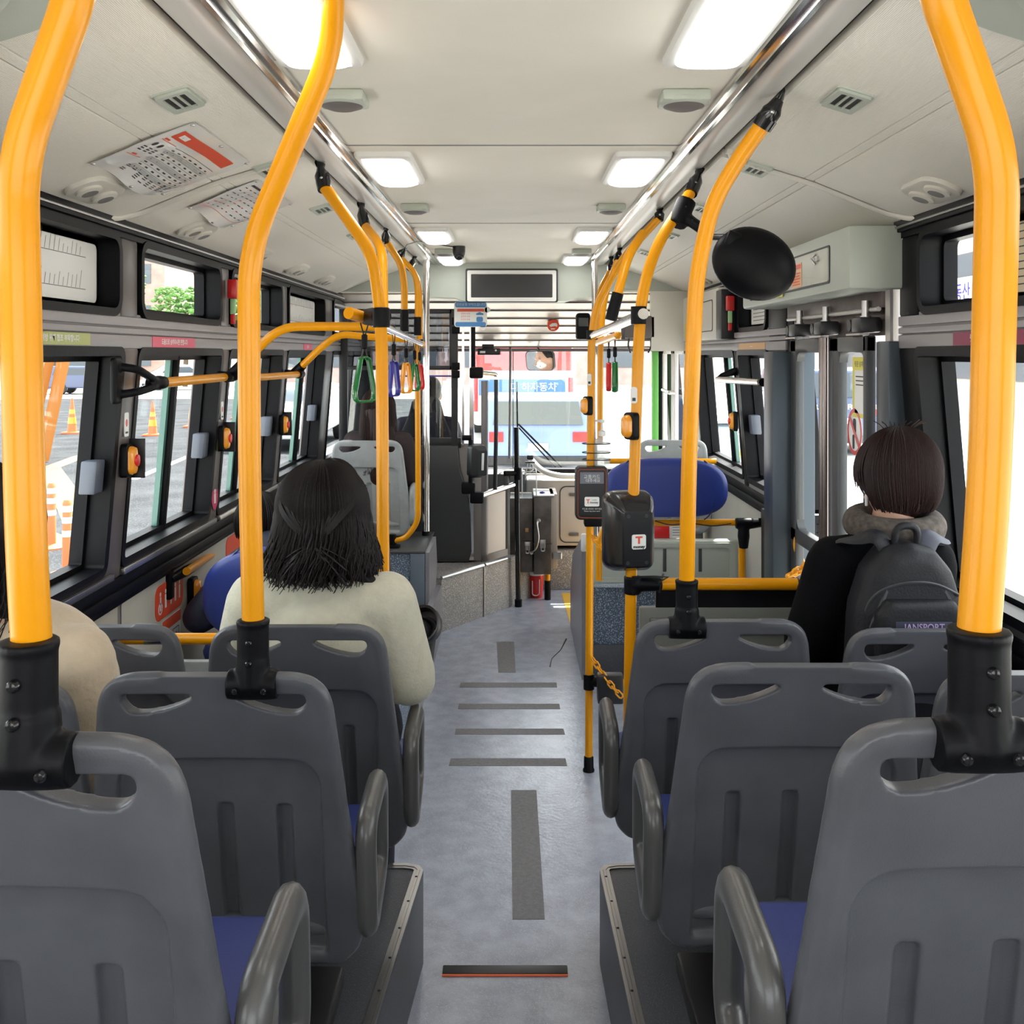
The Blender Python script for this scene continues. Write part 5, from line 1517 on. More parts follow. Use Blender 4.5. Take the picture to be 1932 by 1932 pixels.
# interior driver mirror, device, stickers, speakers
q = P(1018, 681, 7.8)
root = thing('rear_view_mirror', 'rounded rectangular interior mirror at the top of the windscreen', 'mirror', q)
head = V(x0+.02, 7.40, 1.48)
n_ = ((cam.location-q).normalized()+(head-q).normalized()).normalized()
fr = frame_to(q, n_)
b = MB(); b.prism(rrect(.245, .155, .035, 6), fr, -.03, 0, .0); b.build('housing', M['black'], root)
b = MB(); b.prism(rrect(.235, .145, .032, 6), fr, .0, .002); b.build('glass', M['mirror'], root)
b = MB(); b.tube([fr(0, .05, -.02), V(q.x-.01, 7.9, 1.83)], .008, 8); b.build('stem', M['black'], root)
q = P(922, 663, 7.75); root = thing('recorder', 'black recorder box hanging under the ribbed front wall', 'camera', q)
b = MB(); b.box(q.x-.085, q.x+.09, 7.7, 7.78, q.z-.028, q.z+.025, .006); b.build('body', M['black'], root)
b = MB(); b.box(q.x-.05, q.x+.04, 7.72, 7.78, q.z+.02, q.z+.055, .004); b.build('bracket', M['black'], root)
b = MB(); b.fbox(Fr((q.x-.04, 7.7, q.z-.005)), -.025, .015, -.008, .008, 0, .001); b.build('label_plate', M['white'], root)
b = MB(); b.lathe([(.008, 0), (.004, .005)], Fr((q.x+.055, 7.7, q.z+.008)), 10); b.build('indicator', M['white'], root)
# white-blue notice, on the ribbed wall plane
def ribw(x, y):                  # point on the sloping ribbed wall for a pixel
    for k in range(200):
        Y = 6.95+k*.005
        t = (Y-6.95)/.95
        z = 2.19-(2.19-1.83)*t
        if ZZ(y, Y) >= z: 
            pass
        if abs(ZZ(y, Y)-z) < .006: return V(XX(x, Y), Y, z)
    return V(XX(x, 7.3), 7.3, ZZ(y, 7.3))
q = P(888, 593, 6.9); fr = Fr(q)
root = thing('notice_board', 'white and blue notice with a cap drawing, left below the display', 'notice', q)
b = MB(); b.prism(rrect(.225, .175, .02, 5), fr, 0, .004); b.lathe([(.02, 0), (.02, .004)], Fr(fr(.115, .03, 0), fr.u, fr.v, fr.w), 14); b.lathe([(.02, 0), (.02, .004)], Fr(fr(.085, -.09, 0), fr.u, fr.v, fr.w), 14); b.build('board', M['paper'], root)
bl = mat('sky_blue_print', (.07, .25, .55), .4)
b = MB(); b.prism(rrect(.21, .038, .012, 4, 0, .066), fr, .004, .005); b.prism(rrect(.21, .03, .012, 4, 0, -.068), fr, .004, .005); b.mi = 1; b.prism(rrect(.185, .020, .004, 3, 0, .028), fr, .004, .005)
b.mi = 0; b.prism([(.04, -.005), (.085, -.005), (.09, .004), (.062, .016), (.036, .004)], fr, .004, .005); b.prism(rrect(.045, .035, .01, 3, .062, -.035), fr, .004, .005)
b.build('print', [bl, M['redink']], root)
b = MB(); b.text('안전운행 부탁드립니다', fr, .021, 0, .066, .0056); b.build('lettering', M['white'], root)
b = MB()
for k in range(3): b.text('운전자 보호', fr, .013, -.035, .004-.02*k, .0046)
b.build('small_lettering', M['redink'], root)
q = P(1044, 614, 7.35); fr = frame_to(q, (0, -.36, -.93), up=(0, 0, 1)); fr = Fr(q, (1, 0, 0), (0, -.3, .95), (0, -.95, -.3))
root = thing('red_sticker', 'small round red sticker with a white hand drawing on the ribbed front wall', 'sticker', q)
b = MB(); b.lathe([(.044, -.05), (.044, .002)], fr, 24); b.build('disc', M['redink'], root)
b = MB(); b.prism([(-.03, .0), (-.01, .018), (.02, .02), (.03, .008), (.028, -.01), (.01, -.004), (-.02, -.01)], fr, .002, .003); b.fbox(fr, -.018, .012, -.03, -.022, .002, .003); b.build('hand_drawing', M['paper'], root)
for (x, y, Y, w_, h_, nm) in ((1100, 616, 7.1, .10, .19, 'black speaker box on the ribbed front wall left of the chrome pole'), ):
    q = P(x, y, Y); root = thing('speaker_box', nm, 'speaker', q)
    b = MB(); b.box(q.x-w_/2, q.x+w_/2, q.y-.04, q.y+.06, q.z-h_/2, q.z+h_/2, .02); b.build('body', M['rubber'], root)
    b = MB(); b.fbox(Fr((q.x, q.y-.04, q.z)), -.035, .035, .0, .06, 0, .004, .003); b.build('grille', M['darkgrey'], root)
q = P(1208, 617, 6.7); root = thing('control_box', 'grey control box with two short cables behind the rear reader pole', 'control box', q)
b = MB(); b.box(q.x-.10, q.x+.10, q.y, q.y+.08, q.z-.075, q.z+.075, .008); b.box(q.x-.12, q.x+.12, q.y+.06, q.y+.08, q.z-.085, q.z+.05, .004); b.build('body', mat('dark_brown_box', (.11, .095, .09), .4), root)
for s in (-1, 1):
    b = MB(); b.tube(fillet([q+V(s*.07, .02, -.075), q+V(s*.08, .02, -.12), q+V(s*.06, .05, -.17)], .04), .006, 8); b.build('cable', M['black'], root)
b = MB(); b.box(.92, 1.18, 6.7, 6.78, 1.80, 2.2, .004); b.build('trim_14', M['cream'], kind='structure')
# beige cabinet with route plan over the front right window
root = thing('wall_cabinet', 'long beige cabinet high on the right wall near the front door', 'cabinet', (1.17, 6.0, 1.9))
b = MB(); b.box(1.13, 1.25, 5.55, 6.7, 1.86, 2.15, .008); b.build('body', M['cream'], root)
b = MB(); b.ring(rrect(.5, .18, .02, 4, 5.95, 2.0), rrect(.49, .17, .018, 4, 5.95, 2.0), YZ(1.13, -1), 0, .003); b.build('flap_seam', M['ink'], root)
b = MB(); b.fbox(YZ(1.13, -1), 6.55, 6.62, 1.88, 1.98, 0, .002); b.build('sticker', mat('yellow_label', (.6, .5, .1), .4), root)
root = thing('emergency_box', 'tall black box beside the right red hammer, high on the right wall', 'box', (1.16, 5.5, 1.9))
b = MB(); b.box(1.12, 1.2, 5.42, 5.56, 1.86, 2.13, .006); b.build('body', M['black'], root)
def hammer(label, x, Y, side):
    zc = 1.99
    root = thing('emergency_hammer', label, 'hammer', (x, Y, zc), 'red emergency hammers')
    b = MB(); b.box(x-.02, x+.02, Y-.02, Y+.02, zc+.02, zc+.10, .006); b.build('head', M['red'], root)
    b = MB(); b.box(x-.010, x+.010, Y-.010, Y+.010, zc-.045, zc+.02, .003); b.build('pale_grip', mat('pale_green_grip', (.35, .6, .3), .4), root)
    b = MB(); b.box(x-.009, x+.009, Y-.009, Y+.009, zc-.085, zc-.045, .003); b.build('handle', M['red'], root)
hammer('red emergency hammer high on the left wall, beside the leaning yellow pole', -1.165, 4.19, -1)
hammer('red emergency hammer high on the right wall, left of the round mirror', 1.155, 5.36, 1)

# stickers, maps on the walls ---------------------------------------------------
def wall_sticker(side, y0, y1, z0, z1, m, name, label, text=None, tcol='white', kind=0, d=.0015, cat='sticker', xo=0.0):
    X = wx((z0+z1)/2)-.0005-xo
    fr = Fr((side*X, (y0+y1)/2, (z0+z1)/2), (0, -1 if side > 0 else 1, 0), (0, 0, 1), (-side, 0, 0))
    W_, H_ = y1-y0, z1-z0
    b = MB(); b.fbox(fr, -W_/2, W_/2, -H_/2, H_/2, -.002, d)
    if not text and not kind:
        return b.build(name, m, label=label, cat=cat)
    root = thing(name, label, cat, fr.o)
    b.build('sheet', m, root)
    b = MB()
    if text: b.text(text, fr, H_*.62, 0, 0, d+.0005, bold=.0006)
    if kind == 'map':
        rnd = random.Random(int(y0*100))
        for (c, hh) in ((.19, .30), (-.24, .26)):
            n = 46
            b.fbox(fr, -W_*.46, W_*.44, H_*c-.0008, H_*c+.0008, d, d+.0004)
            for k in range(n):
                u = -W_*.45+W_*.88*k/n
                h = H_*hh*(.25+.5*rnd.random()*(1 if k % 9 else 1.6))
                b.add([fr(u, H_*c+.002, d+.0004), fr(u+.0022, H_*c+.002, d+.0004), fr(u+.0022+h*.25, H_*c+.002+h, d+.0004), fr(u+h*.25, H_*c+.002+h, d+.0004)], [(0, 1, 2, 3)])
            for k in range(5):
                u = -W_*.42+W_*.8*rnd.random()
                b.mi = 1; b.fbox(fr, u, u+.0025, H_*c-.012, H_*c+.004, d, d+.0006); b.mi = 0
    if kind == 'lines':
        rnd = random.Random(3)
        for k in range(9):
            b.fbox(fr, -W_*.42, -W_*.42+W_*(.3+.25*rnd.random()), H_*(.36-.085*k), H_*(.36-.085*k)+.003, d, d+.0005)
            b.mi = 1; b.fbox(fr, W_*.12, W_*.12+W_*(.15+.15*rnd.random()), H_*(.3-.07*k), H_*(.3-.07*k)+.003, d, d+.0005); b.mi = 0
    b.build('lettering' if text else 'print', [M[tcol] if not kind else M['ink'], M['orange']], root)
    return root
wall_sticker(-1, 2.42, 2.83, 1.805, 1.838, M['olive'], 'belt_sticker', 'olive green sticker with white Korean lettering above the nearest left window', '사고 예방 위해 협조 부탁합니다')
wall_sticker(-1, 3.32, 3.76, 1.803, 1.838, M['pink'], 'belt_sticker', 'pink sticker with white Korean lettering above the second left window', '도움으로 승하차시면 편합니다')
wall_sticker(-1, 4.60, 4.80, 1.803, 1.838, M['amber'], 'belt_sticker', 'small orange sticker with black marks above the third left window', '주의구간', 'ink')
wall_sticker(-1, 5.72, 5.95, 1.803, 1.838, M['pink'], 'belt_sticker', 'small pink sticker behind the farther yellow arm on the left', '승차시')
wall_sticker(1, 2.3, 2.72, 1.803, 1.838, mat('magenta_sticker', (.25, .02, .07), .4), 'belt_sticker', 'dark pink sticker with white lettering above the right window, behind the yellow pole', '뒷문은 내리는 문 입니다')
wall_sticker(1, 4.75, 5.3, 1.803, 1.835, mat('ochre_sticker', (.5, .25, .05), .4), 'belt_sticker', 'orange sticker above the right window beside the rear door column', '———')
wall_sticker(-1, 1.60, 3.03, 1.912, 2.130, M['paper'], 'route_map', 'white route map of slanted station names covering the nearest upper left window', kind='map', cat='map', xo=-.062)
wall_sticker(-1, 5.36, 6.35, 1.912, 2.130, M['paper'], 'route_map', 'white route map in the small upper left window near the front', kind='map', cat='map', xo=-.062)
wall_sticker(1, 4.76, 5.28, 1.912, 2.130, M['paper'], 'route_plan', 'white and orange printed sheet in the upper right window beside the header box', kind='lines', cat='map', xo=-.062)
wall_sticker(1, 1.9, 2.63, 1.912, 2.130, mat('cream_paper', (.62, .52, .36), .5), 'paper_notice', 'cream paper notice in the upper right window behind the edge pole', kind='lines', cat='notice', xo=-.062)
wall_sticker(-1, 4.165, 4.215, 1.38, 1.45, mat('yellow_green_tag', (.5, .62, .1), .4), 'pillar_sticker', 'narrow yellow-green sticker on the second left window pillar', kind='lines')
# stop buttons on the left pillars and wall
for (Y, z, lab) in ((3.145, 1.448, 'stop button on the nearest left window pillar'), (4.185, 1.43, 'stop button on the second left window pillar'), (5.275, 1.41, 'stop button on the third left window pillar')):
    stop_button(lab, V(-wx(z), Y, z), Fr((-wx(z)+.004, Y, z), (0, 1, 0), (0, 0, 1), (1, 0, 0)), .062, .105)
    b = MB(); b.box(-wx(z)-.0, -wx(z)+.055, Y+.04, Y+.048, z-.06, z+.065, .002); b.build('button_guard', M['black'], label='black guard plate behind the %s' % lab, cat='guard')
for (Y, z, lab) in ((3.145, 1.56, 'white bell pictogram plate above the nearest left stop button'), (4.185, 1.545, 'white bell pictogram plate above the second left stop button')):
    fr = Fr((-wx(z)+.001, Y, z), (0, 1, 0), (0, 0, 1), (1, 0, 0))
    b = MB(); b.prism(rrect(.035, .075, .006, 3), fr, 0, .003); b.mi = 1; b.lathe([(.008, .003), (.008, .0036)], Fr(fr(0, .005, 0), fr.u, fr.v, fr.w), 12, 1, 1.5); b.mi = 2; b.fbox(fr, -.01, .01, -.028, -.022, .003, .0036)
    b.build('bell_plate', [M['paper'], M['red'], M['ink']], label=lab, cat='plate')
stop_button('stop button low on the beige left wall panel', V(-1.265, 3.82, .82), Fr((-1.266, 3.95, .845), (0, 1, 0), (0, 0, 1), (1, 0, 0)), .07, .12)
stop_button('stop button on the window pillar beside the chrome rail at the right', V(1.24, 5.41, 1.40), Fr((1.20, 5.40, 1.42), (0, -1, 0), (0, 0, 1), (-1, 0, 0)), .062, .105)
q = V(-wx(1.2), 4.185, 1.19); fr = Fr(q+V(.001, 0, 0), (0, 1, 0), (0, 0, 1), (1, 0, 0))
b = MB(); b.lathe([(.05, 0), (.05, .0015)], fr, 24, .85, 1.15); b.mi = 1; b.lathe([(.01, .0015), (.01, .002)], Fr(fr(0, .02, 0), fr.u, fr.v, fr.w), 12); b.fbox(fr, -.012, .012, -.03, .01, .0015, .002)
b.build('round_sticker', [mat('magenta_disc', (.6, .01, .12), .4), M['paper']], label='round magenta sticker with a white figure at the foot of the second left pillar', cat='sticker')
# priority seat stickers on the lower left wall
fr = Fr((-1.269, 3.72, .885), (0, 1, 0), (0, 0, 1), (1, 0, 0))
root = thing('priority_sticker', 'red priority-seat sticker with white pictograms on the lower left wall', 'sticker', fr.o)
b = MB(); b.prism(rrect(.30, .125, .04, 6), fr, -.002, .0015); b.build('sheet', M['redink'], root)
b = MB()
for k, u in enumerate((-.10, -.045, .01, .06, .105)):
    b.lathe([(.008, .0015), (.008, .002)], Fr(fr(u, .03, 0), fr.u, fr.v, fr.w), 10); b.fbox(fr, u-.006-.002*(k % 2), u+.008, -.03, .02, .0015, .002)
b.ring(ellipse(.022, .022, 16, -.10, -.022), ellipse(.016, .016, 16, -.10, -.022), fr, .0015, .002)
b.build('pictogram', M['paper'], root)
fr = Fr((-1.269, 3.74, .70), (0, 1, 0), (0, 0, 1), (1, 0, 0))
root = thing('instruction_sheet', 'white instruction sheet with a red heading under the priority sticker', 'notice', fr.o)
b = MB(); b.fbox(fr, -.10, .10, -.11, .11, -.002, .0015); b.build('sheet', M['paper'], root)
b = MB(); b.fbox(fr, -.10, .10, .07, .11, .0015, .002); b.mi = 1
for k in range(2):
    for j in range(2): b.ring(rrect(.07, .06, .004, 2, -.045+.09*k, .025-.07*j), rrect(.064, .054, .004, 2, -.045+.09*k, .025-.07*j), fr, .0015, .002); b.prism([(-.06+.09*k, .01-.07*j), (-.03+.09*k, .01-.07*j), (-.04+.09*k, .04-.07*j)], fr, .0015, .002)
for j in range(2): b.fbox(fr, -.08, .07, -.085-.012*j, -.08-.012*j, .0015, .002)
b.build('print', [M['redink'], M['ink']], root)
fr = Fr((-1.269, 4.6, .90), (0, 1, 0), (0, 0, 1), (1, 0, 0))
b = MB(); b.prism(rrect(.30, .125, .04, 6), fr, -.002, .0015); b.build('priority_sticker', M['redink'], label='red sticker farther along the lower left wall, above a passenger hair', cat='sticker')
# lower left rails
root = thing('low_wall_rail', 'yellow rail on a black bracket along the lower left wall', 'handrail', P(345, 1080, 3.6))
b = MB(); b.tube([P(352, 1078, 3.75), P(440, 1020, 4.9)], .015, 14); b.build('tube', M['yellow'], root)
b = MB(); b.box(-1.275, -1.25, 3.68, 3.72, .88, 1.0, .006); b.tube([V(-1.26, 3.70, .95), P(352, 1077, 3.8), P(362, 1071, 3.9)], [.015, .02, .018], 12); b.build('bracket', M['rubber'], root)
root = thing('cross_rail', 'yellow and chrome cross rail in front of the left rear seats', 'handrail', P(320, 1204, 3.1))
zq = ZZ(1205, 3.1)
b = MB(); b.tube([V(-1.24, 3.1, zq), V(-.36, 3.1, zq)], .0175, 16); b.build('tube', M['yellow'], root)
b = MB(); b.tube([V(XX(275, 3.1), 3.1, zq), V(XX(312, 3.1), 3.1, zq)], .0185, 16); b.build('chrome_sleeve', M['chrome'], root)
root = thing('partition', 'low grey partition in front of the left rear seats', 'partition', (-.8, 3.16, 0))
b = MB(); b.box(-1.23, -.40, 3.14, 3.17, .02, ZZ(1246, 3.15), .008); b.build('panel', M['seatlight'], root)
# front door
b = MB()
for (y0, y1) in ((6.84, 7.36), (7.40, 7.9)):
    b.box(1.17, 1.2, y0, y0+.06, -.2, 1.83, .004); b.box(1.17, 1.2, y1-.06, y1, -.2, 1.83, .004)
    b.box(1.17, 1.2, y0, y1, 1.78, 1.83, .004); b.box(1.17, 1.2, y0, y1, -.2, .05, .004)
d = b.build('door_3', mat('white_door_frame', (.60, .58, .57), .35), kind='structure')
b = MB(); b.box(1.183, 1.187, 6.9, 7.3, .05, 1.78); b.box(1.183, 1.187, 7.46, 7.84, .05, 1.78); b.build('pane', M['glass'], d)
b = MB(); b.tube([V(1.12, 7.94, .3), V(1.12, 7.94, 1.8)], .028, 12); b.build('green_post', mat('leaf_green', (.12, .42, .08), .4), label='green padded post at the front right corner', cat='post')
b = MB(); b.tube([V(1.13, 7.3, 1.50), V(1.17, 7.3, 1.50), ], .016, 10); b.tube([V(1.13, 7.3, 1.50), V(1.13, 7.6, 1.51)], .014, 10); b.build('door_handle', M['chrome'], d)
b = MB(); b.box(1.19, 1.25, 6.62, 6.84, .0, 2.2, .004); b.box(1.19, 1.25, 6.7, 8.0, 1.83, 2.2, .004); b.build('trim_15', M['cream'], kind='structure')
# wipers outside the windscreen
for (a, c, lab) in (((978, 800), (1060, 885), 'right'),):
    root = thing('wiper', 'thin wiper arm slanting across the windscreen', 'wiper', P(a[0], a[1], 8.1))
    b = MB(); b.tube([P(978, 800, 8.1), P(1062, 884, 8.1)], .008, 8); b.tube([P(978, 806, 8.1), P(1050, 884, 8.1)], .006, 8); b.build('arm', M['rubber'], root)
    b = MB(); b.tube([P(975, 720, 8.1), P(977, 860, 8.1)], .007, 6); b.build('blade', M['rubber'], root)
root = thing('thin_pole', 'thin dark upright pole in front of the windscreen', 'post', P(962, 870, 7.8))
b = MB(); b.tube([P(963, 655, 7.85), P(961, 865, 7.8)], .010, 10); b.build('tube', M['pillar'], root)
# ================================================================ PEOPLE
M['skin'] = mat('skin', (.58, .34, .24), .5, vary=.06)
M['hair'] = mat('dark_hair', (.008, .005, .005), .45, spec=.22, bump=.3, bscale=260, stretch=(3, 3, .3))
M['hairbrown'] = mat('brown_hair', (.020, .009, .008), .45, spec=.25, bump=.3, bscale=260, stretch=(3, 3, .3))
M['creamcloth'] = mat('cream_knit', (.52, .495, .385), .85, bump=.5, bscale=130, vary=.05, vscale=40, sheen=.3)
M['beigecloth'] = mat('beige_knit', (.52, .42, .30), .9, bump=.6, bscale=100, vary=.06, vscale=30, sheen=.3)
M['blackcloth'] = mat('black_wool', (.003, .003, .004), .9, spec=.1, bump=.4, bscale=150)
M['purplecloth'] = mat('dark_purple_coat', (.028, .020, .045), .6, bump=.4, bscale=30)
M['navycloth'] = mat('navy_jacket', (.02, .024, .05), .7, bump=.3, bscale=60)
M['browncoat'] = mat('dark_brown_coat', (.030, .018, .020), .8, bump=.4, bscale=100)
M['denim'] = mat('dark_trousers', (.015, .017, .03), .85, bump=.3, bscale=300)
M['bagcloth'] = mat('black_backpack_nylon', (.007, .007, .010), .6, spec=.35, bump=.35, bscale=160)
M['fleece'] = mat('grey_brown_fleece', (.075, .062, .053), .95, bump=1.0, bscale=45, vary=.35, vscale=60)

def hand(b, wr, d, palm_n, k=1.0):
    """five bent fingers closing downwards from a wrist; d = forward, palm_n = palm normal"""
    d = Vector(d).normalized(); n = Vector(palm_n).normalized(); s = d.cross(n).normalized()
    wr = Vector(wr)
    b.cap(wr, wr+d*.05*k, .024*k, .022*k, 10)
    for i, (off, L_) in enumerate(((-.03, .062), (-.01, .074), (.01, .070), (.029, .055))):
        a0 = wr+d*.035*k+s*off*.6*k; a1 = wr+d*.085*k+s*off*k
        b.cap(a0, a1, .012*k, .0095*k, 8)
        a2 = a1+(d*.7+n*.55).normalized()*L_*.5*k; a3 = a2+(d*.15+n).normalized()*L_*.42*k
        b.cap(a1, a2, .0092*k, .0085*k, 8); b.cap(a2, a3, .0085*k, .0075*k, 8)
    t0 = wr+d*.02*k-s*.022*k; t1 = t0+(d*.6-s*.8+n*.3).normalized()*.04*k; t2 = t1+(d+n*.4).normalized()*.03*k
    b.cap(t0, t1, .013*k, .011*k, 8); b.cap(t1, t2, .0105*k, .0085*k, 8)

def person(label, hip, chest, neck, head, sh, elb, wri, knee, foot, cloth, pants, puff=1.0, vox=.008, look=(0, 1, 0), extra=None, headr=(.076, .092, .112)):
    """sh/elb/wri/knee/foot = (left, right) joints"""
    hip, chest, neck, head = map(Vector, (hip, chest, neck, head))
    root = thing('person', label, 'person', (hip.x, hip.y, min(foot[0][2], foot[1][2])))
    lk = Vector(look).normalized(); sd = lk.cross(V(0, 0, 1)).normalized(); up = sd.cross(lk)
    R = Matrix((sd, lk, up)).transposed()
    b = MB()
    b.ell(head, headr, R); b.ell(head+lk*.018-up*.05, (.056, .072, .062), R)
    b.cap(head+lk*.09-up*.0, head+lk*.112-up*.03, .008, .013, 8)
    for s in (-1, 1):
        b.ell(head+sd*s*.078-up*.012, (.012, .024, .034), R)
        b.cap(head+lk*.088+sd*s*.04-up*.045, head+lk*.088-up*.047, .008, .009, 8)
        b.ell(head+lk*.085+sd*s*.033+up*.018, (.02, .012, .006), R)
    b.cap(neck-V(0, 0, .03), head-up*.03-lk*.012, .058, .052)
    b.cap(hip, chest, .115, .12); b.cap(chest, neck-V(0, 0, .05), .11, .06)
    for i, s in ((0, -1), (1, 1)):
        b.cap(neck-V(0, 0, .08), sh[i], .07, .05)
        b.cap(sh[i], elb[i], .048, .038); b.cap(elb[i], wri[i], .038, .026)
        b.cap(hip+V(s*.08, 0, 0), knee[i], .085, .058); b.cap(knee[i], foot[i], .056, .036)
        b.cap(foot[i], Vector(foot[i])+V(0, .14, -.01), .035, .03)
        hand(b, wri[i], (Vector(wri[i])-Vector(elb[i])).normalized(), (0, 0, -1))
    r = remesh(b, vox*.75, 3)
    r.build('body', M['skin'], root, ang=80)
    # garment
    b = MB()
    b.cap(hip, chest, .150*puff, .158*puff); b.ell(chest, (.19*puff, .135*puff, .2)); b.cap(chest, neck-V(0, .0, .07), .13*puff, .078)
    for i, s in ((0, -1), (1, 1)):
        b.cap(neck-V(0, 0, .085), sh[i], .078, .072*puff)
        b.cap(sh[i], elb[i], .074*puff, .068*puff); b.cap(elb[i], Vector(wri[i])+(Vector(elb[i])-Vector(wri[i]))*.1, .066*puff, .044)
    if extra: extra(b)
    g = remesh(b, vox, 7).build('top_garment', M[cloth], root, ang=80)
    b = MB()
    for i, s in ((0, -1), (1, 1)):
        b.cap(hip+V(s*.06, 0, 0), hip+V(s*.09, .05, 0), .14, .12)
        b.cap(hip+V(s*.08, 0, 0), knee[i], .105, .078); b.cap(knee[i], Vector(foot[i])+V(0, 0, .07), .074, .058)
    remesh(b, vox*1.2, 4).build('trousers', M[pants], root, ang=80)
    for i in (0, 1):
        b = MB(); f = Vector(foot[i]); b.cap(f+V(0, -.02, -.005), f+V(0, .16, -.015), .046, .038, 14); b.box(f.x-.045, f.x+.045, f.y-.06, f.y+.19, f.z-.06, f.z-.04, .01)
        b.build('shoe', M['black'], root)
    for s in (-1, 1):
        b = MB(); b.ell(head+lk*.078+sd*s*.032+up*.004, (.013, .011, .009), R, 10, 8); b.build('eye', M['white'], root)
    return root, R, g

def strands(b, c, R, rad, th1, zend, n, az=(0, 2*PI), r=.0032, wave=.006, fan=0.0, front=.2, seed=1, crown=(0, -.2), seg=12, lo=.9):
    """hair strands from the crown over an ellipsoid, then hanging to z = zend"""
    rnd = random.Random(seed)
    c = Vector(c)
    for i in range(n):
        a = az[0]+(az[1]-az[0])*rnd.random()
        k = 1+.03*rnd.random()
        pts = []
        t_end = th1*(lo+(1.05-lo)*rnd.random())
        for j in range(seg):
            th = .08+(t_end-.08)*j/(seg-1)
            sn = math.sin(th) if th < PI/2 else math.sin(th)**.5
            x = rad[0]*k*sn*math.cos(a)+crown[0]*rad[0]*max(0, math.cos(th))
            y = rad[1]*k*sn*math.sin(a)+crown[1]*rad[1]*max(0, math.cos(th))*.5
            z = rad[2]*k*math.cos(th)
            pts.append(c+R @ Vector((x, y, z)))
        if zend is not None:
            p = pts[-1]; ze = zend+rnd.uniform(-.03, .03)
            m = max(2, int((p.z-ze)/.02)); ph = rnd.random()*6; L_ = p.z-ze
            if L_ > 0:
                out = (p-c); out.z = 0
                for j in range(1, m+1):
                    q = j/m
                    pts.append(p+V(0, 0, -L_*q)+out*fan*q+V(math.sin(ph+q*7)*wave*q, math.cos(ph+q*6)*wave*q, 0))
        rr = [r*(1-.75*(j/len(pts))**3) for j in range(len(pts))]
        b.tube(pts, rr, 4)

# --- woman in the cream sweater
cx = -.515
root, R, g = person('person with dark half-tied hair in a cream sweater, seated left of the aisle',
    (cx, 2.76, .74), (cx, 2.73, 1.0), (cx, 2.70, 1.20), (cx+.005, 2.73, 1.34),
    ((cx-.175, 2.71, 1.115), (cx+.175, 2.71, 1.115)), ((cx-.235, 2.74, .90), (cx+.232, 2.74, .90)), ((cx-.13, 2.96, .80), (cx+.10, 2.96, .80)),
    ((cx-.10, 3.03, .70), (cx+.10, 3.03, .70)), ((cx-.10, 3.0, .07), (cx+.10, 3.0, .07)), 'creamcloth', 'denim', puff=1.10, vox=.008)
b = MB()
b.tube([V(cx, 2.611, 1.19), V(cx, 2.585, 1.10), V(cx, 2.572, 1.0), V(cx, 2.575, .9)], .0016, 5)
hc = V(cx+.0, 2.725, 1.365)
b = MB()
b.ell(hc, (.118, .125, .122), R); b.ell(hc+V(0, -.02, -.08), (.122, .10, .12)); b.cap(hc+V(-.03, -.09, -.12), hc+V(.035, -.09, -.12), .045, .045)
for s in (-1, 1): b.cap(hc+V(s*.07, -.01, -.10), hc+V(s*.095, -.03, -.20), .05, .028)
b.cap(hc+V(.085, -.04, -.16), hc+V(.145, -.05, -.195), .03, .016)
hr = remesh(b, .007, 5)
strands(hr, hc, R, (.122, .130, .126), 1.75, 1.205, 420, r=.0034, wave=.012, fan=.22, seed=4, az=(PI-.3, 2*PI+.3))
strands(hr, hc, R, (.120, .128, .126), 2.05, 1.19, 220, r=.003, wave=.02, fan=.05, seed=8, az=(PI+.2, 2*PI-.2))
# strands gathered into a tie at the back
tie = hc+V(.0, -.135, -.075)
rnd = random.Random(3)
for i in range(90):
    a = rnd.uniform(-1.5, 1.5); p0 = hc+V(math.sin(a)*.12, -.06*math.cos(a), .05+.06*math.cos(a)*rnd.random())
    mid = hc+V(math.sin(a)*.085, -.128, -.01+.02*rnd.random())
    hr.tube(fillet([p0, mid, tie+V(rnd.uniform(-.012, .012), 0, rnd.uniform(-.008, .008))], .06, 5), .0028, 4)
for i in range(90):
    e = tie+V(rnd.uniform(-.095, .095), rnd.uniform(-.005, .03), rnd.uniform(-.115, -.03)); m_ = (tie+e)/2+V(0, -.02, .01)
    hr.tube(fillet([tie, m_, e], .05, 4), [.0032]*6+[.0015] if False else .0026, 4)
for i in range(16):
    p0 = hc+V(.10, -.02+.03*rnd.random(), -.02); x = rnd.uniform(.125, .165)
    hr.tube(fillet([p0, hc+V(.135, -.02, -.07), hc+V(x, -.03, -.14), hc+V(x-.02, -.035, -.19)], .06, 4), .0022, 4)
hr.build('hair', M['hair'], root, ang=80)
# --- passenger in beige at the left window
cx = -1.03
root, R, g = person('person in a beige knit at the left picture edge, mostly hidden behind the yellow pole',
    (cx+.02, 2.12, .85), (cx+.03, 2.07, 1.08), (cx, 2.02, 1.27), (cx-.03, 2.05, 1.42),
    ((cx-.10, 2.03, 1.18), (cx+.155, 2.02, 1.165)), ((cx-.12, 2.08, .95), (cx+.185, 2.04, .93)), ((cx-.06, 2.3, .88), (cx+.08, 2.3, .86)),
    ((cx-.06, 2.38, .80), (cx+.12, 2.38, .80)), ((cx-.06, 2.34, .34), (cx+.12, 2.34, .34)), 'beigecloth', 'denim', puff=1.0)
hc = V(cx-.025, 2.04, 1.44); b = MB(); b.ell(hc, (.10, .12, .12)); b.cap(hc+V(.02, -.02, -.06), hc+V(.03, -.02, -.2), .07, .05); hr = remesh(b, .008, 4)
strands(hr, hc+V(-.02, 0, 0), R, (.096, .124, .124), 1.7, 1.20, 110, r=.0022, wave=.02, fan=.0, seed=11, az=(PI-.4, 2*PI+.5)); hr.build('hair', M['hair'], root, ang=80)
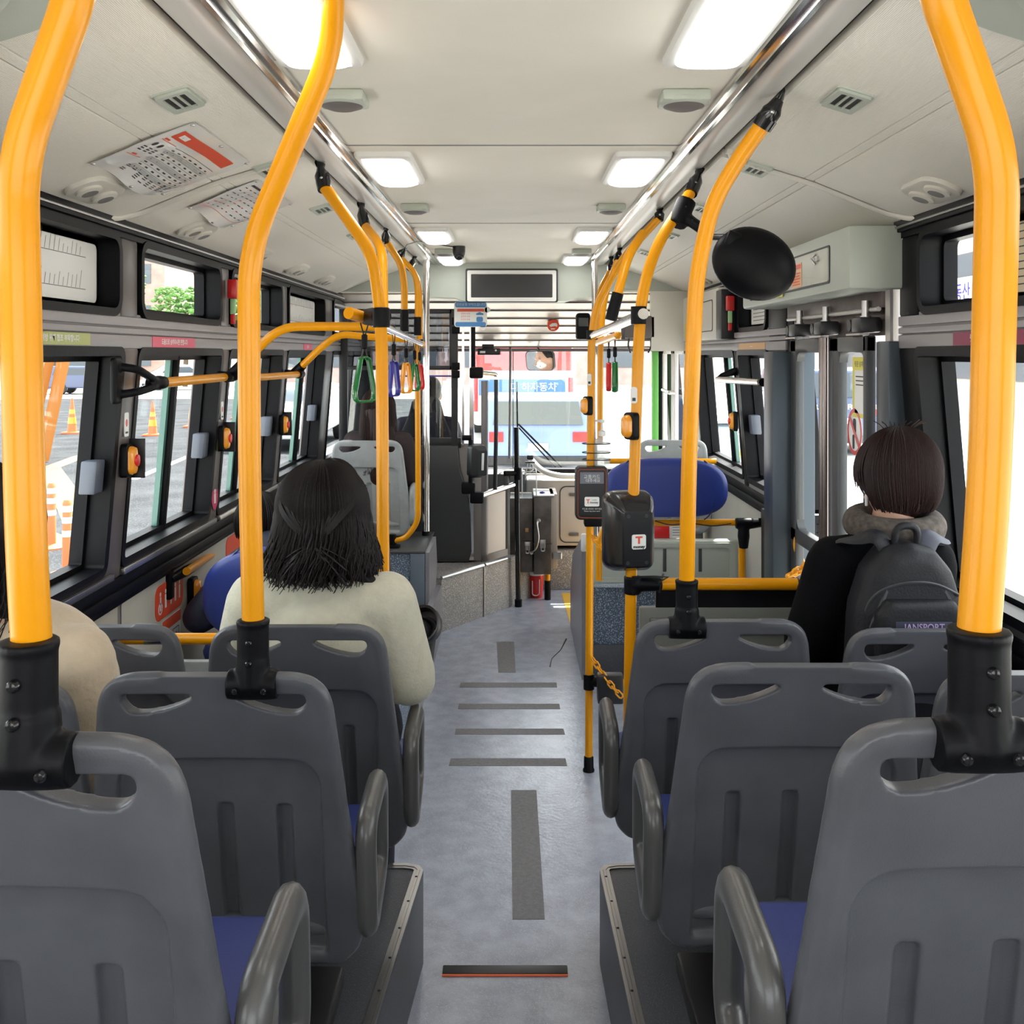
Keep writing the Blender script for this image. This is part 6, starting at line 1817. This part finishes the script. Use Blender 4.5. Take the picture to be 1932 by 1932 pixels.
seat(protoN, False, -1.02, 1.86, zB-.02, 'grey window seat of the beige knit passenger, hidden behind the left pole').scale = (.92, 1, 1)
# --- man with the backpack
cx = 1.035
root, R, g = person('person with short black hair, a fleece collar and a black coat, seated at right',
    (cx, 2.86, .74), (cx, 2.84, 1.04), (cx+.01, 2.80, 1.30), (cx+.04, 2.84, 1.42),
    ((cx-.145, 2.78, 1.20), (cx+.115, 2.80, 1.20)), ((cx-.21, 2.80, .98), (cx+.13, 2.86, .98)), ((cx-.10, 3.02, .92), (cx+.08, 3.03, .92)),
    ((cx-.10, 3.0, .70), (cx+.10, 3.0, .70)), ((cx-.10, 2.9, .33), (cx+.10, 2.9, .33)), 'blackcloth', 'denim', puff=1.08, look=(-.25, 1, -.12))
hc = V(cx+.04, 2.825, 1.452)
b = MB(); b.ell(hc, (.106, .122, .116), R); b.ell(hc+V(.004, -.012, -.04), (.090, .088, .095)); hr = remesh(b, .007, 4)
strands(hr, hc, R, (.109, .128, .120), 1.85, None, 160, r=.0036, seed=21, crown=(0, -.3), az=(PI-.5, 2*PI+.5), lo=.8)
strands(hr, hc+V(.002, 0, -.004), R, (.109, .130, .124), 2.5, None, 900, r=.0033, lo=.7, seed=22, crown=(0, -.3), az=(PI+.1, 2*PI-.1))
for i in range(14):
    a = rnd.uniform(-1, 1); p0 = hc+V(a*.03, 0, .11); hr.tube([p0, p0+V(a*.03, -.01, .022), p0+V(a*.05, -.015, .026+.01*rnd.random())], .0012, 4)
hr.build('hair', M['hairbrown'], root, ang=80)
b = MB(); pts = []
nk = V(cx+.03, 2.815, 1.305)
for i in range(24):
    a = 2*PI*i/24; pts.append(nk+V(.105*math.cos(a), .085*math.sin(a), .012*math.sin(a*1)-.0))
b.tube(pts, .036, 14, True, flat=1.15)
remesh(b, .006, 2).build('fleece_collar', M['fleece'], root, ang=80)
b = MB(); e = hc+V(-.083, .0, -.055); b.ell(e, (.010, .008, .010), None, 10, 8); b.cap(e+V(0, 0, -.005), e+V(-.001, 0, -.04), .005, .004, 8); b.build('earphone', M['white'], root)
# backpack
root = thing('backpack', 'black backpack with a purple lettered label, worn by the seated passenger at right', 'backpack', (1.0, 2.62, .8))
b = MB()
fr = Fr((1.03, 2.70, 1.02), (.9, 0, 0))
lay = [(.30, .0), (.32, .04), (.31, .09), (.27, .125), (.2, .14)]
outp = [(-.155, -.22), (.155, -.22), (.165, -.05), (.155, .10), (.12, .20), (.07, .255), (0, .27), (-.07, .255), (-.12, .20), (-.155, .10), (-.165, -.05)]
b.prism(outp, fr, -.0, .13, .05)
remesh(b, .007, 6).build('main_pocket', M['bagcloth'], root, ang=80)
b = MB(); b.prism([(-.12, -.21), (.125, -.21), (.125, .10), (.10, .135), (-.09, .135), (-.12, .10)], fr, .10, .165, .02); remesh(b, .006, 5).build('front_pocket', M['bagcloth'], root, ang=80)
b = MB(); b.tube(fillet([fr(-.145, .05, .10), fr(-.13, .14, .12), fr(-.05, .178, .134), fr(.05, .178, .134), fr(.13, .14, .12)], .05), .004, 6); b.build('zip', M['ink'], root)
b = MB(); b.fbox(fr, -.075, .085, .052, .086, .160, .167, .002); lb = b.build('label_patch', M['navycloth'], root)
b = MB(); b.text('JANSPORT', fr, .024, .005, .072, .1685, bold=.0004); b.build('lettering', mat('purple_print', (.35, .25, .45), .5), lb)
b = MB(); b.tube(fillet([fr(-.03, .25, .05), fr(-.03, .31, .06), fr(.035, .31, .06), fr(.035, .25, .05)], .03), .010, 10); b.build('carry_loop', M['bagcloth'], root)
for s in (-1, 1):
    b = MB(); pts = fillet([fr(s*.045, .235, .055), fr(s*.075, .285, .045), fr(s*.125, .265, .01), fr(s*.15, .235, -.10), fr(s*.16, .15, -.19)], .05, 6)
    b.tube(pts, .030, 10, flat=.35, upv=(0, -.6, 1)); b.build('shoulder_strap', M['bagcloth'] if s < 0 else mat('blue_grey_strap', (.06, .065, .09), .6), root)
    b = MB(); b.tube(fillet([fr(s*.06, .20, .12), fr(s*.11, .10, .13), fr(s*.15, .0, .10)], .04), .006, 6); b.build('side_seam', M['ink'], root)
# --- long-haired passenger on the pale seat
cx = -.86
root, R, g = person('person with very long dark hair in a dark coat, on the pale seat',
    (cx, 6.50, .88), (cx, 6.44, 1.12), (cx+.0, 6.40, 1.31), (cx, 6.43, 1.43),
    ((cx-.15, 6.40, 1.22), (cx+.16, 6.40, 1.215)), ((cx-.19, 6.44, 1.0), (cx+.20, 6.42, 1.0)), ((cx-.1, 6.62, .93), (cx+.1, 6.62, .93)),
    ((cx-.1, 6.72, .86), (cx+.1, 6.72, .86)), ((cx-.1, 6.62, .48), (cx+.1, 6.62, .48)), 'browncoat', 'denim', puff=1.0, vox=.010)
hc = V(cx, 6.42, 1.44); b = MB(); b.ell(hc, (.10, .115, .118)); b.cap(hc+V(0, -.03, -.02), hc+V(.02, -.09, -.42), .10, .075); b.cap(hc+V(.05, -.05, -.1), hc+V(.12, -.08, -.40), .05, .05); hr = remesh(b, .009, 4)
strands(hr, hc, R, (.106, .12, .122), 1.7, 1.05, 260, r=.004, wave=.01, fan=.25, seed=31, az=(PI-.2, 2*PI+.2)); hr.build('hair', M['hairbrown'], root, ang=80)
# --- two passengers on the blue bench
cx = -.95
root, R, g = person('person in a navy jacket at the left wall, beyond the blue backrest',
    (cx, 3.88, .80), (cx+.02, 3.90, .90), (cx-.02, 4.0, 1.0), (cx-.05, 4.02, 1.10),
    ((cx-.1, 3.92, .96), (cx+.15, 3.92, .96)), ((-1.17, 3.76, .80), (cx+.17, 3.95, .76)), ((-1.1, 4.05, .78), (cx+.06, 4.12, .76)),
    ((cx-.06, 4.3, .72), (cx+.1, 4.3, .72)), ((cx-.06, 4.28, .36), (cx+.1, 4.28, .36)), 'navycloth', 'denim', puff=.95, vox=.010)
hc = V(cx-.05, 4.0, 1.12); b = MB(); b.ell(hc, (.095, .11, .105)); hr = remesh(b, .009, 4)
strands(hr, hc, R, (.10, .114, .11), 2.1, None, 200, r=.004, seed=41); hr.build('hair', M['hair'], root, ang=80)
cx = -.70
root, R, g = person('person in a dark purple padded coat ahead of the cream sweater',
    (cx, 3.98, .80), (cx, 3.95, 1.0), (cx, 3.9, 1.15), (cx+.0, 3.93, 1.24),
    ((cx-.13, 3.9, 1.05), (cx+.15, 3.88, 1.06)), ((cx-.16, 3.95, .85), (cx+.165, 3.92, .86)), ((cx-.08, 4.15, .8), (cx+.08, 4.15, .8)),
    ((cx-.1, 4.35, .75), (cx+.1, 4.35, .75)), ((cx-.1, 4.3, .36), (cx+.1, 4.3, .36)), 'purplecloth', 'denim', puff=1.0, vox=.010)
hc = V(cx, 3.92, 1.26); b = MB(); b.ell(hc, (.095, .11, .105)); hr = remesh(b, .009, 4)
strands(hr, hc, R, (.10, .114, .11), 2.1, None, 160, r=.004, seed=43); hr.build('hair', M['hair'], root, ang=80)
# --- driver
cx = x0
root, R, g = person('person driving, in a dark jacket and a white mask, seen in the interior mirror',
    (cx, 7.36, .92), (cx, 7.33, 1.15), (cx, 7.30, 1.36), (cx+.02, 7.33, 1.49),
    ((cx-.17, 7.3, 1.26), (cx+.17, 7.3, 1.26)), ((cx-.22, 7.42, 1.06), (cx+.22, 7.42, 1.06)), ((cx-.14, 7.56, 1.10), (cx+.14, 7.56, 1.10)),
    ((cx-.12, 7.68, .88), (cx+.12, 7.68, .88)), ((cx-.12, 7.66, .42), (cx+.12, 7.66, .42)), 'purplecloth', 'denim', puff=.95, vox=.010)
hc = V(cx+.02, 7.32, 1.51); b = MB(); b.ell(hc+V(0, -.015, .012), (.088, .095, .105)); hr = remesh(b, .009, 4)
hr.build('hair', M['hair'], root, ang=80)
b = MB(); b.ell(V(cx+.02, 7.37, 1.455), (.062, .065, .052)); b.build('mask', M['paper'], root)
# black bag rim beside the cream sweater
q = P(797, 1178, 2.95)
root = thing('black_bag', 'black round-topped bag beside the cream sweater elbow', 'bag', q)
b = MB(); fr = frame_to(q, (-.3, -.8, .5)); b.lathe([(.060, -.03), (.066, 0), (.063, .008), (.055, .004), (.05, -.02)], fr, 24, .85, .9); b.build('rim', M['black'], root)
b = MB(); b.cap(q+V(-.01, .03, -.03), q+V(-.01, .05, -.14), .05, .035); b.build('pouch', M['bagcloth'], root)
b = MB(); b.tube([fr(.045*math.cos(a), .03*math.sin(a)-.01, .0) for a in [PI*i/12 for i in range(13)]], .006, 6); b.build('band', M['rubber'], root)
# ================================================================ THE STREET OUTSIDE
GZ = -.35
b = MB(); b.box(-160, 160, -60, 260, GZ-.2, GZ)
b.build('ground', mat('pale_bounce_concrete', (.42, .41, .39), .85, bump=.5, bscale=12, vary=.08, vscale=1), kind='structure')  # ground made extra pale to bounce daylight up onto the ceiling
b = MB(); b.box(-24, -3.4, 4.2, 48, GZ-.05, GZ+.001)
b.build('ground', mat('dimmed_asphalt', (.046, .049, .054), .9, spec=.03, bump=.6, bscale=30, vary=.3, vscale=1.2, speck=(.09, .09, .09), sscale=40, sthr=.62), kind='structure')  # road darkened in its colour to stand in for dimmer light here
paint_y = mat('yellow_road_paint', (.20, .14, .04), .6, vary=.15, vscale=8)
paint_w = mat('white_road_paint', (.8, .8, .8), .6)
def gp(x, y, h=0.0):                      # ground point seen at a pixel
    s = (HC-GZ-h)/((y-668)/F)
    return V((x-968)/F*s, s, GZ+h)
def road_line(label, px, wd, m):
    pts = [gp(x, y) for x, y in px]
    b = MB()
    for a, c in zip(pts[:-1], pts[1:]):
        d = (c-a).normalized(); n = V(-d.y, d.x, 0)*wd/2
        q = [a-n, c-n, c+n, a+n]; b.add([p+V(0, 0, .004) for p in q]+[p+V(0, 0, .0005) for p in q], [(0, 1, 2, 3), (7, 6, 5, 4), (0, 4, 5, 1), (1, 5, 6, 2), (2, 6, 7, 3), (3, 7, 4, 0)])
    b.build('road_marking', m, label=label, cat='road marking')
road_line('yellow road line running diagonally past the two striped bollards', [(92, 884), (140, 960), (190, 1060), (215, 1120)], .42, paint_y)
road_line('yellow road line branching away to the upper right behind the bollards', [(92, 884), (150, 862), (230, 842)], .32, paint_y)
road_line('short yellow road line near the bollard bases', [(66, 1000), (120, 1022), (190, 1052)], .25, paint_y)
road_line('white road line seen through the second left window', [(250, 905), (330, 872), (400, 842)], .15, paint_w)
def bollard(px, py, label):
    q = gp(px, py)
    root = thing('bollard', label, 'bollard', q, 'red and white traffic bollards')
    f = Fr(q, (1, 0, 0), (0, 1, 0), (0, 0, 1))
    b = MB(); b.lathe([(.15, 0), (.15, .015), (.09, .035), (.05, .05)], f, 24); b.build('base', M['orange'], root)
    b = MB(); b.lathe([(.048, .04), (.045, .68), (.03, .715), (.012, .72)], f, 20); b.build('post', M['orange'], root)
    for z in (.36, .49, .60):
        b = MB(); b.lathe([(.0475, z), (.048, z+.002), (.0475, z+.058), (.046, z+.06)], f, 20); b.build('reflective_band', M['white'], root)
bollard(127, 1082, 'nearer red and white striped bollard outside the nearest left window')
bollard(97, 1034, 'farther red and white striped bollard outside the nearest left window')
def cone(px, py, k, label):
    q = gp(px, py); f = Fr(q, (1, 0, 0), (0, 1, 0), (0, 0, 1))
    root = thing('traffic_cone', label, 'traffic cone', q, 'tall orange traffic cones')
    b = MB(); b.box(q.x-.2*k, q.x+.2*k, q.y-.2*k, q.y+.2*k, GZ, GZ+.05, .01); b.build('base', M['orange'], root)
    b = MB(); b.lathe([(.12*k, .04), (.08*k, .45*k), (.025*k, .90*k), (.01, .88*k)], f, 18); b.build('body', M['orange'], root)
    b = MB(); b.lathe([(.106*k, .25*k), (.09*k, .42*k)], f, 18); b.lathe([(.076*k, .50*k), (.06*k, .62*k)], f, 18); b.build('yellow_band', M['amber'], root)
cone(136, 818, 1.05, 'tall orange traffic cone outside the nearest left window')
cone(288, 822, 1.0, 'tall orange traffic cone outside the rear half of the second left window')
cone(362, 806, .98, 'tall orange traffic cone outside the front half of the second left window')
cone(448, 790, .9, 'tall orange traffic cone outside the third left window')
cone(1785, 812, .8, 'orange traffic cone outside the right rear window')
# orange steel beams and fence screen
root = thing('orange_frame', 'leaning orange steel beams standing on the road beyond the nearest left window', 'steel frame', gp(95, 880))
for (a, c, w_) in (((80, 868), (128, 640), .32), ((66, 790), (100, 640), .3)):
    p, q = gp(a[0], 872), None
    Y = p.y; p = P(a[0], a[1], Y); q = P(c[0], c[1], Y)
    b = MB(); b.tube([p, q], w_*.4, 4); b.build('beam', mat('orange_steel', (.42, .15, .02), .5), root)
# cars
glassd = mat('car_glass', (.03, .045, .06), .08, coat=.5)
def car(label, c, ang, L_, W_, H_, col, kind='car', group=None, plate='white', rough=.25, glass=None):
    root = thing('car', label, 'car', (c[0], c[1], GZ), group)
    f = V(math.sin(ang), math.cos(ang), 0); s = V(f.y, -f.x, 0)
    fr = Fr((c[0], c[1], GZ), f, (0, 0, 1), s)        # u forward, v up, w right
    m = mat('car_paint', col, rough, coat=.6)
    gl = glass or glassd
    h = H_
    if kind == 'suv': prof = [(-L_/2, .35), (-L_/2+.02, h*.62), (-L_/2+.16, h*.97), (-L_/2+.5, h), (L_*.14, h*.98), (L_*.25, h*.66), (L_*.46, h*.58), (L_/2, h*.42), (L_/2, .3)]
    else: prof = [(-L_/2, .4), (-L_/2+.03, h*.60), (-L_/2+.45, h*.66), (-L_*.24, h*.97), (-L_*.05, h), (L_*.08, h*.97), (L_*.24, h*.66), (L_*.45, h*.58), (L_/2, h*.42), (L_/2, .28)]
    b = MB(); b.prism(prof, fr, -W_/2, W_/2)
    bm_ = MB(); bm_.v = b.v; bm_.f = b.f; bm_.m = b.m
    r = eval_mods(bm_, [('BEVEL', dict(width=.07, segments=3, limit_method='ANGLE', angle_limit=.6))]); r.build('body', m, root, ang=35)
    for sd_ in (-1, 1):
        x0_ = -L_*.38 if kind == 'suv' else -L_*.20
        g = MB(); g.prism([(x0_-.08 if kind == 'suv' else x0_-.25, h*.68), (x0_+.06, h*.92), (L_*.09, h*.92), (L_*.21, h*.68)], fr, sd_*(W_/2+.001), sd_*(W_/2+.012)); g.build('side_window', gl, root)
    # rear window, lights, plate
    if kind == 'suv': A, B_ = fr(-L_/2+.0, h*.66, 0), fr(-L_/2+.14, h*.93, 0)
    else: A, B_ = fr(-L_/2+.40, h*.69, 0), fr(-L_*.26, h*.94, 0)
    up = (B_-A).normalized(); n = s.cross(up).normalized()
    if n.dot(f) > 0: n = -n
    rf = Fr((A+B_)/2+n*.012, s, up, n)
    g = MB(); hh = (B_-A).length; g.prism([(-W_*.40, -hh/2), (W_*.40, -hh/2), (W_*.36, hh/2), (-W_*.36, hh/2)], rf, 0, .012); g.build('rear_window', gl, root)
    g = MB(); fx_ = -L_/2+.52 if kind != 'suv' else 0
    fw = Fr(fr(L_*.175, h*.82, 0)+f*.02, s, (fr(L_*.10, h*.96, 0)-fr(L_*.25, h*.67, 0)).normalized(), f); g.prism(rrect(W_*.76, h*.30, .04, 3), fw, 0, .012); g.build('windscreen', gl, root)
    bk = Fr(fr(-L_/2, 0, 0), s, (0, 0, 1), -f)
    for sd_ in (-1, 1):
        g = MB(); g.fbox(bk, sd_*W_*.37-.12, sd_*W_*.37+.12, h*.46, h*.58, -.02, .015, .01); g.build('tail_light', M['red'], root)
        g = MB(); g.fbox(Fr(fr(L_/2, 0, 0), s, (0, 0, 1), f), sd_*W_*.36-.14, sd_*W_*.36+.14, h*.36, h*.46, -.03, .012, .01); g.build('headlight', M['white'], root)
    g = MB(); g.fbox(bk, -.17, .17, h*.36, h*.36+.12, 0, .02, .003); pl_ = g.build('number_plate', mat('plate', (.75, .6, .12) if plate == 'yellow' else (.8, .8, .8), .4), root)
    if plate == 'yellow':
        g = MB(); g.text('21', Fr(bk(0, h*.36+.06, .021), bk.u, bk.v, bk.w), .13, 0, 0, .001, bold=.002); g.build('lettering', M['ink'], pl_)
    g = MB(); g.fbox(bk, -W_*.46, W_*.46, .26, .42, -.02, .03, .02); g.build('bumper', M['black'], root)
    for u in (-L_*.31, L_*.31):
        for sd_ in (-1, 1):
            w_ = MB(); wf = Fr(fr(u, .33, sd_*(W_/2-.2)), f, (0, 0, 1), s*sd_)
            w_.lathe([(.2, -.02), (.31, 0), (.33, .03), (.33, .18), (.30, .215), (.22, .21)], wf, 24); w_.mi = 1; w_.lathe([(.21, .20), (.19, .225), (.05, .23)], wf, 18); w_.build('wheel', [M['black'], M['steel']], root)
    return root, bk, rf
# the blue-and-white vehicle right in front, then the bus
c = car('pale blue hatchback directly ahead of the windscreen', (.42, 19.0), 0, 4.2, 1.9, 1.42, (.16, .23, .46), 'suv', glass=mat('pale_grey_glass', (.10, .11, .10), .15))
root = thing('bus', 'blue and white bus with a red banner, ahead beyond the pale blue hatchback', 'bus', (.25, 30.5, GZ))
b = MB(); b.box(-1.0, 1.5, 25, 35, GZ+.35, GZ+3.1, .12, 3); b.build('body', mat('bus_white', (.8, .8, .82), .3), root)
bk = Fr((.25, 25, GZ))
b = MB(); b.fbox(bk, -1.2, 1.2, 1.72, 2.3, -.0, .02, .0); o = b.build('banner', mat('faded_red', (.30, .06, .05), .6), root)
b = MB(); b.text('아이치린글', bk, .32, -.55, 2.0, .03, mirror=True); b.text('나미디', bk, .3, .75, 2.0, .03, mirror=True); b.build('lettering', mat('dull_maroon', (.4, .05, .06), .5), o)
b = MB(); b.fbox(bk, -1.1, 1.05, 1.10, 1.50, 0, .02, .01); o = b.build('blue_band', mat('bus_blue', (.05, .14, .36), .4), root)
b = MB(); b.text('디 하자동차', bk, .24, .25, 1.30, .03, mirror=False); b.build('lettering', M['paper'], o)
b = MB(); b.fbox(bk, 1.12, 1.24, .7, 1.55, 0, .03, .02); b.build('tail_light', M['red'], root)
b = MB(); b.fbox(bk, -1.24, -1.12, .7, 1.55, 0, .03, .02); b.build('tail_light', M['red'], root)
b = MB(); b.fbox(bk, -1.0, 1.0, .5, 1.0, 0, .02, .02); b.build('engine_flap', M['white'], root)
for x in (-.9, 1.2):
    for y in (27.5, 33):
        b = MB(); b.lathe([(.3, -.0), (.48, .02), (.48, .25), (.3, .27)], Fr((x+.1 if x < 0 else x-.1, y, GZ+.48), (0, 1, 0), (0, 0, 1), (-1 if x < 0 else 1, 0, 0)), 24); b.build('wheel', M['black'], root)
r_, bk, rf = car('dark blue off-roader seen from behind through the rear door glass', (6.95, 23.5), 0, 4.8, 1.95, 1.85, (.05, .08, .17), 'suv')
b = MB(); b.text('RANGE ROVER', bk, .15, 0, 1.02, .03, sx=1.35, bold=.003); b.build('lettering', M['paper'], r_)
car('pale blue and white taxi with a yellow plate reading 21, outside the front right window', (3.65, 17.8), .0, 4.6, 1.85, 1.48, (.55, .70, .78), 'car', plate='yellow')
car('dark blue car seen side-on across the road through the nearest left window', (-22.5, 54), 1.45, 4.6, 1.8, 1.5, (.06, .08, .16), 'suv')
car('white car seen side-on across the road through the second left window', (-19.5, 60), 1.45, 4.6, 1.8, 1.5, (.7, .72, .75), 'car')
car('pale car in the next lane outside the third and fourth left windows', (-5.2, 24), PI, 4.6, 1.8, 1.45, (.72, .75, .78), 'car')
car('light car waiting beyond the taxi on the right', (9.5, 31), .0, 4.6, 1.85, 1.48, (.7, .72, .74), 'car')
car('dark car with a pale rim at the right picture edge outside the window', (9.0, 13.5), .3, 4.5, 1.8, 1.5, (.7, .7, .7), 'car')
# buildings
def building(label, x0, x1, y0, y1, h, col, win, face, sign=None):
    root = thing('building', label, 'building', ((x0+x1)/2, (y0+y1)/2, GZ))
    b = MB(); b.box(x0, x1, y0, y1, GZ, GZ+h); b.build('walls', mat('facade', col, .8, bump=.3, bscale=8, vary=.12, vscale=1.5), root)
    if face == 'y': fr = Fr((x0, y0, GZ), (1, 0, 0), (0, 0, 1), (0, -1, 0)); W_ = x1-x0
    else: fr = Fr((x0, y1, GZ), (0, -1, 0), (0, 0, 1), (-1, 0, 0)); W_ = y1-y0
    n = int(W_/win)
    for r in range(int(h/3.2)):
        for k in range(n):
            b = MB(); u = (k+.5)*W_/n; b.fbox(fr, u-win*.3, u+win*.3, 1.2+r*3.2, 2.7+r*3.2, 0, .06); b.build('window', M['car_glass2'], root)
    if sign:
        for (u, v, w_, h_, t, m, mt) in sign:
            b = MB(); b.fbox(fr, u-w_/2, u+w_/2, v-h_/2, v+h_/2, .05, .2, .02); o = b.build('sign', M[m], root)
            b = MB(); b.text(t, fr, h_*.6, u, v, .21, bold=.01); b.build('lettering', M[mt], o)
    return root
M['car_glass2'] = mat('facade_glass', (.10, .12, .14), .15)
building('brown tiled building across the road, seen through the upper left windows', -75, -27, 78, 90, 16, (.42, .28, .24), 4.5, 'y')
building('pale building with shop signs beyond the right windows', 17, 30, 24, 60, 13, (.55, .50, .46), 4.0, 'x', [(30, 5.2, 2.6, 3.2, '010', 'white', 'inkgrey'), (27, 7, 2.2, 3, '내과', 'navy', 'paper'), (22, 4.4, 5, 1.2, '부동산', 'white', 'navy')])
building('pinkish building straight ahead beyond the bus', -18, 14, 70, 85, 14, (.55, .38, .34), 4.5, 'y')
def tree(label, x, y, h, seed):
    rnd = random.Random(seed)
    root = thing('tree', label, 'tree', (x, y, GZ), 'trees across the road')
    b = MB(); b.tube([V(x, y, GZ), V(x+.1, y, GZ+h*.4), V(x, y, GZ+h*.7)], [.18, .14, .06], 8); b.build('trunk', mat('bark', (.12, .09, .06), .9), root)
    b = MB()
    for i in range(700):
        a = rnd.random()*2*PI; rr = rnd.random()**.5*h*.28; z = h*(.42+.5*rnd.random())
        k = rnd.uniform(.08, .19)
        b.ell(V(x+rr*math.cos(a), y+rr*math.sin(a), GZ+z), (k*1.2, k, k*.7), None, 6, 4)
    b.build('foliage', mat('leaves', (.10, .22, .05), .7, vary=.4, vscale=2), root)
for i, (x, y, h, lab) in enumerate(((-26.5, 66, 8, 'green tree behind the dark blue car across the road'), (-21.5, 66, 7, 'green tree behind the white car across the road'), (-17, 68, 8, 'green tree right of the white car across the road'), (-32, 70, 8, 'green tree beyond the orange beams'))): tree(lab, x, y, h, i)
